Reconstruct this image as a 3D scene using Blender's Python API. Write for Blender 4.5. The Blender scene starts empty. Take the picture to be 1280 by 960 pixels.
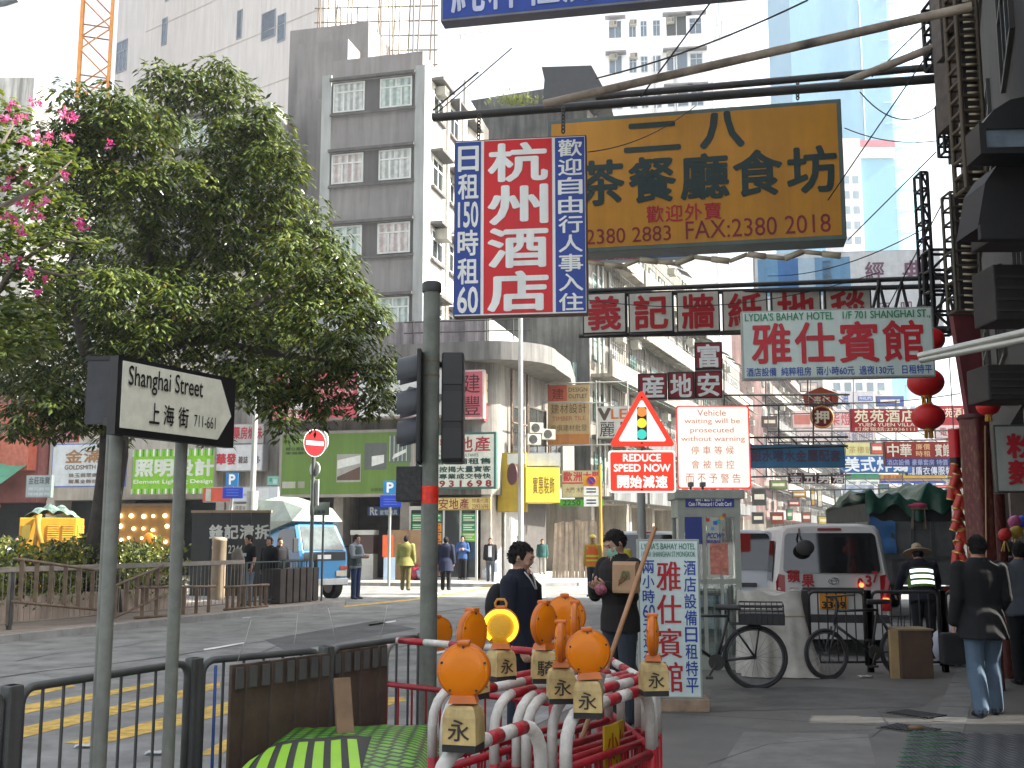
import bpy, bmesh, math, random
from mathutils import Vector as V, Matrix as MX, kdtree
from math import sin, cos, pi, atan, atan2, hypot, radians as R
random.seed(11)
RN = random.Random(5)
scn = bpy.context.scene
COL = scn.collection
# ------------------------------------------------------------ camera
H = 1.65
FPX = 1350.0
TH = atan(192 / FPX)
cam = bpy.data.cameras.new('camera')
camo = bpy.data.objects.new('camera', cam)
COL.objects.link(camo)
cam.sensor_width = 36
cam.lens = 36 * FPX / 1280
cam.clip_start = 0.1
cam.clip_end = 3000
camo.location = (0, 0, H)
camo.rotation_euler = (pi / 2 + TH, 0, 0)
scn.camera = camo
# ------------------------------------------------------------ sky, sun, exposure
SUN_AZ, SUN_EL = R(93), R(40)        # azimuth measured from +Y towards +X
world = bpy.data.worlds.new('World')
scn.world = world
world.use_nodes = True
nt = world.node_tree
bg = nt.nodes['Background']
sky = nt.nodes.new('ShaderNodeTexSky')
sky.sky_type = 'NISHITA'
sky.sun_disc = False
sky.sun_elevation = SUN_EL
sky.sun_rotation = SUN_AZ
sky.air_density = 1.0
sky.dust_density = 4.0
sky.ozone_density = 1.0
hs_ = nt.nodes.new('ShaderNodeHueSaturation')      # milky, hazy sky
hs_.inputs['Saturation'].default_value = .32
nt.links.new(sky.outputs[0], hs_.inputs['Color'])
nt.links.new(hs_.outputs[0], bg.inputs[0])
bg.inputs[1].default_value = 0.12
sl = bpy.data.lights.new('sun', 'SUN')
sl.energy = 5.0
sl.angle = R(0.53)
sl.color = (1.0, 0.95, 0.86)
so = bpy.data.objects.new('sun', sl)
COL.objects.link(so)
sd = V((sin(SUN_AZ) * cos(SUN_EL), cos(SUN_AZ) * cos(SUN_EL), sin(SUN_EL)))
so.rotation_euler = sd.to_track_quat('Z', 'Y').to_euler()
so.location = (20, 20, 60)
scn.view_settings.view_transform = 'Standard'
scn.view_settings.look = 'None'
scn.view_settings.exposure = 1.95
scn.view_settings.gamma = 1
scn.view_settings.use_curve_mapping = False
scn.cycles.max_bounces = 6
scn.cycles.diffuse_bounces = 3
scn.cycles.glossy_bounces = 3
scn.cycles.transparent_max_bounces = 10
scn.cycles.use_denoising = True
try:
    scn.cycles.denoiser = 'OPENIMAGEDENOISE'
except Exception:
    pass
scn.cycles.sample_clamp_indirect = 6

# ------------------------------------------------------------ where things stand
def ray(px, py):
    u = (px - 640) / FPX
    v = (480 - py) / FPX
    return V((u, cos(TH) - v * sin(TH), sin(TH) + v * cos(TH)))
def at(px, py, Y):
    r = ray(px, py)
    t = Y / r.y
    return V((r.x * t, Y, H + r.z * t))
def onz(px, py, z=0.0):
    r = ray(px, py)
    t = (z - H) / r.z
    return V((r.x * t, r.y * t, z))
D1 = V((0.393, 1, 0)).normalized()       # along the main street
ROT1 = -atan(0.393)

# ------------------------------------------------------------ materials
MATS = {}
def mat(name, c, rough=.6, var=.12, sc=3.0, metal=0, bump=0.0, streak=0.0, emit=0.0, spec=.5, trans=0.0, bsc=None, coat=0):
    if name in MATS:
        return MATS[name]
    m = bpy.data.materials.new(name)
    MATS[name] = m
    m.use_nodes = True
    n = m.node_tree
    b = n.nodes['Principled BSDF']
    L = n.links.new
    b.inputs['Roughness'].default_value = rough
    b.inputs['Metallic'].default_value = metal
    b.inputs['Specular IOR Level'].default_value = spec
    if coat:
        b.inputs['Coat Weight'].default_value = coat
    if trans:
        b.inputs['Transmission Weight'].default_value = trans
    if var or bump or streak:
        tc = n.nodes.new('ShaderNodeTexCoord')
        nz = n.nodes.new('ShaderNodeTexNoise')
        nz.inputs['Scale'].default_value = sc
        nz.inputs['Detail'].default_value = 6
        nz.inputs['Roughness'].default_value = .65
        L(tc.outputs['Object'], nz.inputs['Vector'])
        mr = n.nodes.new('ShaderNodeMapRange')
        mr.inputs[1].default_value = .3
        mr.inputs[2].default_value = .7
        mr.inputs[3].default_value = 1 - var
        mr.inputs[4].default_value = 1 + var
        L(nz.outputs[0], mr.inputs[0])
        fac = mr.outputs[0]
        if streak:
            mp = n.nodes.new('ShaderNodeMapping')
            mp.inputs['Scale'].default_value = (2.2, 2.2, .16)
            L(tc.outputs['Object'], mp.inputs[0])
            n2 = n.nodes.new('ShaderNodeTexNoise')
            n2.inputs['Scale'].default_value = 1.3
            n2.inputs['Detail'].default_value = 7
            n2.inputs['Roughness'].default_value = .7
            L(mp.outputs[0], n2.inputs['Vector'])
            m2 = n.nodes.new('ShaderNodeMapRange')
            m2.inputs[1].default_value = .38
            m2.inputs[2].default_value = .62
            m2.inputs[3].default_value = 1 - streak
            m2.inputs[4].default_value = 1.04
            L(n2.outputs[0], m2.inputs[0])
            mm = n.nodes.new('ShaderNodeMath')
            mm.operation = 'MULTIPLY'
            L(fac, mm.inputs[0])
            L(m2.outputs[0], mm.inputs[1])
            fac = mm.outputs[0]
        mx = n.nodes.new('ShaderNodeVectorMath')
        mx.operation = 'SCALE'
        mx.inputs[0].default_value = c[:3]
        L(fac, mx.inputs['Scale'])
        L(mx.outputs[0], b.inputs['Base Color'])
        if bump:
            n3 = n.nodes.new('ShaderNodeTexNoise')
            n3.inputs['Scale'].default_value = bsc or sc * 8
            n3.inputs['Detail'].default_value = 4
            L(tc.outputs['Object'], n3.inputs['Vector'])
            bp = n.nodes.new('ShaderNodeBump')
            bp.inputs['Strength'].default_value = bump
            bp.inputs['Distance'].default_value = .02
            L(n3.outputs[0], bp.inputs['Height'])
            L(bp.outputs[0], b.inputs['Normal'])
    else:
        b.inputs['Base Color'].default_value = (*c[:3], 1)
    if emit:
        b.inputs['Emission Color'].default_value = (*c[:3], 1)
        b.inputs['Emission Strength'].default_value = emit
    return m
def hx(s):
    s = s.lstrip('#')
    return tuple((int(s[i:i + 2], 16) / 255) ** 2.2 for i in (0, 2, 4))
def C(hexs, rough=.55, **k):
    k.setdefault('streak', .13)
    nm = 'paint_' + hexs.lstrip('#') + '_' + '_'.join('%s%s' % (a, k[a]) for a in sorted(k)) + '_%g' % rough
    return mat(nm, hx(hexs), rough, **k)
def wavemat(name, c1, c2, scale, axis='X', rough=.6, bump=.4, lo=.4, hi=.6):
    """slats, ribs, corrugation: bands along one local axis"""
    if name in MATS:
        return MATS[name]
    m = bpy.data.materials.new(name)
    MATS[name] = m
    m.use_nodes = True
    n = m.node_tree
    b = n.nodes['Principled BSDF']
    L = n.links.new
    tc = n.nodes.new('ShaderNodeTexCoord')
    w = n.nodes.new('ShaderNodeTexWave')
    w.bands_direction = axis
    w.inputs['Scale'].default_value = scale
    w.inputs['Distortion'].default_value = .4
    w.inputs['Detail'].default_value = 2
    L(tc.outputs['Object'], w.inputs[0])
    r = n.nodes.new('ShaderNodeValToRGB')
    r.color_ramp.elements[0].position = lo
    r.color_ramp.elements[1].position = hi
    r.color_ramp.elements[0].color = (*c1, 1)
    r.color_ramp.elements[1].color = (*c2, 1)
    L(w.outputs[1], r.inputs[0])
    nz = n.nodes.new('ShaderNodeTexNoise')
    nz.inputs['Scale'].default_value = 5
    nz.inputs['Detail'].default_value = 6
    L(tc.outputs['Object'], nz.inputs[0])
    mr = n.nodes.new('ShaderNodeMapRange')
    mr.inputs[1].default_value = .3
    mr.inputs[2].default_value = .7
    mr.inputs[3].default_value = .75
    mr.inputs[4].default_value = 1.2
    L(nz.outputs[0], mr.inputs[0])
    sc = n.nodes.new('ShaderNodeVectorMath')
    sc.operation = 'SCALE'
    L(r.outputs[0], sc.inputs[0])
    L(mr.outputs[0], sc.inputs['Scale'])
    L(sc.outputs[0], b.inputs['Base Color'])
    b.inputs['Roughness'].default_value = rough
    bp = n.nodes.new('ShaderNodeBump')
    bp.inputs['Strength'].default_value = bump
    bp.inputs['Distance'].default_value = .02
    L(w.outputs[1], bp.inputs['Height'])
    L(bp.outputs[0], b.inputs['Normal'])
    return m
def glassmat(name, tint=(.9, .95, .95), gl=.25):
    if name in MATS:
        return MATS[name]
    m = bpy.data.materials.new(name)
    MATS[name] = m
    m.use_nodes = True
    n = m.node_tree
    n.nodes.clear()
    o = n.nodes.new('ShaderNodeOutputMaterial')
    t = n.nodes.new('ShaderNodeBsdfTransparent')
    t.inputs[0].default_value = (*tint, 1)
    g = n.nodes.new('ShaderNodeBsdfGlossy')
    g.inputs['Roughness'].default_value = .03
    fr = n.nodes.new('ShaderNodeFresnel')
    fr.inputs[0].default_value = 1.5
    ad = n.nodes.new('ShaderNodeMath')
    ad.operation = 'ADD'
    ad.inputs[1].default_value = gl * .3
    n.links.new(fr.outputs[0], ad.inputs[0])
    mx = n.nodes.new('ShaderNodeMixShader')
    n.links.new(ad.outputs[0], mx.inputs[0])
    n.links.new(t.outputs[0], mx.inputs[1])
    n.links.new(g.outputs[0], mx.inputs[2])
    n.links.new(mx.outputs[0], o.inputs[0])
    return m
def leafmat(name, c, rough=.42, tr=.25):
    m = mat(name, c, rough, var=.25, sc=1.5)
    n = m.node_tree
    b = n.nodes['Principled BSDF']
    o = n.nodes['Material Output']
    t = n.nodes.new('ShaderNodeBsdfTranslucent')
    t.inputs[0].default_value = (c[0] * 1.5, c[1] * 1.5, c[2] * .6, 1)
    mx = n.nodes.new('ShaderNodeMixShader')
    mx.inputs[0].default_value = tr
    n.links.new(b.outputs[0], mx.inputs[1])
    n.links.new(t.outputs[0], mx.inputs[2])
    n.links.new(mx.outputs[0], o.inputs[0])
    return m

# ------------------------------------------------------------ mesh building
class MB:
    def __init__(s, c=0):
        s.v = []; s.f = []; s.mi = []; s.sm = []; s.c = c
    def add(s, vs, fs, smooth=False, T=None):
        o = len(s.v)
        if T is not None:
            s.v += [tuple(T @ V(p)) for p in vs]
        else:
            s.v += [tuple(p) for p in vs]
        for f in fs:
            s.f.append([i + o for i in f]); s.mi.append(s.c); s.sm.append(smooth)
        return s
    def box(s, x0, y0, z0, x1, y1, z1, T=None, b=0.0):
        if b <= 0:
            vs = [(x0, y0, z0), (x1, y0, z0), (x1, y1, z0), (x0, y1, z0), (x0, y0, z1), (x1, y0, z1), (x1, y1, z1), (x0, y1, z1)]
            fs = [(0, 3, 2, 1), (4, 5, 6, 7), (0, 1, 5, 4), (1, 2, 6, 5), (2, 3, 7, 6), (3, 0, 4, 7)]
            return s.add(vs, fs, False, T)
        bm = bmesh.new()
        bmesh.ops.create_cube(bm, size=1)
        for v in bm.verts:
            v.co = V(((x0 + x1) / 2 + v.co.x * (x1 - x0), (y0 + y1) / 2 + v.co.y * (y1 - y0), (z0 + z1) / 2 + v.co.z * (z1 - z0)))
        bmesh.ops.bevel(bm, geom=bm.edges[:], offset=b, segments=2, affect='EDGES', profile=.6)
        bm.verts.index_update()
        s.add([v.co[:] for v in bm.verts], [[v.index for v in f.verts] for f in bm.faces], False, T)
        bm.free()
        return s
    def cyl(s, p0, p1, r0, r1=None, n=12, caps=True, T=None):
        r1 = r0 if r1 is None else r1
        p0, p1 = V(p0), V(p1)
        d = (p1 - p0)
        if d.length < 1e-6:
            return s
        d.normalize()
        a = d.orthogonal().normalized(); b = d.cross(a)
        A = [p0 + (a * cos(2 * pi * i / n) + b * sin(2 * pi * i / n)) * r0 for i in range(n)]
        B = [p1 + (a * cos(2 * pi * i / n) + b * sin(2 * pi * i / n)) * r1 for i in range(n)]
        s.add(A + B, [(i, (i + 1) % n, n + (i + 1) % n, n + i) for i in range(n)], True, T)
        if caps:
            s.add(A, [list(range(n))[::-1]], False, T)
            s.add(B, [list(range(n))], False, T)
        return s
    def tube(s, pts, r, n=8, T=None, closed=False, caps=True):
        pts = [V(p) for p in pts]
        k = len(pts)
        rr = r if isinstance(r, (list, tuple)) else [r] * k
        up = None
        vs = []
        for i, p in enumerate(pts):
            if closed:
                d = pts[(i + 1) % k] - pts[i - 1]
            else:
                d = pts[min(i + 1, k - 1)] - pts[max(i - 1, 0)]
            if d.length < 1e-9:
                d = V((0, 0, 1))
            d.normalize()
            if up is None:
                a = d.orthogonal().normalized()
            else:
                a = up - d * up.dot(d)
                a = a.normalized() if a.length > 1e-6 else d.orthogonal().normalized()
            up = a
            b = d.cross(a)
            vs += [p + (a * cos(2 * pi * j / n) + b * sin(2 * pi * j / n)) * rr[i] for j in range(n)]
        fs = []
        for i in range(k if closed else k - 1):
            i2 = (i + 1) % k
            for j in range(n):
                fs.append((i * n + j, i * n + (j + 1) % n, i2 * n + (j + 1) % n, i2 * n + j))
        if caps and not closed:
            fs.append(list(range(n))[::-1])
            fs.append([(k - 1) * n + j for j in range(n)])
        return s.add(vs, fs, True, T)
    def loft(s, rings, cap=True, smooth=True, T=None):
        n = len(rings[0])
        vs = [p for r in rings for p in r]
        fs = []
        for i in range(len(rings) - 1):
            for j in range(n):
                fs.append((i * n + j, i * n + (j + 1) % n, (i + 1) * n + (j + 1) % n, (i + 1) * n + j))
        s.add(vs, fs, smooth, T)
        if cap:
            s.add(rings[0], [list(range(n))[::-1]], False, T)
            s.add(rings[-1], [list(range(n))], False, T)
        return s
    def lathe(s, prof, n=20, T=None, smooth=True):
        rings = [[(r * cos(2 * pi * j / n), r * sin(2 * pi * j / n), z) for j in range(n)] for r, z in prof]
        return s.loft(rings, True, smooth, T)
    def sph(s, c, r, nu=14, nv=9, T=None, f=None):
        rx, ry, rz = r if isinstance(r, (tuple, list)) else (r, r, r)
        vs = []; fs = []
        for i in range(nv + 1):
            t = pi * i / nv
            for j in range(nu):
                p = 2 * pi * j / nu
                d = V((sin(t) * cos(p), sin(t) * sin(p), cos(t)))
                if f: d = f(d)
                vs.append((c[0] + rx * d[0], c[1] + ry * d[1], c[2] + rz * d[2]))
        for i in range(nv):
            for j in range(nu):
                a, b2 = i * nu + j, i * nu + (j + 1) % nu
                if i == 0: fs.append((a, a + nu, b2 + nu))
                elif i == nv - 1: fs.append((a, a + nu, b2))
                else: fs.append((a, a + nu, b2 + nu, b2))
        return s.add(vs, fs, True, T)
    def prism(s, poly, y0, y1, T=None):
        """outline in x,z pulled from y0 (front) to y1"""
        n = len(poly)
        A = [(x, y0, z) for x, z in poly]; B = [(x, y1, z) for x, z in poly]
        s.add(A, [list(range(n))], False, T); s.add(B, [list(range(n))[::-1]], False, T)
        return s.add(A + B, [(j, n + j, n + (j + 1) % n, (j + 1) % n) for j in range(n)], False, T)
    def slab(s, poly, z0, z1, T=None):
        n = len(poly)
        A = [(x, y, z0) for x, y in poly]; B = [(x, y, z1) for x, y in poly]
        s.add(A, [list(range(n))[::-1]], False, T); s.add(B, [list(range(n))], False, T)
        return s.add(A + B, [(j, (j + 1) % n, n + (j + 1) % n, n + j) for j in range(n)], False, T)
    def grid(s, fn, nu, nv, T=None, smooth=True):
        vs = [fn(i / nu, j / nv) for j in range(nv + 1) for i in range(nu + 1)]
        fs = [(j * (nu + 1) + i, j * (nu + 1) + i + 1, (j + 1) * (nu + 1) + i + 1, (j + 1) * (nu + 1) + i) for j in range(nv) for i in range(nu)]
        return s.add(vs, fs, smooth, T)
    def mesh(s, name, mats):
        me = bpy.data.meshes.new(name)
        me.from_pydata(s.v, [], s.f)
        for m in (mats if isinstance(mats, (list, tuple)) else [mats]):
            me.materials.append(m)
        if s.f:
            me.polygons.foreach_set('material_index', s.mi)
            me.polygons.foreach_set('use_smooth', s.sm)
        me.update()
        return me
    def each(s, name, m, parent):
        """every box collected here becomes a part of its own"""
        for i in range(0, len(s.v), 8):
            b = MB(); b.v = s.v[i:i + 8]; b.f = [[q - i for q in f] for f in s.f[i // 8 * 6:i // 8 * 6 + 6]]; b.mi = [0] * 6; b.sm = [False] * 6
            b.build(name, m, parent)
    def build(s, name, mats, parent=None, loc=None, rot=None):
        o = bpy.data.objects.new(name, s.mesh(name, mats))
        COL.objects.link(o)
        if parent is not None: o.parent = parent
        if loc is not None: o.location = loc
        if rot is not None: o.rotation_euler = rot
        return o
def tag(o, label=None, cat=None, group=None, kind=None):
    if label: o['label'] = label
    if cat: o['category'] = cat
    if group: o['group'] = group
    if kind: o['kind'] = kind
    return o
def thing(name, label, cat, loc=(0, 0, 0), rz=0.0, group=None, rot=None):
    o = bpy.data.objects.new(name, None)
    o.empty_display_size = .2
    COL.objects.link(o)
    o.location = loc
    o.rotation_euler = rot if rot is not None else (0, 0, rz)
    return tag(o, label, cat, group)
def copy_tree(o, parent=None):
    c = o.copy(); COL.objects.link(c)
    if parent is not None: c.parent = parent
    for ch in list(o.children): copy_tree(ch, c)
    return c
def rrect(x0, z0, x1, z1, r, n=4):
    out = []
    for cx, cz, a in ((x1 - r, z1 - r, 0), (x0 + r, z1 - r, 90), (x0 + r, z0 + r, 180), (x1 - r, z0 + r, 270)):
        for i in range(n + 1):
            t = R(a + 90 * i / n)
            out.append((cx + r * cos(t), cz + r * sin(t)))
    return out[::-1]

# ------------------------------------------------------------ lettering
TXT = {}
def text_geo(s, bold=0.0, res=3):
    k = (s, bold, res)
    if k not in TXT:
        cu = bpy.data.curves.new('lettering', 'FONT')
        cu.body = s; cu.size = 1; cu.resolution_u = res; cu.offset = bold
        ob = bpy.data.objects.new('lettering', cu)
        me = ob.to_mesh()
        vs = [(v.co.x, v.co.y) for v in me.vertices]
        fs = [list(p.vertices) for p in me.polygons]
        ob.to_mesh_clear()
        bpy.data.objects.remove(ob); bpy.data.curves.remove(cu)
        TXT[k] = (vs, fs)
    return TXT[k]
def put_text(mb, s, x0, z0, x1, z1, y=-.01, bold=0.0, keep=False, slant=0.0, T=None, res=3):
    """bold > 0 thickens all strokes, bold < 0 only the upright ones (as in a printed serif face)"""
    vs, fs = text_geo(s, 0.0, res)
    if not vs: return
    ax = min(v[0] for v in vs); bx = max(v[0] for v in vs); az = min(v[1] for v in vs); bz = max(v[1] for v in vs)
    w = max(bx - ax, 1e-3); h = max(bz - az, 1e-3)
    sx, sz = (x1 - x0) / w, (z1 - z0) / h
    if keep:
        k = min(sx, sz); x0 += ((x1 - x0) - w * k) / 2; z0 += ((z1 - z0) - h * k) / 2; sx = sz = k
    a = abs(bold)
    offs = [(0, 0)] if a < .004 else [(a, 0), (-a, 0)] if bold < 0 else [(a, 0), (-a, 0), (0, a), (0, -a)] if a < .02 else [(a * cos(q * pi / 4), a * sin(q * pi / 4)) for q in range(8)]
    if bold < 0: offs = [(-a, 0), (-a / 2, 0), (0, 0), (a / 2, 0), (a, 0)]
    for k, (ox, oz) in enumerate(offs):
        mb.add([(x0 + (vx - ax + ox) * sx + slant * (vz - az) * sz, y - k * .0005, z0 + (vz - az + oz) * sz) for vx, vz in vs], fs, False, T)
def vtext(mb, s, x0, z0, x1, z1, y=-.01, bold=0.0, gap=.12, T=None):
    items = s if isinstance(s, (list, tuple)) else list(s)
    n = len(items); ch = (z1 - z0) / n
    for i, c in enumerate(items):
        put_text(mb, c, x0, z1 - (i + 1) * ch + ch * gap / 2, x1, z1 - i * ch - ch * gap / 2, y, bold, T=T)
def htext(mb, s, x0, z0, x1, z1, y=-.01, bold=0.0, gap=.12, T=None):
    n = len(s); cw = (x1 - x0) / n
    for i, c in enumerate(s):
        if c != ' ':
            put_text(mb, c, x0 + i * cw + cw * gap / 2, z0, x0 + (i + 1) * cw - cw * gap / 2, z1, y, bold, T=T)
def letter(root, W, Hh, texts, y=-.012):
    """texts: (string, x0, y0, x1, y1, material, bold, mode) in fractions, y from the top"""
    by = {}
    for t in texts:
        s, x0, y0, x1, y1, m = t[:6]
        bold = t[6] if len(t) > 6 else .012
        mode = t[7] if len(t) > 7 else 'f'
        mb = by.setdefault(m.name, (MB(), m))[0]
        a = (x0 * W, (1 - y1) * Hh, x1 * W, (1 - y0) * Hh)
        if mode == 'v': vtext(mb, s, *a, y=y, bold=bold)
        elif mode == 'h': htext(mb, s, *a, y=y, bold=bold)
        else: put_text(mb, s, *a, y=y, bold=bold)
    for k in by:
        by[k][0].build('lettering', by[k][1], root)
def frame_of(px0, py0, px1, py1, Y, m):
    P = at(px0, py0, Y)
    zb = at(px0, py1, Y).z
    r = ray(px1, (py0 + py1) / 2)
    k = r.x / r.y
    X1 = k * (Y - m * P.x) / (1 - k * m)
    W = hypot(X1 - P.x, m * (X1 - P.x))
    return V((P.x, Y, zb)), W, P.z - zb, atan2(m, 1)
def sign(name, label, cat, px0, py0, px1, py1, Y, m=-.2, face=None, casing=None, d=.2, fw=.03, texts=(), blocks=(), group=None, r=0):
    loc, W, Hh, rz = frame_of(px0, py0, px1, py1, Y, m)
    t = thing(name, label, cat, loc, rz, group)
    MB().box(0, 0, 0, W, d, Hh, b=min(.012, d * .2)).build('casing', casing or C('#4a4a46', .5), t)
    MB().box(fw, -.004, fw, W - fw, .006, Hh - fw).build('panel', face or C('#e8e8e0', .4), t)
    for (x0, y0, x1, y1, bm_) in blocks:
        MB().box(x0 * W, -.008, (1 - y1) * Hh, x1 * W, -.002, (1 - y0) * Hh).build('colour_block', bm_, t)
    letter(t, W, Hh, texts)
    t['w'] = W; t['h'] = Hh
    return t
# ============================================================ ground, roads, pavements
ZR = -.12
asphalt = mat('asphalt', (.19, .19, .18), .85, var=.4, sc=1.6, bump=.5, bsc=60)
def slabmat(name, c, bw, bh):
    m = mat(name, c, .8, var=.2, sc=1.1, bump=.25, bsc=50)
    n = m.node_tree
    b = n.nodes['Principled BSDF']
    src = b.inputs['Base Color'].links[0].from_socket
    tc = [q for q in n.nodes if q.type == 'TEX_COORD'][0]
    br = n.nodes.new('ShaderNodeTexBrick')
    br.inputs['Scale'].default_value = 1
    br.inputs['Brick Width'].default_value = bw
    br.inputs['Row Height'].default_value = bh
    br.inputs['Mortar Size'].default_value = .012
    br.inputs['Color1'].default_value = (1, 1, 1, 1)
    br.inputs['Color2'].default_value = (.88, .88, .88, 1)
    br.inputs['Mortar'].default_value = (.45, .45, .45, 1)
    mp = n.nodes.new('ShaderNodeMapping')
    mp.inputs['Rotation'].default_value = (0, 0, -ROT1)
    n.links.new(tc.outputs['Object'], mp.inputs[0])
    n.links.new(mp.outputs[0], br.inputs[0])
    mx = n.nodes.new('ShaderNodeMix')
    mx.data_type = 'RGBA'; mx.blend_type = 'MULTIPLY'
    mx.inputs[0].default_value = 1
    n.links.new(src, mx.inputs[6])
    n.links.new(br.outputs[0], mx.inputs[7])
    n.links.new(mx.outputs[2], b.inputs['Base Color'])
    return m
pave_m = slabmat('pavement_concrete', (.135, .13, .118), 7.0, 5.2)
island_m = slabmat('island_paving', (.30, .25, .21), .6, .3)
kerb_m = mat('kerb_stone', (.26, .26, .25), .8, var=.25, sc=3, bump=.3)
yellow_m = mat('road_yellow', (.50, .33, .07), .85, var=.5, sc=7)
white_m = mat('road_white', (.62, .62, .60), .8, var=.25, sc=5)

g = MB(); g.add([(-900, -300, ZR), (900, -300, ZR), (900, 1500, ZR), (-900, 1500, ZR)], [(0, 1, 2, 3)])
tag(g.build('road', asphalt), kind='structure')

FA = onz(15, 862, 1.0); FB = onz(530, 795, 1.0)
fdir = (FB - FA); fdir.z = 0; fdir.normalize()
fn = V((-fdir.y, fdir.x, 0))
def poly_pave(name, pts, zt, m):
    """a pavement with a kerb stone edge along its outline"""
    mb = MB(); mb.slab([(p[0], p[1]) for p in pts], ZR - .05, zt)
    return tag(mb.build(name, m), kind='structure')
def kerb(pts, name='kerb', w=.15, up=.004, zt=0.0):
    mb = MB()
    for a, b in zip(pts[:-1], pts[1:]):
        a = V((a[0], a[1], 0)); b = V((b[0], b[1], 0))
        L = (b - a).length; d = (b - a) / L; nrm = V((-d.y, d.x, 0))
        k = max(1, int(L / .95))
        for i in range(k):
            p = a + d * (L * i / k + .004); q = a + d * (L * (i + 1) / k - .004)
            mb.slab([(p - nrm * 0).to_2d(), (q - nrm * 0).to_2d(), (q - nrm * w).to_2d(), (p - nrm * w).to_2d()], ZR - .04, zt + up)
    return tag(mb.build(name, kerb_m), kind='structure')
k0 = FA - fdir * 7 + fn * .32; k1 = FB + fdir * .3 + fn * .32
near = [(k0.x, k0.y), (k1.x, k1.y), (.15, 10.2), (1.7, 14.2), (2.6, 15.0), (5.9, 14.6), (20.5, 51.5), (24, 51.5), (8, 5), (4, -8), (k0.x + 3, -8)]
poly_pave('pavement', near, 0, pave_m)
kerb(near[:7])
# strip of kerb stones inset in the near pavement, leading to the arcade
s0 = onz(1166, 902, 0); s1 = onz(1196, 836, 0)
mb = MB()
dd = (s1 - s0)
for i in range(9):
    p = s0 + dd * (i - 3) / 4.5; q = s0 + dd * (i - 2.02) / 4.5
    mb.slab([(p.x, p.y), (q.x, q.y), (q.x + .28, q.y - .05), (p.x + .28, p.y - .05)], -.02, .004)
tag(mb.build('kerb', mat('flush_kerb', (.15, .148, .135), .8, var=.3, sc=4)), kind='structure')
# island across the road
K0 = onz(0, 803, ZR); K1 = onz(425, 757, ZR)
kd = (K1 - K0).normalized(); kn = V((-kd.y, kd.x, 0))
Ks = K0 - kd * 22
nose = [K1 + kd * .5 + kn * .35, K1 + kd * .75 + kn * 1.0, K1 + kd * .6 + kn * 1.9, K1 + kn * 2.6]
isl = [Ks, K1] + nose + [K1 - kd * 6 + kn * 5.2, Ks + kn * 5.2]
poly_pave('pavement', [(p.x, p.y) for p in isl[::1]][::-1], 0, island_m)
kerb([(p.x, p.y) for p in isl])
# far pavement under the grey building and up the street
GC = at(527, 480, 45); GC.z = 0
gdir = V((1, -.25, 0)).normalized(); gback = V((.25, 1, 0)).normalized()
def G2(x, y, z=0):
    return GC + gdir * x + gback * y + V((0, 0, z))
fp = [G2(-60, -4.2), G2(4.5, -4.4), G2(7.0, -2.6), G2(8.2, .5)]
far_end = V((0, 44, 0)) + V((.393, 1, 0)) * 160
far = [(p.x, p.y) for p in fp] + [(far_end.x + 3.5, far_end.y), (far_end.x - 40, far_end.y), (fp[0].x, fp[0].y + 60)]
farpav = slabmat('far_paving', (.42, .39, .34), 1.2, .9)
poly_pave('pavement', far, 0, farpav)
kerb(far[:5])
# road markings
def mark(name, pts, m, z=ZR + .004):
    mb = MB(); mb.add([(p.x, p.y, z) for p in pts], [list(range(len(pts)))])
    return tag(mb.build(name, m), kind='structure')
def gq(*px): return [onz(a, b, ZR) for a, b in px]
mark('road_marking', gq((-60, 897), (-60, 912), (190, 858), (197, 853)), yellow_m)
mark('road_marking', gq((-60, 930), (-60, 945), (275, 860), (275, 852)), yellow_m)
mark('road_marking', gq((80, 929), (120, 932), (275, 895), (400, 862), (400, 851), (275, 880)), yellow_m)
mark('road_marking', gq((-60, 885), (-60, 892), (95, 858), (88, 855)), yellow_m)
mark('road_marking', gq((245, 945), (270, 944), (380, 905), (420, 892), (420, 880), (300, 915)), yellow_m)
mark('road_marking', gq((478, 873), (505, 871), (508, 876), (470, 886)), yellow_m)
mark('road_marking', gq((460, 781), (495, 775.5), (495, 777), (462, 783)), white_m)
mark('road_marking', gq((254, 811.5), (305, 803), (305, 804.4), (256, 813.5)), white_m)
mark('road_marking', gq((543, 816), (561, 812), (561, 814), (543, 818.5)), white_m)
mark('road_marking', gq((663, 748), (682, 745.5), (682, 747.2), (663, 750)), white_m)
mark('road_marking', gq((545, 741.5), (610, 731), (614, 732), (548, 743.5)), white_m)
mark('road_marking', gq((430, 759), (540, 748), (650, 728), (650, 726.5), (540, 746.5), (430, 757)), yellow_m)

# drains let into the near pavement
def drain(px0, py0, px1, py1, label):
    a = onz(px0, py0, 0); b = onz(px1, py1, 0)
    d = b - a; L = d.length
    t = thing('drain_grating', label, 'drain', (a.x, a.y, 0), atan2(d.y, d.x), 'iron drain gratings in the near pavement')
    MB().box(0, -.02, -.01, L, .34, .006).build('frame', C('#3b3a36', .6), t)
    mb = MB()
    for i in range(int(L / .035)):
        mb.box(.03 + i * .035, .01, .004, .05 + i * .035, .31, .014)
    mb.build('bars', C('#23221f', .5, metal=.4), t)
drain(1104, 891, 1158, 899, 'iron drain grating in the pavement, the one nearer the parked bicycles')
drain(1096, 910, 1155, 918, 'iron drain grating in the pavement, the one nearer the striped mat')

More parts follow.
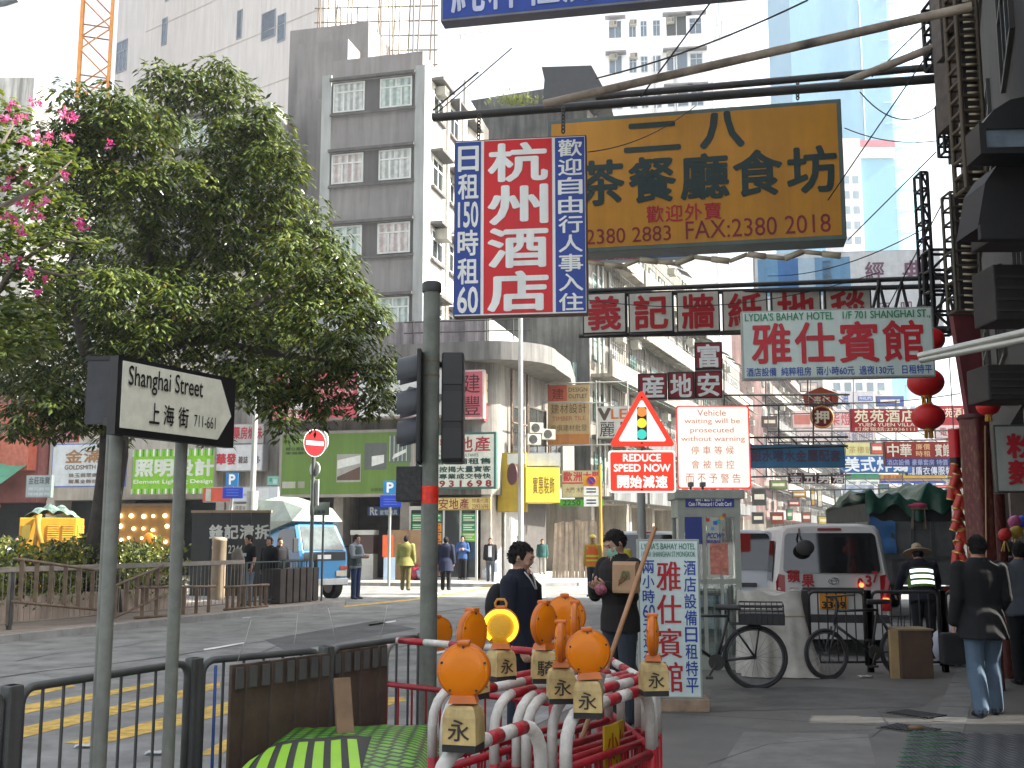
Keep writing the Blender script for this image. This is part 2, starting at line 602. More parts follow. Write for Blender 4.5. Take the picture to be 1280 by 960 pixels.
# ============================================================ buildings
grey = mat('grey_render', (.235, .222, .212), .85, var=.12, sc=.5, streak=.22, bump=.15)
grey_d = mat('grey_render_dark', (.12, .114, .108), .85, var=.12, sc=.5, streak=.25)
pier = mat('pale_pier', (.33, .345, .33), .8, var=.1, sc=.5, streak=.2)
cream = mat('cream_wall', (.55, .52, .47), .8, var=.1, sc=.4, streak=.18)
stain = mat('stained_concrete', (.13, .135, .13), .9, var=.4, sc=.45, streak=.55)
oldwall = mat('old_cream_wall', (.29, .265, .22), .85, var=.25, sc=.6, streak=.45)
whitewall = mat('white_wall', (.68, .68, .66), .8, var=.06, sc=.3, streak=.15)
pinkwall = mat('pink_wall', (.29, .185, .165), .85, var=.25, sc=.4, streak=.45)
frame_w = C('#c9ccc6', .5)
alum = C('#b8bab4', .35, metal=.3)
glass_d = mat('dark_glass', (.03, .035, .035), .06, var=0)
curtain = wavemat('curtained_glass', (.30, .32, .30), (.50, .51, .47), 1.1, 'X', .22, .03, .2, .8)
black = mat('black_paint', (.012, .012, .012), .5, var=.2)
dark = mat('dark_metal', (.035, .033, .03), .55, var=.3, sc=6)
rust = mat('rusty_steel', (.13, .085, .055), .75, var=.5, sc=8, bump=.3)
pipe_m = C('#aeb0aa', .5)
acm = C('#a3a196', .5)

def window(root, x, z, w, h, y=0.0, cols=3, top=True, pane=None, fr=None, T=None, glassy=None):
    """frame proud of the wall with its panes as a sub-part"""
    mb = MB(); t = .065
    for a in (x, x + w - t): mb.box(a, y - .06, z, a + t, y + .02, z + h, T)
    for a in (z, z + h - t): mb.box(x + t, y - .058, a, x + w - t, y + .02, a + t, T)
    zt = z + h * .66
    if top: mb.box(x + t, y - .056, zt, x + w - t, y + .02, zt + t, T)
    for i in range(1, cols):
        a = x + w * i / cols - t / 2
        mb.box(a, y - .054, z + t, a + t, y + .02, (zt if top else z + h - t), T)
    if top: mb.box(x + w / 2 - t / 2, y - .054, zt + t, x + w / 2 + t / 2, y + .02, z + h - t, T)
    f = mb.build('window', fr or frame_w, root)
    MB().box(x + t * .5, y - .03, z + t * .5, x + w - t * .5, y + .012, z + h - t * .5, T).build('pane', pane or curtain, f)
    return f
def ac_unit(root, x, y, z, w=.65, d=.45, h=.42, T=None, name='air_conditioner'):
    o = MB().box(x, y - d, z, x + w, y, z + h, T, b=.02).build(name, acm, root)
    mb = MB()
    for i in range(5): mb.box(x + .05, y - d - .012, z + .06 + i * h * .17, x + w * .55, y - d - .002, z + .09 + i * h * .17, T)
    mb.box(x + w * .62, y - d - .012, z + .07, x + w - .05, y - d - .002, z + h - .07, T)
    mb.build('grille', C('#55544e', .6), o)
    return o
def outdoor_unit(root, x, y, z, T=None):
    o = MB().box(x, y - .32, z, x + .85, y, z + .62, T, b=.02).build('air_conditioner', acm, root)
    mb = MB()
    A = V((x + .36, y - .322, z + .31)); 
    for r in (.25, .19, .13, .07):
        mb.tube([A + V((r * cos(i * pi / 10), 0, r * sin(i * pi / 10))) for i in range(20)], .012, 5, T, closed=True)
    mb.cyl(A + V((0, .003, 0)), A, .26, n=20, T=T)
    mb.build('fan_grille', C('#3a3a38', .6), o)
    return o

# ---- grey corner block
gb = thing('grey_apartment_block', 'grey concrete apartment block with white framed windows standing at the corner behind the tree', 'building', GC, atan2(-.25, 1))
def zy(py, dy=0): return at(533, py, 45 + dy).z
ZT = zy(54)
w = MB(0)
w.box(-4.78, 0, 6.2, 0, 9, ZT - 1.15)                               # right wing
w.box(-16, 0, 6.2, -7.35, 9, ZT - 2.1)                              # left wing
w.box(-7.34, 2.6, 6.2, -4.79, 9, ZT + 2.0)                          # stair shaft between
w.box(-6.4, 1.9, 6.2, -4.9, 2.59, ZT - 1.2)
w.box(-4.6, .5, ZT - 1.149, -.3, 3.0, ZT - .1)                    # roof hut
w.build('wall', grey, gb)
p = MB()
p.box(-4.82, -.12, 6.2, -4.38, -.002, ZT - 1.05); p.box(-.42, -.12, 6.2, .03, -.002, ZT - 1.05)
p.box(-7.75, -.12, 6.2, -7.3, 1.2, ZT - 2.0); p.box(-16.1, -.12, 6.2, -15.7, -.002, ZT - 2.0)
p.each('pier', pier, gb)
par = MB()
par.box(.001, .06, 6.2, .05, 9, ZT - 1.1)
par.build('side_wall', cream, gb)
tower_wall = MB(0).box(-8.6, 4.2, ZT - 2.1, -4.4, 9, ZT + 3.6).build('stair_tower', grey, gb)
MB().box(-6.95, 4.12, ZT + .5, -5.85, 4.19, ZT + 2.1).build('louvre', wavemat('louvre', (.05, .05, .05), (.16, .155, .15), 6, 'Z'), tower_wall)
mb = MB(); mb.cyl((-5.35, 4.0, ZT - 1.2), (-5.35, 4.0, ZT + 2.3), .09, n=8); mb.build('pipe', pipe_m, tower_wall)
FP = (zy(92) - zy(368)) / 3
tops = [zy(92) - i * FP for i in range(5)]
led = MB(0)
for i, zt in enumerate(tops):
    led.box(-4.4, -.3, zt, -.4, -.125, zt + .12); led.box(-4.4, -.18, zt - 1.62, -.4, -.125, zt - 1.5)
    led.box(-15.7, -.3, zt - .95, -7.8, -.125, zt - .83); led.box(-15.7, -.2, zt - 2.57, -7.8, -.125, zt - 2.45)
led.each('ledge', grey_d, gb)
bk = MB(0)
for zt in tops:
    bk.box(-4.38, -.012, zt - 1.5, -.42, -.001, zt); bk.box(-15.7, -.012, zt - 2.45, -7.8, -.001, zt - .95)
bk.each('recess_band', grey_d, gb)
panes = [curtain, wavemat('curtained_glass_green', (.24, .31, .28), (.44, .50, .45), .9, 'X', .2, .03, .2, .8), wavemat('curtained_glass_rose', (.36, .29, .27), (.50, .48, .45), 1.0, 'X', .2, .03, .2, .8)]
for i, zt in enumerate(tops):
    window(gb, -4.30, zt - 1.42, 1.49, 1.36, -.01, 3, pane=panes[(i * 2) % 3])
    window(gb, -2.08, zt - 1.42, 1.49, 1.36, -.01, 3, pane=panes[(i * 2 + 1) % 3])
    for j in range(3):
        window(gb, -9.6 - j * 2.3, zt - 2.38, 1.45, 1.36, -.01, 3, pane=panes[(i + j) % 3])
# windows, hoods, pipes on the sunlit side wall (local axis turned to run along the side)
TS = MX.Translation((.05, 0, 0)) @ MX.Rotation(pi / 2, 4, 'Z')
hood = MB(0)
for i, zt in enumerate(tops):
    for yy, ww in ((.9, 1.5), (3.4, 1.3), (6.0, 1.3)):
        window(gb, yy, zt - 1.45, ww, 1.3, 0, 2, pane=glass_d, T=TS)
        hood.box(yy - .15, -.55, zt + .02, yy + ww + .15, 0, zt + .14, TS)
        hood.box(yy - .1, -.16, zt - 1.62, yy + ww + .1, 0, zt - 1.5, TS)
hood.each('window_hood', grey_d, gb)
ac_unit(gb, 1.3, 0, tops[2] - .55, .7, .62, .5, TS); ac_unit(gb, 1.2, 0, tops[0] - .5, .6, .5, .4, TS)
ac_unit(gb, 3.7, 0, tops[1] - .5, .6, .5, .4, TS); ac_unit(gb, -8.1 + .9, 0, tops[1] - .2, .6, .4, .4, MX.Translation((0, 1.4, 0)))
for yy, r in ((2.75, .07), (2.95, .05), (5.2, .06), (5.5, .1), (5.8, .05)):
    mb = MB(); mb.cyl((yy, -.14, 6.5), (yy, -.14, ZT + (.6 if r > .09 else -1.2)), r, n=8, T=TS); mb.build('drain_pipe', pipe_m if r != .05 else C('#6b5d50', .6), gb)
mb = MB()
mb.grid(lambda u, v: (.05 + .35 * u, 6.0 + 3.1 * u, ZT - 2.4 - .9 * (1 - v) * u + 2.6 * v - .8 * u * v), 8, 4)
mb.build('curved_parapet', C('#c8c2b4', .8, streak=.3), gb)
# roof clutter: bamboo scaffold, aerials, satellite dish
mb = MB()
for i in range(22):
    x = -8.5 + i * .31; y = 6.5 + RN.uniform(-.4, 1.2)
    mb.cyl((x, y, ZT + 1.5), (x + RN.uniform(-.25, .25), y, ZT + 7.5 + RN.uniform(-1.5, 1.5)), .045, n=5)
for i in range(6): mb.cyl((-8.6, 7, ZT + 3 + i * .8), (-1.8, 7.2, ZT + 2.4 + i * .8), .045, n=5)
tag(mb.build('bamboo_scaffold', C('#7d7466', .8)), 'bamboo pole scaffold standing on the roof of the grey apartment block', 'scaffold')
bs = COL.objects['bamboo_scaffold']; bs.location = GC; bs.rotation_euler = (0, 0, atan2(-.25, 1))
def aerial(px, py0, py1, Y, w, label):
    b = at(px, py1, Y); t_ = at(px, py0, Y)
    t = thing('roof_aerial', label, 'aerial', b, -.2, 'television aerials on the roofs')
    h = t_.z - b.z
    MB().cyl((0, 0, 0), (0, 0, h), .03, n=6).build('mast', pipe_m, t)
    mb = MB()
    mb.cyl((-w / 2, 0, h * .96), (w / 2, 0, h * .96 + .12), .016, n=5)
    for i in range(6): mb.cyl((-w / 2 + i * w / 5.2, -.35, h * .96 + i * .02), (-w / 2 + i * w / 5.2, .35, h * .96 + i * .02), .01, n=4)
    mb.build('crossbar', pipe_m, t)
aerial(575, 40, 175, 47, 3.2, 'tall thin television aerial on a pole in front of the grey block side wall')
aerial(592, 44, 100, 50, 1.6, 'short television aerial with a leaning rod at the right end of the grey roof')
aerial(601, 84, 120, 52, 1.2, 'small television aerial above the stained gable wall')

# ---- podium of shops in front of the grey block
pod = thing('shop_podium', 'low concrete podium of shops with a curved balcony at its corner under the grey block', 'building', GC, atan2(-.25, 1))
pz = zy(440)
corner = [(-8.4, -1.2), (2.6, -1.2)] + [(2.6 + 1.0 * sin(R(a)), -.2 - 1.0 * cos(R(a))) for a in (20, 45, 70, 95)] + [(4.8, 9), (-8.4, 9)]
MB().slab(corner, 3.35, pz - .75).build('upper_wall', mat('podium_wall', (.25, .235, .21), .85, var=.25, sc=.6, streak=.5), pod)
co2 = [(-8.5, -1.9), (3.0, -1.9)] + [(3.0 + 2.6 * sin(R(a)), .7 - 2.6 * cos(R(a))) for a in (10, 20, 30, 40, 50, 60, 70, 80, 90, 100)] + [(5.6, 4), (4.9, 8.9), (-8.5, 8.9)]
MB().slab(co2, pz - .75, pz).build('balcony_slab', mat('balcony_concrete', (.17, .165, .155), .85, var=.15, sc=.8, streak=.35), pod)
MB().box(-1.2, -.9, pz, 3.0, -.7, pz + 1.15).build('parapet', mat('lilac_render', (.30, .27, .28), .85, var=.3, sc=.9, streak=.6), pod)
MB().box(3.0, -.9, pz, 3.2, 6, pz + 1.15).build('parapet', cream, pod)
mb = MB()
for a in (.2, 3.3, 4.4): mb.cyl((a, -1.7, pz), (a, -1.7, pz + 1.0), .03, n=5)
for zz in (.5, .95): mb.cyl((-.2, -1.7, pz + zz), (5.0, -1.2, pz + zz), .03, n=5)
mb.build('railing', dark, pod)
# ground floor: back wall, columns, shutters
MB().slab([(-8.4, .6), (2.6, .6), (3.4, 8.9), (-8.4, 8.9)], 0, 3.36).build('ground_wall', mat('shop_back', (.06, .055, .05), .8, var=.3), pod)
for x in (-8.3, -5.9, -3.4, -.5, 2.9):
    MB().box(x, -1.05, 0, x + .42, .62, 3.36).build('column', mat('shop_column', (.36, .33, .29), .7, var=.2, streak=.3), pod)
MB().box(3.0, 2, .02, 3.1, 5, 3.0).build('shutter', wavemat('roller_shutter', (.22, .22, .21), (.36, .36, .35), 9, 'Z'), pod)

TP = MX.Translation((3.62, .1, 0)) @ MX.Rotation(R(82), 4, 'Z')
for x, z, w_, h_ in ((.6, 3.9, 1.3, 3.2), (2.4, 3.7, 2.2, 3.6), (5.2, 3.9, 1.6, 3.0)):
    window(pod, x, z, w_, h_, -.05, 2, True, pane=glass_d, fr=C('#4a453c', .6), T=TP)
mb = MB()
for x in (.3, 2.1, 4.8): mb.cyl((x, -.15, 3.4), (x, -.15, pz - .8), .05, n=6, T=TP)
for z in (4.4, 6.3): mb.cyl((-.2, -.4, z), (6.5, -.4, z + .1), .04, n=5, T=TP)
mb.build('pipework', rust, pod)
# ---- property agent's shop front
sf = thing('glazed_shopfront', 'glass shop front papered with green and orange flat listings under the yellow strip sign', 'shop front', G2(-.02, -1.25), atan2(-.25, 1))
sw = 2.85
mb = MB()
for x in (0, .7, 1.42, 2.12, sw - .08): mb.box(x, -.05, .1, x + .08, .05, 2.75)
mb.box(0, -.048, 2.75, sw, .05, 2.9); mb.box(0, -.048, 0, sw, .05, .1)
mb.build('frame', alum, sf)
MB().box(.08, 0, .1, sw - .08, .02, 2.75).build('pane', glass_d, sf)
for (x, cols) in ((.1, 'go'), (.8, 'oooo'), (2.22, 'gl')):
    z = 2.6
    for k in range(6 if x == .8 else 3):
        c = '#d8862c' if (x == .8 and k) else ('#2f8a5a' if k < 2 else '#7fc23c')
        o = MB().box(x, -.012, z - .34, x + .56, -.002, z).build('listing_poster', C(c, .5), sf)
        mb = MB()
        for q in range(3): mb.box(x + .05, -.018, z - .1 - q * .09, x + .5 - .1 * (q % 2), -.013, z - .06 - q * .09)
        mb.build('printed_lines', C('#e6e2c8' if c != '#d8862c' else '#7a3a12', .6), o)
        z -= .38
# ---- buildings left of the grey block, behind the tree
lb = thing('green_market_building', 'low building with green canvas eaves and a red upper floor behind the yellow generator', 'building', G2(-37, -1.2), atan2(-.25, 1))
MB().box(0, 0, 3.2, 19.5, 9, 8.4).build('wall', mat('red_dim', (.25, .09, .08), .8, var=.4, sc=.8), lb)
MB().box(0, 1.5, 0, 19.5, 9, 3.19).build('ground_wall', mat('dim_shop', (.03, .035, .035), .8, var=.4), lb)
gc_ = C('#4f8a70', .6)
mb = MB(); mb.grid(lambda u, v: (19.4 * u, -2.6 + 2.6 * v, 3.7 + 1.5 * v + .08 * sin(u * 50)), 40, 3); mb.box(0, -2.62, 3.35, 19.4, -2.58, 3.72); mb.build('awning', gc_, lb)
mb = MB(); mb.box(0, -.9, 4.9, 17.7, -.2, 6.6); mb.build('canopy', gc_, lb)
for x in (3, 8, 13, 18): MB().cyl((x, -2.4, 0), (x, -2.4, 3.5), .09, n=8).build('post', gc_, lb)
MB().box(17.8, -.6, 4.6, 19.4, -.02, 7.6).build('red_lattice', wavemat('red_lattice', (.35, .05, .03), (.55, .2, .12), 5, 'X', bump=.3), lb)
for k in range(9):
    MB().sph((10 + k * 1.05, -1.2, 3.0 + .3 * (k % 2)), .2, 10, 6).build('hanging_lamp', C(['#d06a28', '#b83a22'][k % 2], .4), lb)
cb = thing('cream_tile_block', 'cream tiled old block with air conditioners between the tree trunk and the green billboard', 'building', G2(-17.4, -.6), atan2(-.25, 1))
MB().box(0, 0, 3.3, 8.9, 9, 14).build('wall', mat('cream_tile', (.50, .46, .38), .7, var=.15, sc=1, streak=.25), cb)
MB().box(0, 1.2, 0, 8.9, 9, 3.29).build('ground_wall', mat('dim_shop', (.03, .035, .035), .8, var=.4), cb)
for x in (0, 3.3, 8.4): MB().box(x, -.05, 0, x + .4, 1.2, 3.3).build('column', cream, cb)
for i in range(3):
    for j in range(3): window(cb, .7 + j * 2.5, 7.6 + i * 2.2, 1.4, 1.3, 0, 2, pane=panes[(i + j) % 3])
for x, z in ((7.6, 5.4), (7.9, 4.5), (7.2, 6.9)): ac_unit(cb, x, 0, z, .7, .5, .5)
# glowing lamp shop
ls = thing('lamp_shop_window', 'shop window full of lit hanging lamps under the bright green lighting sign', 'shop window', G2(-13.9, -1.25), atan2(-.25, 1))
MB().box(0, 0, 0, 3.2, .1, 3.0).build('backing', C('#7a5a22', .5), ls)
mb = MB(); mb.box(-.12, -.15, 0, 0, .1, 3.1); mb.box(3.2, -.15, 0, 3.32, .1, 3.1); mb.box(0, -.15, 3.0, 3.2, .1, 3.1); mb.build('frame', C('#6d5f4b', .5), ls)
lampm = mat('lit_lamp', (1, .72, .3), .4, var=0, emit=4.0)
for i in range(30):
    x = .25 + (i % 6) * .53 + RN.uniform(-.12, .12); z = .6 + (i // 6) * .48 + RN.uniform(-.1, .1)
    MB().sph((x, -.08, z), RN.uniform(.05, .1), 8, 6).build('lamp', lampm, ls)

# ---- cream tower far left
P0 = at(140, 100, 80); P1 = at(178, 100, 78); P2 = at(470, 60, 92)
cr = [(P0.x - 2, 86), (P0.x, 80.5), (P1.x, 78.2), (P2.x, 66.5), (P2.x + 4, 82), (P0.x, 104)]
ct = thing('cream_tower', 'tall pale cream office tower with narrow slit windows rising behind the big tree', 'building')
MB().slab(cr, 0, 62).build('wall', mat('pale_tower', (.62, .59, .56), .8, var=.05, sc=.15, streak=.12), ct)
fd = V((P2.x - P1.x, 66.5 - 78.2, 0)); fl = fd.length; fa = atan2(fd.y, fd.x)
TF = MX.Translation((P1.x, 78.2, 0)) @ MX.Rotation(fa, 4, 'Z')
def px_on(pxx): # distance along the front face for a picture column
    k = (pxx - 640) / FPX * 1.02
    # solve (P1.x + s*cx) = k*(78.2+s*cy)
    cx, cy = fd.x / fl, fd.y / fl
    return (k * 78.2 - P1.x) / (cx - k * cy)
for (a, b, y0, y1) in ((186, 192.5, 24, 58), (283, 289.5, 14, 50), (315, 333, 18, 52), (336, 346, 20, 54), (188, 193, -60, 3), (283, 290, -75, -30), (316, 345, -75, -35)):
    s0_, s1_ = px_on(a), px_on(b); Yl = 78.2 + fd.y / fl * s0_
    z0_, z1_ = at(a, y1, Yl).z, at(a, y0, Yl).z
    window(ct, s0_, z0_, s1_ - s0_, z1_ - z0_, 0, 1, False, pane=mat('blue_glass', (.10, .14, .18), .1, var=.2), fr=C('#8d9298', .5), T=TF)
fd2 = V((P1.x - P0.x, 78.2 - 80.5, 0)); TF2 = MX.Translation((P0.x, 80.5, 0)) @ MX.Rotation(atan2(fd2.y, fd2.x), 4, 'Z')
for i in range(6):
    z_ = at(150, 45, 80).z + i * 7 - 3
    window(ct, .15, z_, 1.4, 2.6, 0, 3, True, pane=mat('blue_glass', (.10, .14, .18), .1, var=.2), fr=C('#8d9298', .5), T=TF2)
mb = MB()
for z_ in range(8, 60, 4): mb.box(0, -.03, z_, fl, -.002, z_ + .07, TF)
mb.build('joint_lines', C('#bdb6ae', .8), ct)
# concrete stub far left
a = at(-40, 100, 60); b = at(43, 100, 60)
sb = thing('stained_concrete_tower', 'stained bare concrete stair tower at the far left edge behind the pink flowers', 'building')
MB().slab([(a.x, 60), (b.x, 60), (b.x + 1, 68), (a.x, 68)], 0, at(20, 97, 60).z).build('wall', mat('pale_stained', (.45, .45, .42), .9, var=.2, sc=.4, streak=.6), sb)
c2 = at(60, 143, 61)
MB().slab([(b.x + .01, 60.5), (c2.x, 60.8), (c2.x + 1, 67), (b.x + 1.1, 67)], 0, c2.z).build('lower_wall', grey, sb)
# ---- yellow crane mast
cm = thing('tower_crane_mast', 'orange yellow lattice mast of a tower crane rising beside the cream tower', 'crane', at(117, 640, 70) * V((1, 1, 0)) if False else V((at(117, 100, 70).x, 70, 0)), .35)
mb = MB()
mw = .95
for sx in (-1, 1):
    for sy in (-1, 1): mb.box(sx * mw - .1, sy * mw - .1, 0, sx * mw + .1, sy * mw + .1, 58)
mb.build('leg', C('#c07a22', .6, var=.2), cm)
mb = MB()
for i in range(32):
    z0_ = i * 1.8
    for T_ in (MX.Identity(4), MX.Rotation(pi / 2, 4, 'Z'), MX.Rotation(pi, 4, 'Z'), MX.Rotation(-pi / 2, 4, 'Z')):
        mb.cyl((-mw, -mw, z0_), (mw, -mw, z0_ + 1.8) if i % 2 else (mw, -mw, z0_), .055, n=5, T=T_)
        mb.cyl((mw, -mw, z0_) if i % 2 == 0 else (-mw, -mw, z0_ + 1.8), (-mw, -mw, z0_ + 1.8) if i % 2 == 0 else (mw, -mw, z0_ + 1.8), .055, n=5, T=T_)
mb.build('bracing', C('#b8772a', .6, var=.2), cm)

# ---- stained tenement with its gable end, left side of the main street
def street_pt(t, off=0): return V((0, 44, 0)) + V((.393, 1, 0)) * t + V((-.931, .366, 0)) * off
def tenement(name, label, t0, t1, h, wallm, gable=None, fh=3.1, z0=3.4, bal=True, depth=12, seed=1, win=True, nw=None):
    rn = random.Random(seed)
    o = street_pt(t0); L = (t1 - t0) * hypot(.393, 1)
    rz = atan2(1, .393)
    t = thing(name, label, 'building', o, rz)
    MB().box(0, 0, z0, L, depth, h).build('wall', wallm, t)           # local x runs up the street, -y faces the road
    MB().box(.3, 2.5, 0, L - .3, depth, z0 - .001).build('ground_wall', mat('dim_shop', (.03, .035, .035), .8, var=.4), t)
    for x in [i * L / max(1, int(L / 4.5)) for i in range(int(L / 4.5) + 1)]:
        MB().box(min(x, L - .5), -.02, 0, min(x, L - .5) + .5, 2.5, z0).build('column', oldwall, t)
    if gable: MB().box(-.06, -.02, z0, -.002, depth, h).build('gable_wall', gable, t)
    nf = int((h - z0 - .4) / fh)
    n = nw or max(2, int(L / 2.6))
    for f in range(nf):
        z = z0 + f * fh
        if bal:
            sl_ = MB(); sl_.box(.2, -1.15, z + .1, L - .2, -.002, z + .28); sl_.box(.2, -1.15, z + .28, L - .2, -1.03, z + 1.0)
            bo = sl_.build('balcony', [oldwall, stain, stain, wallm][rn.randrange(4)], t)
            gr = MB()
            for k in range(int(L / .35)): gr.cyl((.3 + k * .35, -1.08, z + 1.0), (.3 + k * .35, -1.08, z + 2.7), .018, n=4)
            for zz in (1.05, 1.8, 2.65): gr.cyl((.25, -1.08, z + zz), (L - .25, -1.08, z + zz), .022, n=4)
            gr.build('window_bars', C('#3c3b36', .6), bo)
        for k in range(n):
            x = .5 + k * (L - 1) / n
            window(t, x, z + 1.05, min(1.6, (L - 1) / n - .5), 1.5, 0, 2, True, pane=rn.choice(panes + [glass_d, mat('green_glass', (.12, .2, .17), .15, var=.3)]), fr=rn.choice([frame_w, alum, C('#3f5a50', .6)]))
            if rn.random() < .6: ac_unit(t, x + .2, -1.15 if bal else 0, z + rn.uniform(.9, 2.2), .65, .45, .42)
            if rn.random() < .6:
                hd = MB(); hd.grid(lambda u, v: (x - .2 + 1.9 * u, -1.2 - .7 * (1 - v) if bal else -.8 * (1 - v), z + 2.6 + .35 * v + .03 * sin(u * 20)), 8, 2)
                hd.build('awning', rn.choice([C('#6f7870', .6), C('#3f5a50', .6), C('#3c3a36', .6), C('#8a8478', .6), C('#2c2f30', .6)]), t)
    for k in range(3):
        x = rn.uniform(.5, L - .5)
        MB().cyl((x, -.1, z0), (x, -.1, h - .3), .07, n=6).build('drain_pipe', pipe_m, t)
    return t
ta = tenement('stained_tenement', 'blackened old tenement with a bare stained gable end behind the red and blue hotel sign', 10, 16.5, at(640, 103, 54).z, oldwall, stain, seed=3, depth=8)
mb = MB(); mb.box(-.3, 2.2, 5.2, -.061, 6.8, 6.9); mb.box(-1.3, .1, 6.9, -.061, 8, 9.0); mb.build('corner_balcony', stain, ta)
wv = MB(); wv.box(-1.1, .4, 9.0, -.9, 7, 10.3); wv.build('balcony_glazing', wavemat('balcony_panes', (.03, .05, .05), (.25, .36, .33), 1.6, 'Y', .2, .1), ta)
# tilted dark hood standing on its roof
hd = MB(); 
hd.prism([(0, 0), (3.4, 0), (2.55, 1.75), (-.05, 1.9), (0.1, 1.2)], 0, 3)
q = at(678, 130, 53.5)
tag(hd.build('roof_shed', mat('black_sheet', (.025, .027, .03), .7, var=.3)), 'black sheet metal shed with a sloping side on the roof of the stained tenement', 'shed')
COL.objects['roof_shed'].location = (q.x, 53.2, q.z); COL.objects['roof_shed'].rotation_euler = (0, 0, -.2)
tenement('balcony_tenement', 'sunlit old tenement with caged balconies and air conditioners left of the street', 16.6, 36, 20, oldwall, None, seed=5)
tenement('grey_tenement', 'pale old tenement with awnings farther up the left side of the street', 36.1, 52, 17, mat('old_pale_wall', (.33, .32, .29), .85, var=.2, sc=.6, streak=.4), None, seed=8)
tenement('pink_tenement', 'pink tiled tenement beyond the caged balconies on the left side of the street', 64, 92, 24, pinkwall, pinkwall, seed=12, nw=7)
tenement('cream_tenement', 'cream tenement block far up the left side of the street', 92.2, 125, 20, mat('old_pale_wall', (.33, .32, .29)), None, seed=15, nw=7)
tenement('distant_tenement', 'last pale tenement at the far end of the street on the left', 125.2, 170, 28, mat('old_pale_wall', (.33, .32, .29)), None, seed=18, nw=7)
# ---- white apartment block above the yellow sign
wb = thing('white_apartment_block', 'white apartment block with small hooded windows above the yellow restaurant sign', 'building', V((at(720, 100, 96).x, 96, 0)), atan2(-.12, 1))
wW = 13.6
MB().box(0, 0, 0, wW, 14, 47).build('wall', mat('bluewhite_wall', (.72, .73, .74), .8, var=.05, sc=.2, streak=.12), wb)
zf = [at(800, y, 96).z for y in (51, 95, 139)]
wins = [(765, 782, 1), (791, 801, 2), (806, 815, 2), (822, 832, 2), (839, 866, 1), (869, 885, 2)]
hd = MB()
for fi in range(-1, 6):
    zb = zf[0] - fi * (zf[0] - zf[1])
    for a, b, c in wins:
        xa = (a - 722) / FPX * 97; xb = (b - 722) / FPX * 97
        hh = 1.6 if c == 2 else 1.75
        if fi == 0 and a == 839: window(wb, xa, zb - .1, xb - xa, 2.0, 0, 2, False, pane=glass_d)
        else: window(wb, xa, zb, xb - xa, hh, 0, 2, c == 2, pane=mat('blue_glass', (.10, .14, .18), .1, var=.2), fr=C('#a9b2b8', .5))
        if a in (765, 839, 869): hd.box(xa - .3, -.7, zb + 1.85, xb + .4, -.002, zb + 2.0)
        if a in (765, 791, 839): ac_unit(wb, xa + .1, 0, zb + 1.1 + .2 * (fi % 2), .7, .5, .5)
hd.each('window_hood', C('#77787a', .8), wb)
for x in (7.1, 7.4, 9.1, 9.3, 12.6): MB().cyl((x, -.12, 0), (x, -.12, 46), .07, n=6).build('drain_pipe', C('#c3c7c9', .5), wb)
TW = MX.Translation((wW, 0, 0)) @ MX.Rotation(pi / 2, 4, 'Z')
for fi in range(-1, 6):
    zb = zf[0] - fi * (zf[0] - zf[1])
    for k in range(5):
        bo = MB().box(.6 + k * 2.7, -1.0, zb - 1.1, 2.6 + k * 2.7, -.002, zb + .1, TW).build('balcony', whitewall, wb)
        MB().box(.7 + k * 2.7, -.04, zb + .1, 2.4 + k * 2.7, -.001, zb + 1.6, TW).build('window', mat('blue_glass', (.10, .14, .18), .1, var=.2), wb)

# ---- towers at the end of the street
bl = mat('blue_netting', (.15, .34, .47), .75, var=.05, sc=.1, streak=.08)
bt = thing('netted_tower', 'very tall tower wrapped in pale blue construction netting at the end of the street', 'building', V((at(990, 100, 235).x, 235, 0)))
MB().box(0, 0, 0, 22.5, 20, 150).build('flat_side', bl, bt)
mb = MB(); mb.lathe([(7.6, 0), (7.6, 150)], 28, MX.Translation((22.4, 7.8, 0))); mb.build('round_corner', mat('blue_netting_pale', (.26, .47, .6), .75, var=.05, sc=.1), bt)
mb = MB()
for z_ in range(20, 150, 5): mb.tube([(22.4 + 7.9 * cos(R(a)), 7.8 + 7.9 * sin(R(a)), z_ + .0) for a in range(-150, 40, 12)], .1, 4)
mb.build('scaffold_ring', C('#a7c0c8', .6), bt)
mb = MB()
for x in (16, 29.9): mb.cyl((x, -.3 if x < 20 else 5, 0), (x, -.3 if x < 20 else 5, 150), .18, n=5)
mb.build('hoist_mast', C('#93aab2', .6), bt)
X0 = at(1055, 300, 200).x
st = thing('banded_tower', 'pale blue and white tower with a red banded top before the netted tower', 'building', V((X0, 200, 0)))
MB().box(0, 0, 0, 3.9, 12, at(1060, 173, 200).z).build('balcony_side', whitewall, st)
MB().box(3.91, .5, 0, 10.3, 12, at(1100, 197, 200).z).build('blue_side', mat('sky_blue_wall', (.17, .38, .48), .7, var=.05), st)
MB().box(3.7, .2, at(1100, 196.8, 200).z, 10.6, 12, at(1100, 183, 200).z).build('white_band', whitewall, st)
MB().box(3.6, .1, at(1100, 182.8, 200).z, 10.7, 12, at(1100, 175, 200).z).build('red_band', C('#b5646c', .7), st)
mb = MB()
for i in range(18):
    for j in range(2): mb.box(.3 + j * 1.8, -.05, 18 + i * 3, 1.5 + j * 1.8, -.002, 19.5 + i * 3)
mb.build('window', C('#7d8f98', .3), st)
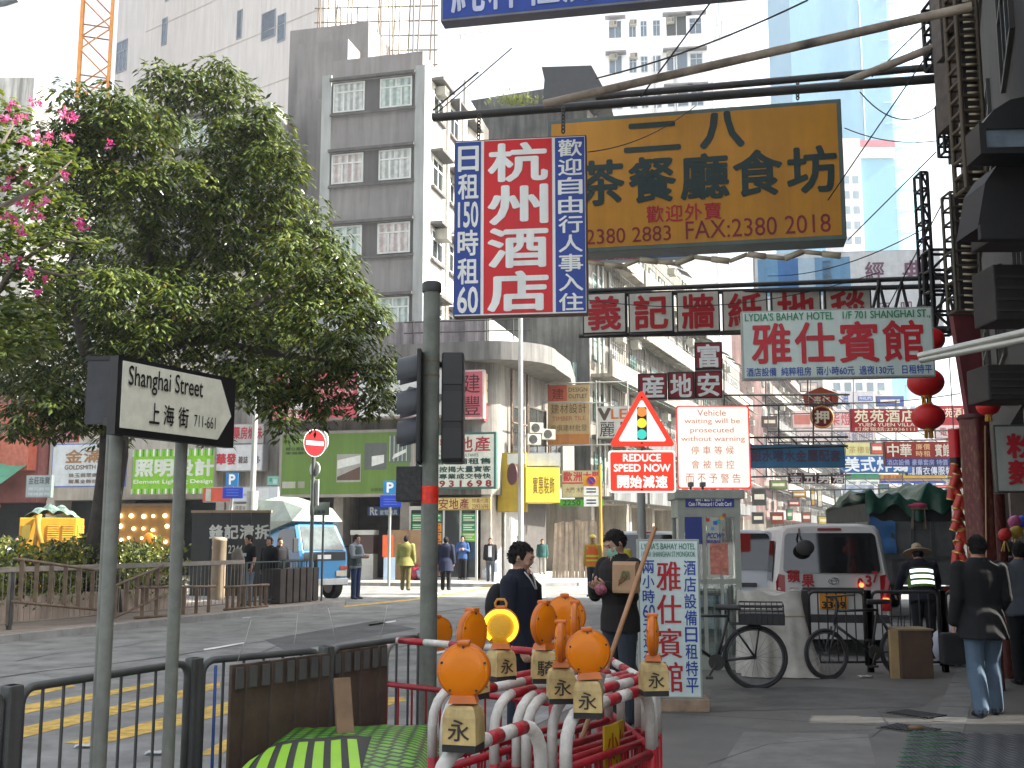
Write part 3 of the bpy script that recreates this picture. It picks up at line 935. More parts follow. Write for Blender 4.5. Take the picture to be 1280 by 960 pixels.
def farblock(name, label, px0, px1, pyt, Y, m, nx, nz, wm=None):
    a = at(px0, pyt, Y); b = at(px1, pyt, Y)
    t = thing(name, label, 'building', V((a.x, Y, 0)))
    W = b.x - a.x
    MB().box(0, 0, 0, W, 15, a.z).build('wall', m, t)
    for i in range(nx):
        mb = MB()
        for j in range(nz):
            z_ = a.z - 2.6 - j * 3.1
            if z_ > 3: mb.box(.5 + i * (W - 1) / nx, -.05, z_, .5 + i * (W - 1) / nx + (W - 1) / nx * .6, -.002, z_ + 1.5)
        mb.build('window_column', wm or C('#6f7f86', .3), t)
        if i % 2:
            mb = MB()
            for j in range(nz): 
                z_ = a.z - 3.0 - j * 3.1
                if z_ > 3: mb.box(.5 + i * (W - 1) / nx, -.6, z_ - .1, .5 + i * (W - 1) / nx + .9, -.051, z_ + .5)
            mb.build('air_conditioners', C('#b9bcb8', .5), t)
farblock('white_flats', 'white block of flats with air conditioners seen behind the paired lanterns', 1022, 1112, 425, 180, whitewall, 6, 12)
farblock('pale_flats', 'pale grey flats at the end of the street right of the white flats', 1113, 1172, 500, 190, mat('pale_grey_wall', (.6, .62, .62), .8, var=.06), 5, 8)
farblock('pink_flats', 'pink flats far up the street behind the pawnshop sign', 962, 1021, 455, 170, pinkwall, 5, 10)
farblock('yellowish_flats', 'cream flats closing the end of the street low behind the signs', 985, 1240, 575, 205, cream, 9, 4)

# ---- right hand block in shadow
rb = thing('shaded_arcade_block', 'dark shaded old block with an arcade along the right edge of the pavement', 'building', V((5.65, 11.2, 0)), atan2(1, .393))
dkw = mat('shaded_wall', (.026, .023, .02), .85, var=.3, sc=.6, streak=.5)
# invented lane admits a sun strip; unseen near part set back for sky light
pA = [(-.6, 0), (2.41, -9), (22.5, -9), (22.5, 0)]; pB = [(-3.5, 0), (-3.5, -9), (1.66, -9), (-1.35, 0)]
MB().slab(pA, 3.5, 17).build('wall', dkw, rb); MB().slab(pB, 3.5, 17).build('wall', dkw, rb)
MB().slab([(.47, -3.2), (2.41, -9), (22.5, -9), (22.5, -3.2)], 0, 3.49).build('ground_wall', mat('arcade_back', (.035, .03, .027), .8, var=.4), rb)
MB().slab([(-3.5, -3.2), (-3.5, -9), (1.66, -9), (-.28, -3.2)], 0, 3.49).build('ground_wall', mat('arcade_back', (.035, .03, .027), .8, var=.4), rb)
MB().box(-16, -16, 0, -3.51, -7, 17).build('unseen_set_back_wall', mat('set_back_render', (.30, .28, .25), .85, var=.2, sc=.5, streak=.4), rb)  # unseen; stands back so open sky brightens the foreground
MB().box(-1.5, -.3, 2.35, -.45, -.02, 17).build('sun_strip_mask', dkw, rb)  # added over the lane to cut the sun strip short
mb = MB()
for i in range(11): mb.box(-1.36 + i * .075, -.12, 0, -1.325 + i * .075, -.06, 2.34)
mb.build('sun_strip_slats', dark, rb)  # added slats that thin the sun coming through the lane
for i, x in enumerate((-3.5, -.6, 4.2, 9.2, 14.5, 21.5)):
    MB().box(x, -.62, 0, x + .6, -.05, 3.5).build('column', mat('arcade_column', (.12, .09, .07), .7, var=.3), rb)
for f in range(4):
    z = 3.5 + f * 3.2
    for k in range(4):
        x = 1.2 + k * 5.2
        T_ = MX.Rotation(pi, 4, 'Z')
        window(rb, -x - 2.2, z + 1.1, 2.1, 1.5, 0, 3, True, pane=glass_d, fr=C('#2f2c28', .6), T=T_)
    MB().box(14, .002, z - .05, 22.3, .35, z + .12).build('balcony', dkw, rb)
rb2 = thing('sunlit_far_block', 'low block farther up the right side of the street beyond the arcade', 'building', V((5.2, 11.2, 0)) + V((.393, 1, 0)) * 52, atan2(1, .393))
MB().box(0, -9, 0, 140, 0, 9).build('wall', mat('far_right_wall', (.4, .37, .33), .85, var=.2, sc=.3, streak=.3), rb2)
# ============================================================ signs
red = C('#d0141c', .45, var=.06); blue = C('#1c3f94', .45, var=.08); white = C('#e9ebe6', .45, var=.05)
dred = C('#a81c24', .5); maroon = C('#7d1a22', .5); ink = C('#141414', .5); green = C('#177a52', .5)
steel = mat('weathered_steel', (.16, .165, .16), .6, var=.35, sc=5)
sign('hotel_sign', 'tall red hotel sign with blue side columns of white writing hanging over the road', 'hanging sign', 568, 176, 734, 397, 14, -.13, face=white, casing=C('#5a4638', .6), d=.16, fw=.02,
     blocks=[(.008, .012, .205, .985, blue), (.228, .012, .742, .985, red), (.765, .012, .985, .985, blue)],
     texts=[('杭州酒店', .27, .02, .70, .985, white, .028, 'v'), (['日', '租', '150', '時', '租', '60'], .035, .03, .185, .985, white, .02, 'v'), ('歡迎自由行人事入住', .79, .02, .965, .985, white, .016, 'v')])
ysf = C('#bb8014', .5, var=.07); dgreen = C('#14302a', .5)
sign('restaurant_sign', 'large mustard yellow restaurant sign with dark green characters hung from the beams', 'hanging sign', 684, 151, 1056, 318, 17.2, -.2, face=ysf, casing=C('#55655f', .5), d=.5, fw=.07,
     texts=[('二', .275, .08, .46, .28, dgreen, .026), ('八', .535, .04, .675, .29, dgreen, .04), ('茶餐廳食坊', .10, .335, .985, .655, dgreen, .026, 'h'),
            ('歡迎外賣', .34, .69, .60, .81, dred, .014, 'h'), ('2380 2883', .135, .835, .425, .945, maroon, .0), ('FAX:2380 2018', .475, .815, .95, .945, maroon, .0)])
# sagging trunking under the yellow sign
mb = MB()
p0, p1 = at(735, 322, 17.1), at(1053, 306, 16.3)
for i in range(14):
    a = p0.lerp(p1, i / 14); b = p0.lerp(p1, (i + 1) / 14)
    mb.tube([a + V((0, .1, -.05 - .05 * (i % 3))), b + V((0, .1, -.05 - .05 * ((i + 1) % 3)))], .035 + .015 * (i % 2), 6)
tag(mb.build('cable_trunking', C('#b4ab93', .6)), 'pale lumpy cable trunking running under the yellow restaurant sign', 'trunking')
sign('striped_sign', 'narrow pink and blue sign peeping out under the yellow restaurant sign', 'hanging sign', 700, 312, 872, 330, 24, -.2, face=C('#7c8790', .5), casing=C('#9aa3a8', .5),
     blocks=[(.0, .02, .2, .9, C('#314b78', .5)), (.2, .02, .62, .9, C('#9c3f52', .5)), (.62, .02, .98, .9, C('#314b78', .5))], texts=[('酒店', .3, .1, .55, .85, C('#c9a9ae', .5), .02, 'h')])
# top blue sign
sign('room_sign', 'blue room rental sign cut off by the top of the picture with white characters', 'hanging sign', 552, -120, 960, 27, 12, -.2, face=blue, casing=C('#6f7480', .5), d=.2, fw=.03,
     texts=[('純粹租房歡迎光臨', .03, .55, .97, .94, C('#b9c0d6', .5), .02, 'h')])
# boxes of the wallpaper shop
chars = '義記牆紙地毯'
xs = [(728, 783), (785, 842), (845, 900), (902, 960), (963, 1027), (1030, 1090)]
names = ['first, with the character for righteous', 'second, beside the hotel sign box', 'third, over the red estate boxes', 'fourth, half behind the white hotel banner', 'fifth, mostly behind the white hotel banner', 'last, at its right end']
for c, (a, b), nm in zip(chars, xs, names):
    k = (a - 728) / 362
    sign('lightbox', 'white box with red calligraphy in the wallpaper row, ' + nm, 'lightbox', a, 367 - 8 * k, b, 418 - 6 * k, 20.5 - (a - 728) / FPX * 20 * .2, -.2, face=C('#c6c4b8', .45), casing=black, d=.3, fw=.03,
         texts=[(c, .14, .1, .86, .9, dred, .024)], group='white boxes of the wallpaper shop row')
def beam(name, label, a, b, r=.06, m=None, group=None, n=6, cat='beam', ends=()):
    mb = MB(); mb.cyl(a, b, r, n=n)
    return tag(mb.build(name, m or dark), label, cat, group)
# truss carrying the boxes
tr = thing('sign_truss', 'dark steel truss carrying the white wallpaper boxes across to the arcade block', 'truss', at(728, 365, 20.6))
o0 = at(728, 365, 20.6)
mb = MB()
for (ya, yb) in ((364, 346), (420, 410), (369, 357)):
    mb.cyl(at(724, ya, 20.8) - o0, at(1200, yb, 18.9) - o0, .045, n=6)
mb.build('rail', dark, tr)
mb = MB()
for i in range(9):
    xa = 1085 + i * 14
    mb.cyl(at(xa, 352 if i % 2 else 412, 19.2) - o0, at(xa + 14, 412 if i % 2 else 352, 19.1) - o0, .03, n=5)
mb.cyl(at(1098, 350, 19.2) - o0, at(1098, 412, 19.2) - o0, .03, n=5)
mb.build('lattice', dark, tr)
# estate boxes
for c, a, b, y0, y1, nm in (('富', 868, 903, 428, 462, 'single red box above the row, with white strokes'), ('産', 797, 834, 467, 500, 'left red box of the estate row behind the warning triangle tip'), ('地', 834, 868, 465, 499, 'middle red box of the estate row'), ('安', 868, 903, 464, 498, 'right red box of the estate row under the single one')):
    sign('lightbox', nm, 'lightbox', a, y0, b, y1, 27, -.15, face=C('#8e1f28', .45), casing=C('#3a2222', .5), d=.3, fw=.04, texts=[(c, .12, .1, .88, .92, white, .025)], group='red boxes of the estate agent')
# hotel banner
sb_ = C('#bccbc2', .4, var=.04); sred = C('#b01626', .45); sblu = C('#22409c', .45); sgrn = C('#147a50', .45)
sign('hotel_banner', 'white hotel banner sign with green street address and four large red characters', 'hanging sign', 926, 389, 1168, 475, 13, -.13, face=sb_, casing=C('#8f968f', .4), d=.14, fw=.022,
     texts=[("LYDIA'S BAHAY HOTEL   1/F 701 SHANGHAI ST.,", .02, .04, .985, .17, sgrn, -.015), ('雅仕賓館', .04, .2, .955, .77, sred, .022, 'h'), ('酒店設備  純粹租房  兩小時60元  過夜130元   日租特平', .02, .83, .98, .955, sblu, .012)])
# standing light box on the pavement
b0 = onz(800, 880, 0)
YB = 10.7
lbx = thing('standing_lightbox', 'white standing hotel light box on a wooden base on the pavement behind the amber lamps', 'light box', at(800, 872, YB) * V((1, 1, 0)), atan2(-.06, 1))
W = .60; z0 = .12; Hb = at(800, 674, YB).z - z0
MB().box(-.02, -.03, 0, W + .06, .3, z0, b=.01).build('base', mat('worn_timber', (.30, .21, .14), .7, var=.35, sc=6), lbx)
MB().box(0, 0, z0, W, .22, z0 + Hb, b=.008).build('casing', C('#9aa098', .4), lbx)
MB().box(.015, -.004, z0 + .02, W - .02, .004, z0 + Hb - .02).build('panel', C('#d2e2de', .4, var=.03), lbx)
def lt(texts):
    by = {}
    for (s, x0, y0, x1, y1, m, bo, mode) in texts:
        mb = by.setdefault(m.name, (MB(), m))[0]
        a = (x0 * W, z0 + (1 - y1) * Hb, x1 * W, z0 + (1 - y0) * Hb)
        (vtext if mode == 'v' else put_text)(mb, s, *a, y=-.008, bold=bo)
    for k in by: by[k][0].build('lettering', by[k][1], lbx)
lt([("LYDIA'S BAHAY HOTEL", .06, .025, .93, .065, sgrn, -.008, 'f'), ('1/F 701 SHANGHAI ST.MONGKOK', .06, .078, .93, .112, sgrn, -.005, 'f'),
    ('雅仕賓館', .30, .13, .68, .97, sred, -.02, 'v'), (['兩', '小', '時', '60', '元', '過', '夜', '130', '元'], .07, .13, .26, .97, sblu, .012, 'v'), ('酒店設備 日租特平'.replace(' ', ''), .74, .13, .93, .97, sblu, .012, 'v')])

# ---- traffic warning signs on their pole
lit_w = mat('flash_glow_white', (.93, .90, .82), .35, var=0, emit=.2)  # weak emission stands in for flash light thrown back by the sheeting
lit_r = mat('flash_glow_red', (.85, .035, .012), .35, var=0, emit=.24)  # red sheeting, same emission in place of returned flash
YW = 11.8
pw = at(803, 660, YW); 
ws = thing('warning_sign', 'red bordered traffic light warning triangle above a red reduce speed plate on a grey pole', 'road sign', (pw.x, YW, 0))
MB().cyl((0, .06, 0), (0, .06, at(803, 490, YW).z), .045, n=12).build('pole', C('#7c8079', .5), ws)
def L_(px, py): p = at(px, py, YW); return (p.x - pw.x, p.z)
def rtri(cx, zb, w, h, r):
    pts = []
    for (x, z, a) in ((cx - w / 2 + r, zb + r, 210), (cx + w / 2 - r, zb + r, 330), (cx, zb + h - r * 1.6, 90)):
        for i in range(-3, 4): pts.append((x + r * cos(R(a + i * 18)), z + r * sin(R(a + i * 18))))
    return pts
cx = L_(802, 500)[0]; zb = L_(802, 558)[1]; zt = L_(802, 487)[1]; tw = L_(842, 558)[0] - L_(763, 558)[0]
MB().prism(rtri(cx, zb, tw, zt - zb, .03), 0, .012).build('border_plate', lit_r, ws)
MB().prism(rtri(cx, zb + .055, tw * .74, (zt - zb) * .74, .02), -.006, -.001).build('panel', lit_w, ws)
xl = L_(796, 510)[0]; xr = L_(808, 510)[0]
MB().prism(rrect(xl, L_(0, 550)[1], xr, L_(0, 509)[1], .012), -.012, -.007).build('signal_symbol', black, ws)
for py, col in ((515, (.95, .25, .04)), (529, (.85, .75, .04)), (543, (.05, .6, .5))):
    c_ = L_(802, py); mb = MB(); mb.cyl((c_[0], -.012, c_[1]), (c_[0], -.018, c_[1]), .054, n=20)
    mb.build('signal_dot', mat('dot_%d' % py, col, .4, var=0, emit=.2), ws)  # dots emit too, as if flash came back off them
xa, za = L_(761, 616); xb, zb2 = L_(844, 563)
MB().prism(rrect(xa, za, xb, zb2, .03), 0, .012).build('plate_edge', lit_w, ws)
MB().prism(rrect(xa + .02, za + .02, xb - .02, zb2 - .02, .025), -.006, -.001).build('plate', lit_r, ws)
mb = MB(); w_ = xb - xa; h_ = zb2 - za
put_text(mb, 'REDUCE', xa + .22 * w_, za + .74 * h_, xa + .78 * w_, za + .91 * h_, -.01, .03)
put_text(mb, 'SPEED NOW', xa + .08 * w_, za + .5 * h_, xa + .92 * w_, za + .67 * h_, -.01, .03)
htext(mb, '開始減速', xa + .12 * w_, za + .12 * h_, xa + .88 * w_, za + .4 * h_, -.01, .035)
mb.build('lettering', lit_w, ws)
mb = MB()
for py in (497, 554, 562, 612): c_ = L_(802, py); mb.cyl((c_[0], -.012, c_[1]), (c_[0], -.02, c_[1]), .012, n=8)
mb.build('bolt', dark, ws)
YV = 15.7
pv = at(891, 560, YV)
vs_ = thing('parking_warning_sign', 'white prosecution warning sign with a thin red border above the phone booth', 'road sign', (pv.x, YV, 0))
def Lv(px, py): p = at(px, py, YV); return (p.x - pv.x, p.z)
MB().cyl((0, .05, ZR), (0, .05, Lv(0, 520)[1]), .04, n=10).build('pole', C('#7c8079', .5), vs_)
xa, za = Lv(847, 611); xb, zb2 = Lv(936, 507)
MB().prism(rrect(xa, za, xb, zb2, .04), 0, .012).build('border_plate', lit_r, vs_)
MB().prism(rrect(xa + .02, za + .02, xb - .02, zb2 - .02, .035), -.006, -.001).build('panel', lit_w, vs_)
mb = MB(); w_ = xb - xa; h_ = zb2 - za
vr = mat('red_ink_flash_glow', (.62, .22, .12), .5, var=0, emit=.1)  # ink carries a little of the imitated flash return
for s, x0, x1, y0, y1 in (('Vehicle', .29, .68, .05, .125), ('waiting will be', .11, .87, .155, .235), ('prosecuted', .19, .78, .265, .345), ('without warning', .06, .93, .37, .45)):
    put_text(mb, s, xa + x0 * w_, za + (1 - y1) * h_, xa + x1 * w_, za + (1 - y0) * h_, -.01, .0)
for s, x0, x1, y0, y1 in (('停車等候', .17, .8, .49, .59), ('會被檢控', .17, .8, .66, .76), ('而不予警告', .09, .88, .82, .93)):
    htext(mb, s, xa + x0 * w_, za + (1 - y1) * h_, xa + x1 * w_, za + (1 - y0) * h_, -.01, .0, .3)
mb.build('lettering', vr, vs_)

# ---- street name plates at left
a = at(152, 450, 4.9); b = at(290, 480, 5.62)
dv = V((b.x - a.x, b.y - a.y, 0)); Ls = dv.length
sn = thing('street_nameplate', 'white arrow shaped street name plate on two grey posts at the kerb', 'street sign', (a.x, a.y, 0), atan2(dv.y, dv.x))
zb_ = at(152, 535, 4.9).z; zt_ = at(152, 450, 4.9).z; hh = zt_ - zb_
ar = [(0, zb_), (Ls * .87, zb_), (Ls, zb_ + hh * .42), (Ls * .88, zt_), (0, zt_)]
fw_ = .018
MB().prism([(-.02, zb_ - .03), (Ls + .03, zb_ - .03), (Ls + .03, zt_ + .02), (-.02, zt_ + .02)], 0, .05).build('frame', black, sn)
MB().prism([(x * .985 + .008, zb_ + (z - zb_) * .985 + .003) for x, z in ar], -.006, .01).build('panel', mat('enamel_plate', (.84, .84, .70), .4, var=.1, sc=14), sn)
mb = MB()
put_text(mb, 'Shanghai Street', Ls * .05, zb_ + hh * .56, Ls * .70, zt_ - hh * .06, -.01, .006)
put_text(mb, '上', Ls * .235, zb_ + hh * .13, Ls * .32, zb_ + hh * .44, -.01, .012)
put_text(mb, '海', Ls * .355, zb_ + hh * .13, Ls * .445, zb_ + hh * .44, -.01, .012)
put_text(mb, '街', Ls * .485, zb_ + hh * .13, Ls * .575, zb_ + hh * .44, -.01, .012)
put_text(mb, '711-661', Ls * .63, zb_ + hh * .17, Ls * .835, zb_ + hh * .36, -.01, .0)
mb.build('lettering', black, sn)
post_m = mat('grey_post', (.18, .19, .165), .6, var=.2, sc=12, bump=.1)
for f, s_ in ((.10, 1), (.66, 1)):
    MB().cyl((Ls * f, .085, -.05), (Ls * f, .085, zb_ + .1), .031, n=14).build('post', post_m, sn)
mb = MB()
for f in (.10, .66): mb.box(Ls * f - .04, .045, zb_ + .02, Ls * f + .04, .13, zb_ + .06)
mb.build('clamp', dark, sn)
c_ = at(110, 447, 5.05); zc = at(110, 530, 5.05).z
bn = thing('street_nameplate', 'dark grey back of a second street name plate turned away beside the white arrow plate', 'street sign', (c_.x, c_.y, 0), -.12)
MB().box(0, 0, zc, .158, .03, c_.z).build('panel', mat('dark_plate_back', (.035, .037, .042), .5, var=.35, sc=9), bn)
MB().box(-.006, -.006, c_.z - .014, .16, .036, c_.z + .006).build('frame', black, bn)
MB().cyl((.10, .07, 0), (.10, .07, c_.z - .02), .022, n=10).build('post', post_m, bn)

# ---- beams and rusty pipes that carry the signs
rp = rust
beam('sign_beam', 'long dark steel beam holding the red and yellow signs from the arcade block', at(541, 147, 15.6), at(1200, 96, 14.0), .065, dark)
beam('sign_beam', 'second dark steel beam just above and behind the long one', at(745, 121, 16.6), at(1200, 81, 14.8), .055, dark)
beam('rusty_pole', 'long rusty pole slanting up to the right across the sky', at(680, 130, 13.2), at(1215, 8, 11.2), .052, mat('rusty_pale_pole', (.24, .20, .155), .7, var=.75, sc=2.2, bump=.3), n=10)
beam('rusty_pole', 'short rusty pole slanting above the end of the yellow sign', at(1051, 105, 14.6), at(1215, 40, 13.2), .055, mat('rusty_pale_pole', (.24, .20, .155), .7, var=.75, sc=2.2, bump=.3), n=10)
for nm, a, b, Y in (('left end', (599, 145), (598, 176), 14.6), ('between the hotel and restaurant signs', (704, 137), (704, 168), 14.5), ('right end', (997, 100), (997, 126), 16.5)):
    mb = MB()
    pa, pb = at(*a, Y), at(*b, Y - .3)
    for i in range(7): mb.tube([pa.lerp(pb, i / 7) + V((.02 * cos(q), 0, .035 * sin(q))) for q in [k * pi / 4 for k in range(8)]], .012, 5, closed=True)
    tag(mb.build('hanging_chain', dark), 'iron chain holding a sign to its beam, ' + nm, 'chain', 'chains the signs hang from')
def wire(label, pts, r=.008, sag=0.0):
    P_ = [at(*p) for p in pts]
    if len(P_) == 2:
        P_ = [P_[0].lerp(P_[1], i / 12) + V((0, 0, -sag * 4 * (i / 12) * (1 - i / 12))) for i in range(13)]
    mb = MB(); mb.tube(P_, r, 4)
    return tag(mb.build('wire', mat('wire_black', (.02, .02, .02), .6, var=0)), label, 'wire', 'wires stretched between the signs')
for i, (pts, sg, lb_) in enumerate([
    ([(745, 98, 16), (1010, 0, 14)], .1, 'thin wire rising to the right in front of the white apartment block'),
    ([(793, 132, 16.5), (905, -20, 14.5)], 0, 'wire rising steeply over the middle of the white apartment block'),
    ([(735, 190, 15), (870, 132, 16.8)], .15, 'slack pale wire drooping over the top left of the yellow sign'),
    ([(1070, 460, 18), (1180, 250, 15)], 0, 'wire slanting down from the arcade block behind the white hotel banner'),
    ([(960, 345, 19), (1165, 280, 15)], .2, 'wire crossing in front of the grey billboard'),
    ([(1056, 160, 16), (1172, 176, 14)], .1, 'wire from the right edge of the yellow sign to the arcade block'),
    ([(1075, 115, 15), (1172, 132, 14)], .3, 'slack wire below the dark beams near the arcade block'),
    ([(1035, 250, 16), (1165, 60, 13.5)], 0, 'long wire slanting up right of the yellow sign'),
    ([(1090, 96, 14.5), (1165, 22, 13)], 0, 'stay wire above the short rusty pole'),
    ([(1060, 300, 17), (1170, 190, 14.5)], 0, 'wire in front of the banded tower'),
    ([(735, 375, 18), (1100, 340, 17)], .3, 'wire running in front of the wallpaper boxes'),
    ([(1000, 500, 22), (1200, 492, 16)], .1, 'dark wire behind the lanterns'),
    ([(541, 138, 15.6), (598, 90, 15)], 0, 'stay rod above the left end of the long beam'),
    ([(545, 142, 15.6), (640, 60, 15)], 0, 'thin stay wire rising from the left end of the long beam')]):
    wire(lb_, pts, .009 if i not in (0, 1, 12) else .013, sg)

# ---- neon sign frames fixed to the arcade block
def lattice(name, label, px0, px1, py0, py1, Y, m, bays, r=.03, depth=.35, extra=None):
    a = at(px0, py1, Y); b = at(px1, py1, Y); zt = at(px0, py0, Y).z
    t = thing(name, label, 'sign frame', a)
    w_ = b.x - a.x; h_ = zt - a.z
    mb = MB()
    for x in (0, w_):
        for y in (0, depth): mb.cyl((x, y, 0), (x, y, h_), r, n=5)
    mb.build('upright', m, t)
    mb = MB()
    for i in range(bays + 1):
        z = h_ * i / bays
        for y in (0, depth): mb.cyl((0, y, z), (w_, y, z), r * .75, n=5)
        for x in (0, w_): mb.cyl((x, 0, z), (x, depth, z), r * .75, n=5)
        if extra: continue
        if i < bays and i % 2: mb.cyl((0, 0, z), (w_, 0, h_ * (i + 1) / bays), r * .7, n=5)
        elif i < bays: mb.cyl((w_, 0, z), (0, 0, h_ * (i + 1) / bays), r * .7, n=5)
    mb.build('lattice', m, t)
    if extra: extra(t, w_, h_)
    return t
rungm = C('#4f4434', .6)
def neon(t, w_, h_):
    mb = MB(); n = int(h_ / .085)
    for i in range(n):
        z = h_ * i / n
        mb.tube([(w_ * .25, -.05, z), (w_ * .5, -.09, z - .015), (w_ * .8, -.05, z)], .013, 5)
    mb.build('neon_tube', C('#9a8f78', .35), t)
    MB().box(w_ * .2, .02, 0, w_ * .95, .1, h_).build('backing', C('#2b241e', .7), t)
lattice('neon_sign_frame', 'tall brown neon sign frame with rungs of tubes on the corner of the arcade block', 1208, 1234, -30, 235, 11.8, rungm, 14, .03, .3, neon)
lattice('neon_sign_frame', 'lower neon frame of curled pale tubes hanging below the white plastic sheet', 1196, 1228, 240, 388, 12.6, C('#4b453a', .6), 8, .022, .25, neon)
lattice('steel_sign_frame', 'black open steel frame against the sky beside the neon frame, upper one', 1168, 1178, 0, 78, 13.6, black, 5, .03, .3)
lattice('steel_sign_frame', 'black open steel frame with sky showing through its bays below the dark beams', 1181, 1196, 126, 190, 13.6, black, 5, .025, .2)
lattice('steel_sign_frame', 'tall thin black steel frame rising behind the right end of the white hotel banner', 1161, 1169, 215, 400, 17.5, black, 9, .03, .3)
lattice('steel_sign_frame', 'wide black steel frame between the grey billboard and the neon tubes', 1168, 1196, 312, 415, 17, black, 4, .035, .3)
mb = MB()
aa = at(1177, 75, 13)
mb.box(-.03, -.1, 0, .06, .1, 1.05); mb.box(.14, -.1, -.3, .35, .3, 2.1); mb.box(.2, -.25, -1.2, .3, .1, .2)
mb.box(.02, -.16, .35, .16, .1, .75, b=.02); mb.box(.1, .1, -.8, .55, .5, 1.4)
for i in range(5): mb.cyl((.05 + .06 * i, -.2, -.9 + .1 * i), (.35, -.2, -.2 + .3 * i), .02, n=5)
tag(mb.build('switch_gear', mat('grimy_brown', (.07, .055, .045), .7, var=.5, sc=7), loc=aa), 'grimy brown clutter of boxes and conduits beside the neon frame at the top', 'conduit box')
mb = MB()
pa = at(1206, 205, 12.2)
mb.grid(lambda u, v: (pa.x - .02 + .16 * u + .02 * sin(v * 9), pa.y + .05 * sin(u * 4 + v * 6), pa.z + .95 * v + .02 * sin(u * 7)), 8, 14)
tag(mb.build('plastic_sheet', C('#a5a8a6', .35)), 'torn sheet of pale plastic hanging beside the tall neon frame', 'plastic sheet')
# floodlight
fl_ = at(1226, 192, 9.6)
ft = thing('floodlight', 'black boxy floodlight with a glass window hanging from the arcade block', 'floodlight', fl_, -.05)
mb = MB(); mb.box(0, 0, 0, .62, .35, .06); mb.box(0, 0, .24, .62, .35, .3); mb.box(0, 0, .06, .06, .35, .24); mb.box(.56, 0, .06, .62, .35, .24); mb.box(.06, .3, .06, .56, .35, .24); mb.build('housing', black, ft)
mb = MB(); mb.prism([(.04, .3), (.62, .3), (.62, .58), (.3, .52), (.14, .42)], .0, .35); mb.build('hood', black, ft)
MB().box(.06, .03, .06, .56, .05, .24).build('glass', mat('lamp_glass', (.16, .2, .23), .05, var=.3, sc=3, spec=.8), ft)
MB().sph((.36, .15, .15), (.1, .08, .09), 14, 8).build('bulb', mat('bulb_dark', (.02, .02, .03), .1, var=0), ft)
MB().cyl((.35, .2, .4), (.9, .9, .9), .03, n=8).build('bracket', black, ft)
mb = MB()
q = at(1222, 285, 10)
mb.prism([(0, 0), (.7, 0), (.7, .72), (.22, .62), (.1, .45)], 0, .5); mb.box(0, -.06, -.12, .75, 0, .02)
tag(mb.build('canopy', mat('black_canopy', (.02, .019, .02), .7, var=.3), loc=q), 'black curved metal canopy under the floodlight at the right edge', 'canopy')
# twin silver pipes poking in from the right
for k, (dy, lb_) in enumerate(((0, 'upper silver pipe of the pair poking in front of the white hotel banner'), (7, 'lower silver pipe of the pair poking in front of the white hotel banner'))):
    mb = MB(); a_, b_ = at(1149 + k * 2, 445 + dy - k * 2, 7.6), at(1330, 404 + dy * 1.6, 6.7)
    mb.cyl(a_, b_, .024, n=12)
    tag(mb.build('silver_pipe', mat('dull_silver', (.42, .41, .36), .4, var=.2, metal=.5)), lb_, 'pipe', 'pair of silver pipes')
# red board below the neon frame
mb = MB(); q = at(1203, 520, 13.2); w_ = at(1232, 520, 13.2).x - q.x
mb.prism([(.08, 0), (w_, .05), (w_, at(0, 388, 13.2).z - q.z), (-.05, at(0, 388, 13.2).z - q.z)], 0, .12)
tag(mb.build('red_board', mat('dull_red_board', (.14, .025, .03), .6, var=.4, sc=3), loc=q), 'dull red tapering board hanging above the red and gold pillar', 'board')

# ---- signs along the street, near to far
S = sign
lg = C('#a9adb0', .5); prp = C('#5d3f52', .5)
S('billboard', 'grey billboard with purple characters and blue pictures behind the wallpaper boxes', 'billboard', 942, 318, 1178, 425, 46, -.12, face=lg, casing=C('#7d7f80', .5), d=.5,
  blocks=[(.02, .06, .13, .5, C('#4f7897', .5)), (.13, .06, .24, .5, C('#2b5a8c', .5)), (.24, .06, .33, .5, C('#8da2b2', .5)), (.33, .06, .52, .5, C('#4f7897', .5)), (.37, .1, .42, .45, C('#b9c0c2', .5))],
  texts=[('經', .6, .13, .70, .34, prp, .02), ('典', .80, .13, .92, .34, prp, .03), ('酒', .66, .6, .72, .74, prp, .01), ('吧', .78, .6, .84, .74, prp, .01), ('廊', .9, .6, .95, .74, prp, .01)])
S('pawnshop_sign', 'bat shaped red pawnshop sign with a round medallion hanging beside the white hotel banner', 'hanging sign', 1012, 494, 1041, 508, 34, -.1, face=C('#8a2a22', .5), casing=C('#6b1f1a', .5), d=.15, texts=[('泰仁', .15, .1, .9, .9, C('#d8c9a8', .5), .02, 'h')])
ps = [o for o in COL.objects if o.name.startswith('pawnshop_sign')][0]
mb = MB(); W_, H_ = ps['w'], ps['h']
mb.prism([(-.15, .0), (W_ + .15, 0), (W_ + .2, H_ * 1.1), (W_ * .8, H_ * 1.5), (W_ * .5, H_ * 1.75), (W_ * .2, H_ * 1.5), (-.2, H_ * 1.1)], .02, .12); mb.build('crest', C('#9c4a2c', .5), ps)
mb = MB(); mb.cyl((W_ / 2, .02, -H_ * .95), (W_ / 2, .12, -H_ * .95), H_ * .95, n=24); mb.build('medallion', C('#7a1d1a', .5), ps)
mb = MB(); mb.tube([(W_ / 2 + H_ * .95 * cos(R(a)), .02, -H_ * .95 + H_ * .95 * sin(R(a))) for a in range(0, 360, 15)], .035, 5, closed=True); mb.build('medallion_rim', C('#b07a3c', .5), ps)
mb = MB(); put_text(mb, '押', W_ * .2, -H_ * 1.5, W_ * .8, -H_ * .4, 0, .03); mb.build('lettering', C('#e4d9bc', .5), ps)
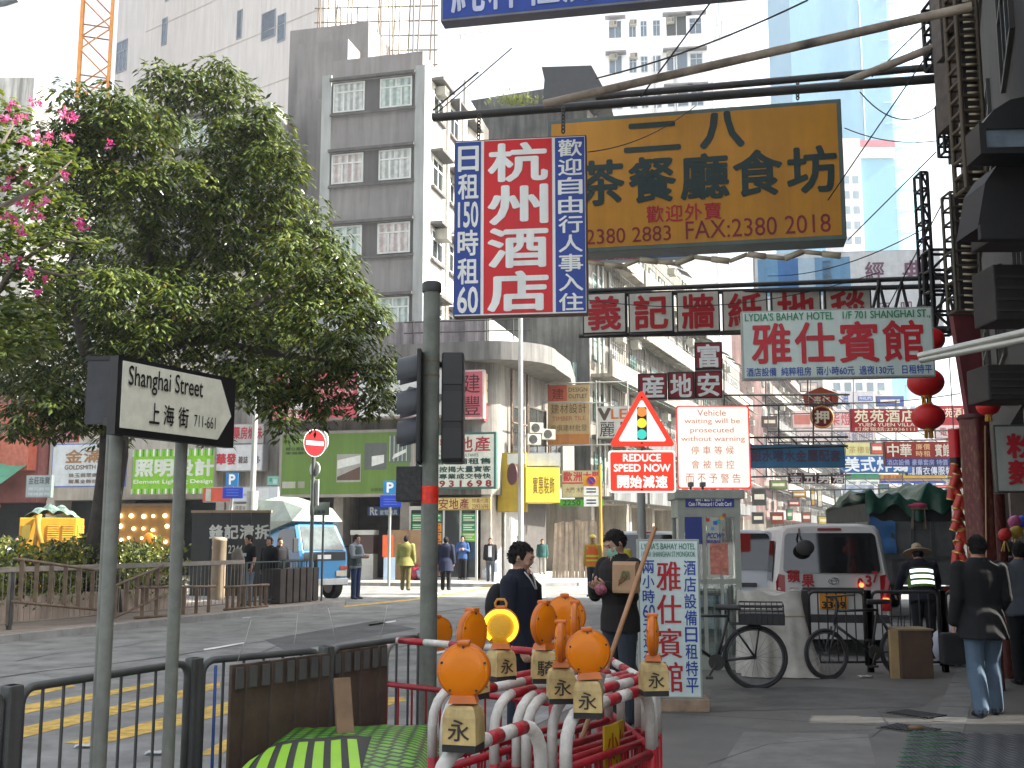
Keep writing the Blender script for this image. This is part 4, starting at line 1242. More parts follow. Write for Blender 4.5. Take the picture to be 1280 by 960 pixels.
S('hardware_sign', 'pale blue plumbing hardware sign with faded red characters left of the lanterns', 'hanging sign', 935, 556, 1056, 585, 30, -.06, face=C('#4f86ad', .5), casing=C('#3d6a8c', .5), texts=[('銀水喉水金屬配套', .02, .25, .96, .72, C('#6a5a6c', .5), .03, 'h')])
for c, a, l_ in zip('金五男浩', (986, 1003, 1021, 1039), ('first', 'second', 'third', 'last')):
    S('lightbox', 'plum red box with a white character under the hardware sign, ' + l_ + ' of its row', 'lightbox', a, 591, a + 16, 604.5, 36, -.06, face=C('#4d2230', .5), casing=C('#2d1820', .5), d=.15, fw=.03, texts=[(c, .1, .08, .92, .92, C('#d7d3cf', .5), .03)], group='plum red boxes under the hardware sign')
S('hotel_sign', 'deep red villa hotel sign with yellowish white characters behind the lower lantern', 'hanging sign', 1063, 511, 1147, 540, 40, -.02, face=C('#96222c', .5), casing=C('#6f1c22', .5), texts=[('苑苑酒店', .04, .06, .98, .58, C('#e3d9c0', .5), .02, 'h'), ('YUEN YUEN VILLA', .1, .62, .95, .76, C('#e3d9c0', .5), .01), ('訂房電話:23936111', .05, .8, .95, .96, C('#e3d9c0', .5), .0)])
S('hotel_sign', 'red hotel sign with a white strip below it between the lantern and the gilded pillar', 'hanging sign', 1168, 507, 1214, 548, 44, -.02, face=C('#a3303a', .5), casing=C('#6f1c22', .5), blocks=[(.0, .6, 1, .98, C('#c9bcbc', .5))], texts=[('苑苑酒店', .02, .08, 1.0, .36, C('#e3d9c0', .5), .01, 'h'), ('電視電話', .1, .68, .95, .92, C('#a3303a', .5), .01, 'h')])
S('guesthouse_sign', 'brick red guesthouse sign with a dark blue strip below it behind the firecrackers', 'hanging sign', 1105, 552, 1188, 583, 38, -.02, face=C('#8e3029', .5), casing=C('#5a2622', .5), blocks=[(0, .68, 1, 1, C('#2a3a78', .5))],
  texts=[('中華', .03, .1, .42, .6, C('#dcd6c8', .5), .02, 'h'), ('賓館', .76, .1, 1.0, .6, C('#dcd6c8', .5), .02, 'h'), ('廉價', .47, .1, .7, .33, C('#dcb98a', .5), .01, 'h'), ('時租', .47, .38, .7, .6, C('#dcb98a', .5), .01, 'h'), ('酒店設備 豪華套房 特價', .03, .72, .95, .96, C('#aab2d4', .5), .0)])
S('restaurant_sign', 'blue sign with bold white brush characters under the pink flats', 'hanging sign', 1050, 570, 1140, 591, 44, -.02, face=C('#2b62a0', .5), casing=C('#214a78', .5), texts=[('美式炸鷄', .05, .08, .95, .92, C('#d6dfe6', .5), .03, 'h')])
S('shop_sign', 'dark blue sign with white outlined characters beside the firecrackers', 'hanging sign', 1133, 583, 1192, 594, 46, -.02, face=C('#20325c', .5), casing=C('#1a2746', .5), texts=[('龍盾衣傳服裝', .02, .06, .98, .94, C('#c4cbd8', .5), .02, 'h')])
S('canopy_sign', 'green canopy sign with a white scalloped edge above the tarpaulin truck', 'awning', 1057, 592, 1099, 602, 50, -.02, face=C('#2f7a5c', .5), casing=C('#25614a', .5), blocks=[(0, .75, 1, 1, C('#c9d4c8', .5))])
S('canopy_sign', 'yellow canopy sign with a blue lower edge above the tarpaulin truck', 'awning', 1100, 593, 1182, 604, 52, -.02, face=C('#b2871f', .5), casing=C('#8a6a1c', .5), blocks=[(0, .7, 1, 1, C('#29489a', .5))], texts=[('新張大減價', .05, .1, .35, .6, C('#a33a1c', .5), .02, 'h')])
S('shop_sign', 'pale pink sign with faint red characters behind the pawnshop medallion', 'hanging sign', 990, 513, 1064, 535, 60, -.02, face=C('#c9b2ae', .5), casing=C('#a99590', .5), blocks=[(.03, .25, .3, .8, C('#b0685c', .5))], texts=[('柴燈飾', .62, .15, 1.2, .85, C('#b04a50', .5), .01, 'h')])
S('shop_sign', 'pale sign with grey lettering for lighting above the pale blue hardware sign', 'hanging sign', 995, 536, 1094, 553, 58, -.02, face=C('#c3b6b4', .5), casing=C('#9d9290', .5), texts=[('HIDEN', .05, .35, .38, .75, C('#8b8486', .5), .0), ('英國料藝照明', .42, .25, .97, .85, C('#6f7688', .5), .01, 'h')])
S('shop_sign', 'white sign with blue lettering in the distance above the pink sign', 'hanging sign', 1040, 490, 1092, 505, 75, -.02, face=C('#c6c3c8', .5), casing=C('#a09ca2', .5), blocks=[(.62, .35, .98, .75, C('#5a6ea0', .5))], texts=[('油', .22, .1, .38, .9, C('#3d5f9c', .5), .02), ('PHILIPS', .66, .42, .95, .66, C('#c8cede', .5), .01)])
S('shop_sign', 'small yellow green sign between the blue sign and the pale lighting sign', 'hanging sign', 1056, 553, 1104, 570, 62, -.02, face=C('#b9b57c', .5), casing=C('#8f8c60', .5), texts=[('茶樓飯店', .08, .3, .95, .8, C('#8f7a3c', .5), .0, 'h')])
S('poster_board', 'pale violet poster board full of small panels far up the street', 'billboard', 1054, 606, 1093, 628, 70, -.02, face=C('#aab4c8', .5), casing=C('#8f98a8', .5), blocks=[(.05 + i * .16, .1, .16 + i * .16, .9, C(c, .5)) for i, c in enumerate(('#c6d0dc', '#8aa6c6', '#b9c8d6', '#9cb0cc', '#c9d2dc', '#8aa0c0'))])
S('shop_sign', 'small white sign with red characters above the green tarpaulin', 'hanging sign', 1113, 608, 1140, 618, 64, -.02, face=C('#c4bab2', .5), casing=C('#8f8880', .5), texts=[('食品', .15, .1, .9, .9, C('#a03038', .5), .02, 'h')])
S('shop_sign', 'small red and white sign left of the gilded pillar', 'hanging sign', 1168, 606, 1186, 619, 54, -.02, face=C('#b84a50', .5), casing=C('#7c3034', .5), blocks=[(.2, .2, .8, .8, C('#d8c8c4', .5))])
fill = [(1062, 628, 1090, 634, 66, '#5d3f80', 'tiny purple sign far up the street left of the tarpaulin truck'), (1062, 634, 1088, 641, 68, '#a8952c', 'tiny yellow sign far up the street left of the tarpaulin truck'), (1022, 645, 1042, 656, 60, '#b8a02c', 'small yellow shop sign above the white minibus roof'), (1043, 646, 1066, 656, 62, '#34518c', 'small blue shop sign above the white minibus roof'), (1002, 640, 1014, 653, 58, '#8f3c2c', 'small rust red shop sign above the white minibus roof'), (963, 640, 980, 655, 52, '#7a3020', 'dark red poster above the silver van'), (983, 636, 991, 650, 56, '#3f8a54', 'narrow green sign above the minibus roof'), (1013, 610, 1019, 632, 60, '#b58a3c', 'narrow amber vertical sign under the plum red boxes'), (1021, 612, 1028, 634, 64, '#c0b8a8', 'narrow pale vertical sign under the plum red boxes'), (1043, 612, 1052, 640, 66, '#7d8488', 'grey vertical sign under the plum red boxes'), (1098, 605, 1112, 622, 70, '#5c8a92', 'teal panel above the green tarpaulin'), (1143, 604, 1166, 616, 60, '#8fa6b0', 'pale teal sign above the green tarpaulin'), (1088, 553, 1104, 568, 58, '#b0483c', 'small orange red sign near the guesthouse sign'), (940, 640, 955, 655, 50, '#2c3436', 'dark shop board above the silver van')]
fill += [(940, 610, 958, 632, 48, '#3a3f3c', 'black shop board with a pale bar beside the phone booth roof'), (962, 600, 984, 612, 52, '#6a7a3c', 'olive sign under the thin black scaffold'), (990, 614, 1008, 622, 56, '#a87a2c', 'ochre sign above the van roofs'), (1066, 641, 1084, 655, 58, '#7a4a2c', 'brown sign just left of the tarpaulin lorry'), (985, 625, 1000, 633, 62, '#9c3038', 'crimson strip sign above the van roofs'), (1070, 612, 1092, 626, 74, '#b8c0c8', 'white hoarding far up the street'), (1124, 590, 1140, 600, 60, '#3f7a6a', 'sea green strip beside the yellow canopy'), (1150, 618, 1168, 630, 66, '#a89a5c', 'khaki sign just above the green tarpaulin'), (1000, 478, 1022, 490, 70, '#b8a8a4', 'faded beige sign over the pawnshop crest'), (1095, 495, 1130, 508, 72, '#3d4f94', 'navy sign behind the middle lantern'), (952, 520, 972, 534, 55, '#5a4440', 'dull brown sign among the scaffold bars'), (968, 545, 990, 556, 58, '#8f8a7c', 'grey sign among the scaffold bars'), (1010, 560, 1050, 572, 64, '#7c5a58', 'dusty rose sign over the blue brush sign'), (1096, 620, 1110, 640, 76, '#c0a890', 'cream upright sign behind the tarpaulin')]
for a, y0, b, y1, Y, c, l_ in fill:
    S('shop_sign', l_, 'hanging sign', a, y0, b, y1, Y, -.02, face=C(c, .5), casing=C('#4a4a48', .5), d=.15, fw=.05, blocks=[(.15, .35, .85, .65, C('#d2cbb8', .5))])
for k, (Y, px0, px1, py) in enumerate(((33, 905, 1062, 500), (36, 905, 1064, 589), (42, 960, 1200, 545), (47, 985, 1200, 605), (30, 930, 1060, 553), (55, 960, 1120, 510))):
    t = thing('sign_scaffold', ['thin black scaffold of bars behind the white hotel banner', 'thin black scaffold carrying the plum red boxes', 'thin scaffold bars across the street under the villa sign', 'thin scaffold bars above the tarpaulin truck', 'thin bars carrying the pale blue hardware sign', 'distant scaffold bars in front of the pink flats'][k], 'scaffold', (0, 0, 0))
    mb = MB()
    for dy in (-6, 8): mb.cyl(at(px0, py + dy, Y), at(px1, py + dy * .8 - 2, Y - .5), .03, n=5)
    n = 9
    for i in range(n):
        x = px0 + (px1 - px0) * i / n; x2 = px0 + (px1 - px0) * (i + 1) / n
        mb.cyl(at(x, py - 6, Y), at(x2, py + 8, Y), .018, n=4)
        if i % 3 == 0: mb.cyl(at(x, py - 45, Y), at(x, py + 8, Y), .025, n=4)
    mb.build('bars', dark, t)

# ---- shop signs on the corner block and at left
gx = lambda px, py, Y: at(px, py, Y)
S('billboard', 'long pink and white billboard with a white triangle above the olive green one', 'billboard', 342, 468, 566, 527, 43.9, -.25, face=C('#c8c9c4', .5), casing=C('#8a7a74', .5), d=.5, fw=.08,
  blocks=[(.0, .02, .48, .96, C('#c0505a', .5)), (.06, .1, .19, .2, C('#dcd8d0', .5))],
  texts=[('裝飾工程', .22, .1, .46, .45, C('#d9a8a6', .5), .01, 'h'), ('HOME DESIGN', .2, .55, .46, .7, C('#e4d4d0', .5), .0), ('宏基建材', .03, .78, .2, .94, C('#e2c8c4', .5), .01, 'h')])
bb = [o for o in COL.objects if o.name.startswith('billboard')][-1]
mb = MB(); mb.prism([(.35, .45), (1.9, .45), (1.1, 1.3)], -.02, -.012); mb.build('white_triangle', C('#e6e2da', .5), bb)
mb = MB(); mb.prism([(5.3, .4), (6.9, .25), (7.4, .85), (5.9, 1.25)], -.03, -.012); mb.build('printed_box', C('#4a4448', .5), bb)
ob = S('billboard', 'olive green billboard with three interior photographs above the parked blue truck', 'billboard', 350, 540, 516, 622, 44.4, -.25, face=C('#5d7a30', .5, var=.05), casing=C('#8f8a80', .5), d=.4, fw=.12,
  blocks=[(.44, .36, .62, .78, C('#9a9a90', .5)), (.645, .2, .81, .60, C('#585c58', .5)), (.83, .09, .985, .50, C('#5a655c', .5)), (.03, .76, .13, .86, C('#a8a898', .5)), (.15, .76, .2, .86, C('#8f8f80', .5))],
  texts=[('辦公室設計', .05, .24, .24, .29, ink, .01), ('家居裝修', .05, .31, .24, .35, ink, .01), ('SEPTEM', .1, .12, .2, .16, C('#dfe4c8', .5), .0), ('創意設計工程公司', .7, .87, .9, .92, C('#2f4018', .5), .0)])
W_, H_ = ob['w'], ob['h']
mb = MB()
mb.prism([(W_ * .445, H_ * .25), (W_ * .615, H_ * .25), (W_ * .615, H_ * .45), (W_ * .445, H_ * .3)], -.014, -.009)
mb.build('photo_counter', C('#5a4438', .5), ob)
for q_ in (((.445, .42), (.615, .5), (.615, .62), (.445, .55)), ((.7, .45), (.79, .5), (.79, .62), (.7, .6)), ((.85, .55), (.95, .65), (.95, .7), (.86, .62))): MB().prism([(W_ * a_, H_ * c_) for a_, c_ in q_], -.014, -.009).build('photo_white', C('#d2d4cc', .5), ob)
mb = MB()
for k in range(5): mb.box(W_ * (.83 + k * .03), -.013, H_ * .52, W_ * (.835 + k * .03), -.009, H_ * .9)
mb.build('photo_mullion', C('#c2c8c0', .5), ob)
S('estate_sign', 'white estate agent sign with red and dark green rows of characters behind the signal pole', 'shop sign', 522, 542, 620, 612, 43.5, -.25, face=C('#cfd3c4', .45), casing=C('#3d6058', .5), d=.25, fw=.09,
  texts=[('富安地產', .06, .08, .94, .34, C('#a2303a', .5), .015, 'h'), ('PROPERTY CONSULTANTS', .25, .38, .78, .43, ink, .0), ('專營樓舖租售', .06, .46, .94, .56, C('#1f4038', .5), .03, 'h'), ('代辦按揭大量實客', .06, .6, .94, .70, C('#1f4038', .5), .03, 'h'), ('忠誠專業成交特快', .06, .73, .94, .82, C('#1f4038', .5), .03, 'h'), ('2 3 9 3 1 6 9 8', .06, .85, .94, .955, C('#8a2a34', .5), .04)])
S('estate_sign', 'pale yellow strip sign with brown characters over the glass shop front', 'shop sign', 532, 622, 613, 638, 43.45, -.25, face=C('#d2bb72', .45), casing=C('#8f7f50', .5), d=.15, fw=.04, texts=[('富安地產', .04, .1, .68, .9, C('#7c3a2a', .5), .015, 'h'), ('物業代理', .72, .1, .97, .45, C('#7c3a2a', .5), .0), ('23931698', .72, .55, .97, .9, C('#7c3a2a', .5), .0)])
S('corner_sign', 'pink box sign with two dark outlined characters at the corner of the podium', 'shop sign', 572, 463, 605, 524, 43.0, -.25, face=C('#c0606a', .5), casing=C('#d0b8ae', .5), d=.3, fw=.07, texts=[('建豐', .22, .06, .85, .95, C('#3c1a20', .5), .0, 'v')])
t = thing('corner_sign', 'beige and red end of the corner box sign turned towards the street', 'shop sign', at(605.5, 526, 43.02), atan2(1, .5))
h_ = at(605, 465, 43).z - at(605, 526, 43).z
MB().box(.02, .02, 0, 1.15, .2, h_).build('casing', C('#b05a58', .5), t)
MB().box(.05, .0, h_ * .38, 1.1, .019, h_ - .05).build('panel', C('#c9ba94', .5), t)
MB().box(.05, .0, .05, 1.1, .019, h_ * .37).build('panel', C('#a03038', .5), t)
mb = MB(); put_text(mb, '石', .2, h_ * .5, .5, h_ * .85, -.01); put_text(mb, '材', .6, h_ * .5, .95, h_ * .85, -.01); mb.build('lettering', ink, t)
# signs round the corner, facing the sun
rz1 = atan2(1, .393)
def facing(name, label, cat, t0, w, z0_, z1_, off, face, casing, texts=(), blocks=(), d=.15, group=None):
    o = street_pt(t0, off); t = thing(name, label, cat, (o.x, o.y, z0_), rz1, group)
    MB().box(0, 0, 0, w, d, z1_ - z0_, b=.01).build('casing', casing, t)
    MB().box(.04, -.006, .04, w - .04, .004, z1_ - z0_ - .04).build('panel', face, t)
    for (x0, y0, x1, y1, m) in blocks: MB().box(x0 * w, -.012, (1 - y1) * (z1_ - z0_), x1 * w, -.005, (1 - y0) * (z1_ - z0_)).build('colour_block', m, t)
    letter(t, w, z1_ - z0_, texts, -.014)
    return t
S('box_awning', 'bright yellow box awning sign with brown characters in the sun beside the glass shop front', 'shop sign', 657, 584, 700, 628, 43.2, .25, face=C('#d8c640', .5), casing=C('#c2b038', .5), d=1.6, fw=.02, texts=[('實惠裝飾', .2, .25, .85, .75, C('#6f5420', .5), .01, 'h')])
S('box_awning', 'yellow side panel under a white strip left of the bright yellow awning', 'shop sign', 622, 566, 657, 640, 43.9, -.25, face=C('#b59a34', .5), casing=C('#8f7a2c', .5), d=.4, fw=.02, blocks=[(.35, .02, 1.0, .2, C('#d6d8d2', .5))])
S('shop_sign', 'white panel with a black bracket above the bright yellow awning', 'shop sign', 657, 566, 700, 583, 43.8, -.05, face=C('#d4d6d2', .5), casing=C('#9b9d98', .5), d=.8)
S('shop_sign', 'cream sign with red characters left of the no stopping sign', 'shop sign', 702, 588, 752, 622, 47, -.1, face=C('#b9b390', .5), casing=C('#7f7a60', .5), blocks=[(0, .44, 1, .5, C('#b5404a', .5))], texts=[('歐洲木門', .04, .06, 1.0, .4, C('#b83a40', .5), .03, 'h'), ('大門 木門 房門', .1, .62, .85, .82, C('#5c5848', .5), .0)])
S('shop_sign', 'bright green banner with dark figures under the cream sign', 'banner', 698, 624, 754, 633, 47.2, -.1, face=C('#4fae3c', .5), casing=C('#3f8a30', .5), d=.05, texts=[('2250 4', .1, .15, .65, .85, C('#1f5a20', .5), .02)])
S('shop_banner', 'faded orange and cream building materials banner stretched on bars under the tenement balcony', 'banner', 685, 482, 737, 556, 48.5, -.25, face=C('#b59c72', .6), casing=C('#a08a66', .6), d=.04, fw=.01, blocks=[(0, 0, .46, .27, C('#b85a42', .6)), (0, .83, 1, 1, C('#b87a42', .6))],
  texts=[('建', .1, .06, .38, .24, C('#7a2f20', .6), .01), ('DESIGN', .5, .05, .95, .12, C('#4a4030', .6), .0), ('OUTLET', .5, .16, .95, .23, C('#4a4030', .6), .0), ('建材設計', .06, .32, .94, .48, C('#5a4c38', .6), .0, 'h'), ('TIMBER TILE', .1, .53, .9, .6, C('#a05a42', .6), .0), ('傢俱建材批發', .06, .67, .94, .78, C('#6a5c48', .6), .0, 'h')])
S('shop_sign', 'white sign with an orange and grey chevron beside the warning triangle', 'shop sign', 745, 508, 800, 548, 50, -.2, face=C('#bfc2bf', .5), casing=C('#8a8d8a', .5), texts=[('LEE', .35, .1, .9, .4, C('#b8683c', .5), .02), ('V', .06, .08, .32, .42, C('#4a4238', .5), .06), ('麗', .08, .5, .42, .95, ink, .0), ('晶', .5, .5, .84, .95, ink, .0)])
t = thing('banner_frame', 'thin white metal frame round the faded building materials banner', 'frame', at(685, 557, 48.4), atan2(-.2, 1))
mb = MB()
for z in (0, 2.8): mb.cyl((-.1, 0, z), (3.6, 0, z), .035, n=5)
for x in (2.2, 3.6): mb.cyl((x, 0, -.1), (x, 0, 2.9), .035, n=5)
mb.cyl((-1.5, -.1, 2.0), (3.0, -.1, 1.85), .03, n=5); mb.cyl((-1.4, -.1, 2.0), (-1.0, 0, 3.4), .03, n=5)
mb.build('bars', C('#9b9c96', .5), t)
t = thing('outdoor_units', 'stacked air conditioner units with round fans on the wall beside the lamp post', 'air conditioner', at(657, 556, 44.2), .35)
outdoor_unit(t, 0, 0, 0); outdoor_unit(t, .15, 0, .68); outdoor_unit(t, 1.0, .2, .35)
t.scale = (.7, .7, .7)
# signs at far left under the tree
S('goldsmith_sign', 'white goldsmith sign with tarnished gold characters left of the tree trunk', 'shop sign', 66, 555, 154, 609, 46, -.2, face=C('#b9bfc0', .5), casing=C('#5d6ea8', .5), d=.3, fw=.05, texts=[('金滿', .18, .15, .7, .44, C('#8f6a40', .5), .03, 'h'), ('GOLDSMITH', .19, .5, .62, .6, C('#6a5238', .5), .02), ('珠玉翡翠鑽石鐘錶', .25, .69, .9, .78, C('#6a5a48', .5), .02, 'h'), ('龍鳳金飾批發零售', .25, .83, .9, .92, C('#6a5a48', .5), .02, 'h')])
S('jewel_sign', 'small grey vertical sign on the green post at far left', 'shop sign', 33, 594, 64, 622, 42, -.1, face=C('#8f9a98', .5), casing=C('#6c7674', .5), texts=[('金莊珠寶', .1, .08, .95, .4, C('#4a5256', .5), .01, 'h'), ('鑽石翡翠', .1, .55, .95, .68, C('#b8c4cc', .5), .0, 'h'), ('鐘錶金飾', .1, .78, .95, .9, C('#b8c4cc', .5), .0, 'h')])
S('red_sign', 'pink sign with a faded red figure above the goldsmith sign', 'shop sign', 66, 535, 96, 553, 46.5, -.2, face=C('#b88a8c', .5), casing=C('#a04038', .5), texts=[('大', .6, .1, .95, .9, C('#a8343c', .5), .02)])
S('lighting_sign', 'bright green lighting shop sign with silver characters between the two grey posts', 'shop sign', 166, 562, 268, 618, 45.6, -.2, face=C('#76b01c', .45), casing=C('#8c8a7c', .5), d=.3, fw=.05,
  blocks=[(i * .0417, 0 if r else .88, i * .0417 + .02, .16 if r else 1, C(c, .5)) for r in (0, 1) for i, c in enumerate(['#b9bfae', '#5c9a34', '#d6dacc', '#3f7a28'] * 6)],
  texts=[('照明設計', .03, .24, 1.0, .6, C('#c4c9bc', .5), .04, 'h'), ('Element Lighting Design', .03, .68, .98, .79, C('#d6dcc8', .5), .02)])
S('paint_shop_sign', 'white awning sign with red and blue characters right of the green lighting sign', 'shop sign', 270, 556, 328, 589, 45, -.2, face=C('#bfc0c0', .5), casing=C('#9a9c9c', .5), d=.6, texts=[('華發', .02, .35, .45, .75, C('#b02a38', .5), .04, 'h'), ('雜誌', .49, .45, .70, .72, C('#5a4a48', .5), .02, 'h'), ('多', .84, .45, .96, .75, C('#4a4f78', .5), .01)])
S('shop_sign', 'white sign with red brush characters above the red and blue awning sign', 'shop sign', 290, 530, 330, 555, 45.5, -.1, face=C('#b4b0aa', .5), casing=C('#8f8a84', .5), texts=[('藥房燒味', .04, .15, .96, .75, C('#b04048', .5), .03, 'h')])
S('poster_board', 'poster board with a red advertisement and a white map under the parking signs', 'billboard', 254, 609, 347, 628, 42, -.2, face=C('#b6bcc0', .5), casing=C('#8a8f92', .5), blocks=[(.0, .05, .38, .95, C('#b84a32', .5)), (.04, .1, .11, .9, C('#b8c4b4', .5)), (.74, .12, .88, .85, C('#c8cccb', .5))], texts=[('mobile', .55, .4, .7, .6, C('#4a5a9c', .5), .0)])
S('notice', 'small pale green notice beside the olive green billboard', 'notice', 334, 595, 348, 607, 43, -.2, face=C('#7fb0a2', .5), casing=C('#5d8278', .5), d=.05, fw=.02, blocks=[(.2, .2, .45, .6, C('#4f8a80', .5)), (.55, .35, .85, .8, C('#a8c8bc', .5))])
S('arrow_plate', 'small white arrow plate below the poster board', 'direction sign', 286, 630, 314, 640, 38, -.1, face=C('#b2b2aa', .5), casing=C('#8f8f88', .5), d=.05, fw=.015, texts=[('停車場', .3, .2, .75, .8, C('#5a5a55', .5), .0)])
# shop things between the truck and the papered shop front
S('blue_shop_board', 'blue shop board with bold white lettering above the dark appliance shop', 'shop sign', 459, 633, 499, 645, 45, -.2, face=C('#3a5a84', .5), casing=C('#2c4464', .5), texts=[('Rt', .1, .12, .32, .9, C('#d2d8dc', .5), .03), ('家電廚具', .4, .4, .95, .9, C('#b8c4d0', .5), .03, 'h')])
# ============================================================ foreground street furniture
railm = mat('railing_grey', (.075, .078, .075), .55, var=.25, sc=8)
brownrail = mat('railing_brown', (.06, .05, .045), .6, var=.3, sc=8)
def railing(label, pts, h=1.0, m=None, panel=1.9, gap=.105, post=True, group=None, name='pedestrian_railing', broad=False, z0=0.0, postm=None):
    """panels of upright bars between square posts"""
    t = thing(name, label, 'railing', (pts[0][0], pts[0][1], z0), 0, group)
    o = V((pts[0][0], pts[0][1], 0)); m = m or railm
    for a, b in zip(pts[:-1], pts[1:]):
        a = V((a[0], a[1], 0)) - o; b = V((b[0], b[1], 0)) - o
        L = (b - a).length; d = (b - a) / L; n = max(1, round(L / panel)); pl = L / n
        rot = MX.Translation(a) @ MX.Rotation(atan2(d.y, d.x), 4, 'Z')
        for i in range(n + 1):
            if post:
                MB().box(i * pl - .035, -.035, -.05, i * pl + .035, .035, h + .02, rot, b=.008).build('post', postm or m, t)
        for i in range(n):
            x0, x1 = i * pl + .05, (i + 1) * pl - .05
            mb = MB()
            c = .07
            mb.tube([(x0, 0, .08), (x0, 0, h - c)] + [(x0 + c - c * cos(R(q)), 0, h - c + c * sin(R(q))) for q in (25, 50, 75, 90)] + [(x1 - c + c * sin(R(q)), 0, h - c + c * cos(R(q))) for q in (0, 25, 50, 75)] + [(x1, 0, h - c), (x1, 0, .08)], .02 if not broad else .03, 7, rot)
            mb.tube([(x0, 0, .12), (x1, 0, .12)], .016, 6, rot)
            if broad: mb.box(x0 - .05, -.045, h - .02, x1 + .05, .045, h + .07, rot)
            k = max(2, int((x1 - x0) / gap))
            for j in range(1, k): mb.cyl((x0 + (x1 - x0) * j / k, 0, .12), (x0 + (x1 - x0) * j / k, 0, h - .01), .0085, n=6, caps=False, T=rot)
            mb.build('rail_panel', m, t)
    return t
# near kerb railing, three panels and a bit
F0 = FA - fdir * 2.1
P1 = onz(243, 827, 1.0)
nrl = railing('dark grey pedestrian railing along the near kerb under the street name plate', [(F0.x, F0.y), (FA.x, FA.y), (P1.x, P1.y), (onz(408, 812, 1.0).x, onz(408, 812, 1.0).y), (FB.x, FB.y)], 1.0, m=railm, panel=2.2, gap=.115, group=None)
# brown boards tied to it
def boards(pa, pb, label, npl):
    a = onz(*pa, 1.0); b = onz(*pb, 1.0); d = (b - a); L = d.length; a = a - fn * .06
    t = thing('hoarding_board', label, 'board', (a.x, a.y, 0), atan2(d.y, d.x), 'brown boards lining the near railing')
    bm_ = mat('brown_board', (.085, .058, .042), .6, var=.45, sc=3.5, bump=.2)
    for i in range(npl):
        MB().box(L * i / npl + .004, -.012 * (i % 2), .03, L * (i + 1) / npl - .004, .02, .985, b=.004).build('plank', bm_, t)
    for i in range(npl):
        MB().box(L * i / npl + .02, -.022, .86, L * (i + 1) / npl - .02, -.013, .97).build('grey_patch', mat('grey_patch', (.09, .09, .085), .7, var=.3), t)
boards((279, 827), (402, 812), 'brown planked board on the near railing beside the grey name plate post', 8)
boards((404, 811), (474, 802), 'narrower brown planked board on the near railing beside the red and white barrier', 6)
mb = MB(); a = onz(272, 826, 1.0)
mb.tube([(a.x, a.y - .03, z) for z in (0, .3, .6, .98)], .009, 5); tag(mb.build('tied_rope', C('#2f4f8f', .6)), 'blue cord tied down the edge of the brown board', 'cord')
for i, (x0, y0, x1, y1, Y, l_) in enumerate(((366, 812, 372, 768, 6.1, 'thin white wire standing up from the top of the first brown board'), (475, 797, 484, 756, 7.0, 'thin white wire standing up where the boards end'), (297, 826, 314, 775, 5.9, 'thin white wire standing up at the left end of the first brown board'), (419, 802, 410, 760, 6.5, 'thin white wire leaning left above the gap between the two boards'))):
    mb = MB(); mb.tube([at(x0, y0, Y), at((x0 + x1) / 2 + 1, (y0 + y1) / 2, Y), at(x1, y1, Y)], .0022, 4)
    tag(mb.build('loose_wire', C('#b9bdb8', .4)), l_, 'wire', 'loose wires on the boards')
# leaning wooden plank
mb = MB(); pa = at(427, 848, 6.0); pb = V((-.86, 5.85, .5))
dd = pa - pb
T_ = MX.Translation(pb) @ dd.to_track_quat('Z', 'Y').to_matrix().to_4x4()
mb.box(-.045, -.02, 0, .045, .02, dd.length, T_, b=.004)
tag(mb.build('timber_plank', mat('raw_timber', (.20, .125, .07), .75, var=.3, sc=5)), 'short raw timber plank leaning on the brown boards behind the green mat', 'plank')
# stacked green and black matting
gm = MB(0)
A_ = [at(292, 962, 4.9), at(545, 957, 4.9), at(541, 918, 6.3), at(470, 905, 6.5), at(330, 922, 6.0)]
zt_ = .6
def onp(px, py, z=.6): return onz(px, py, z)
mt = thing('green_mat', 'bright green and black woven plastic mat laid over a low stack by the boards', 'mat', (0, 0, 0))
q0, q1, q2, q3 = onp(270, 975), onp(560, 975), onp(545, 906), onp(350, 911)
def mp(u, v):
    p = q0.lerp(q1, u).lerp(q3.lerp(q2, u), v)
    return V((p.x, p.y, zt_ + .04 * sin(u * 3.1) * sin(v * 3) + .003 * sin(u * 23 + v * 5) - .12 * max(0, u - .88) * 8 * (1 - v) - .05 * max(0, .1 - u) * 10))
wov = bpy.data.materials.new('woven_green'); wov.use_nodes = True
n_ = wov.node_tree; b_ = n_.nodes['Principled BSDF']
tc_ = n_.nodes.new('ShaderNodeTexCoord'); mp_ = n_.nodes.new('ShaderNodeMapping'); mp_.inputs['Rotation'].default_value = (0, 0, .6); ck = n_.nodes.new('ShaderNodeTexBrick')
ck.inputs['Scale'].default_value = 1; ck.inputs['Brick Width'].default_value = .085; ck.inputs['Row Height'].default_value = .06; ck.inputs['Mortar Size'].default_value = .012
ck.inputs['Color1'].default_value = (.10, .36, .035, 1); ck.inputs['Color2'].default_value = (.17, .48, .03, 1); ck.inputs['Mortar'].default_value = (.01, .025, .012, 1); ck.offset = .5
n_.links.new(tc_.outputs['Object'], mp_.inputs[0]); n_.links.new(mp_.outputs[0], ck.inputs[0]); n_.links.new(ck.outputs[0], b_.inputs['Base Color'])
b_.inputs['Roughness'].default_value = .35
mb = MB(); mb.grid(mp, 40, 20); mb.build('woven_sheet', wov, mt)
mb = MB()
lim = mat('lime_plastic', (.30, .62, .03), .4, var=.1); 
mb.grid(lambda u, v: mp(u * .62, .02 + v * .58) + V((0, 0, .006)), 24, 12); mb.build('dark_border', mat('black_weave', (.018, .02, .018), .6, var=.3, sc=30), mt)
mb = MB()
for i in range(7):
    x0 = .02 + i * .085
    mb.grid(lambda u, v: mp(x0 + u * .05 + .07 * (1 - v) - .03, .06 + v * .44 - .0 * u) + V((0, 0, .011)), 3, 8)
mb.build('lime_stripe', lim, mt)
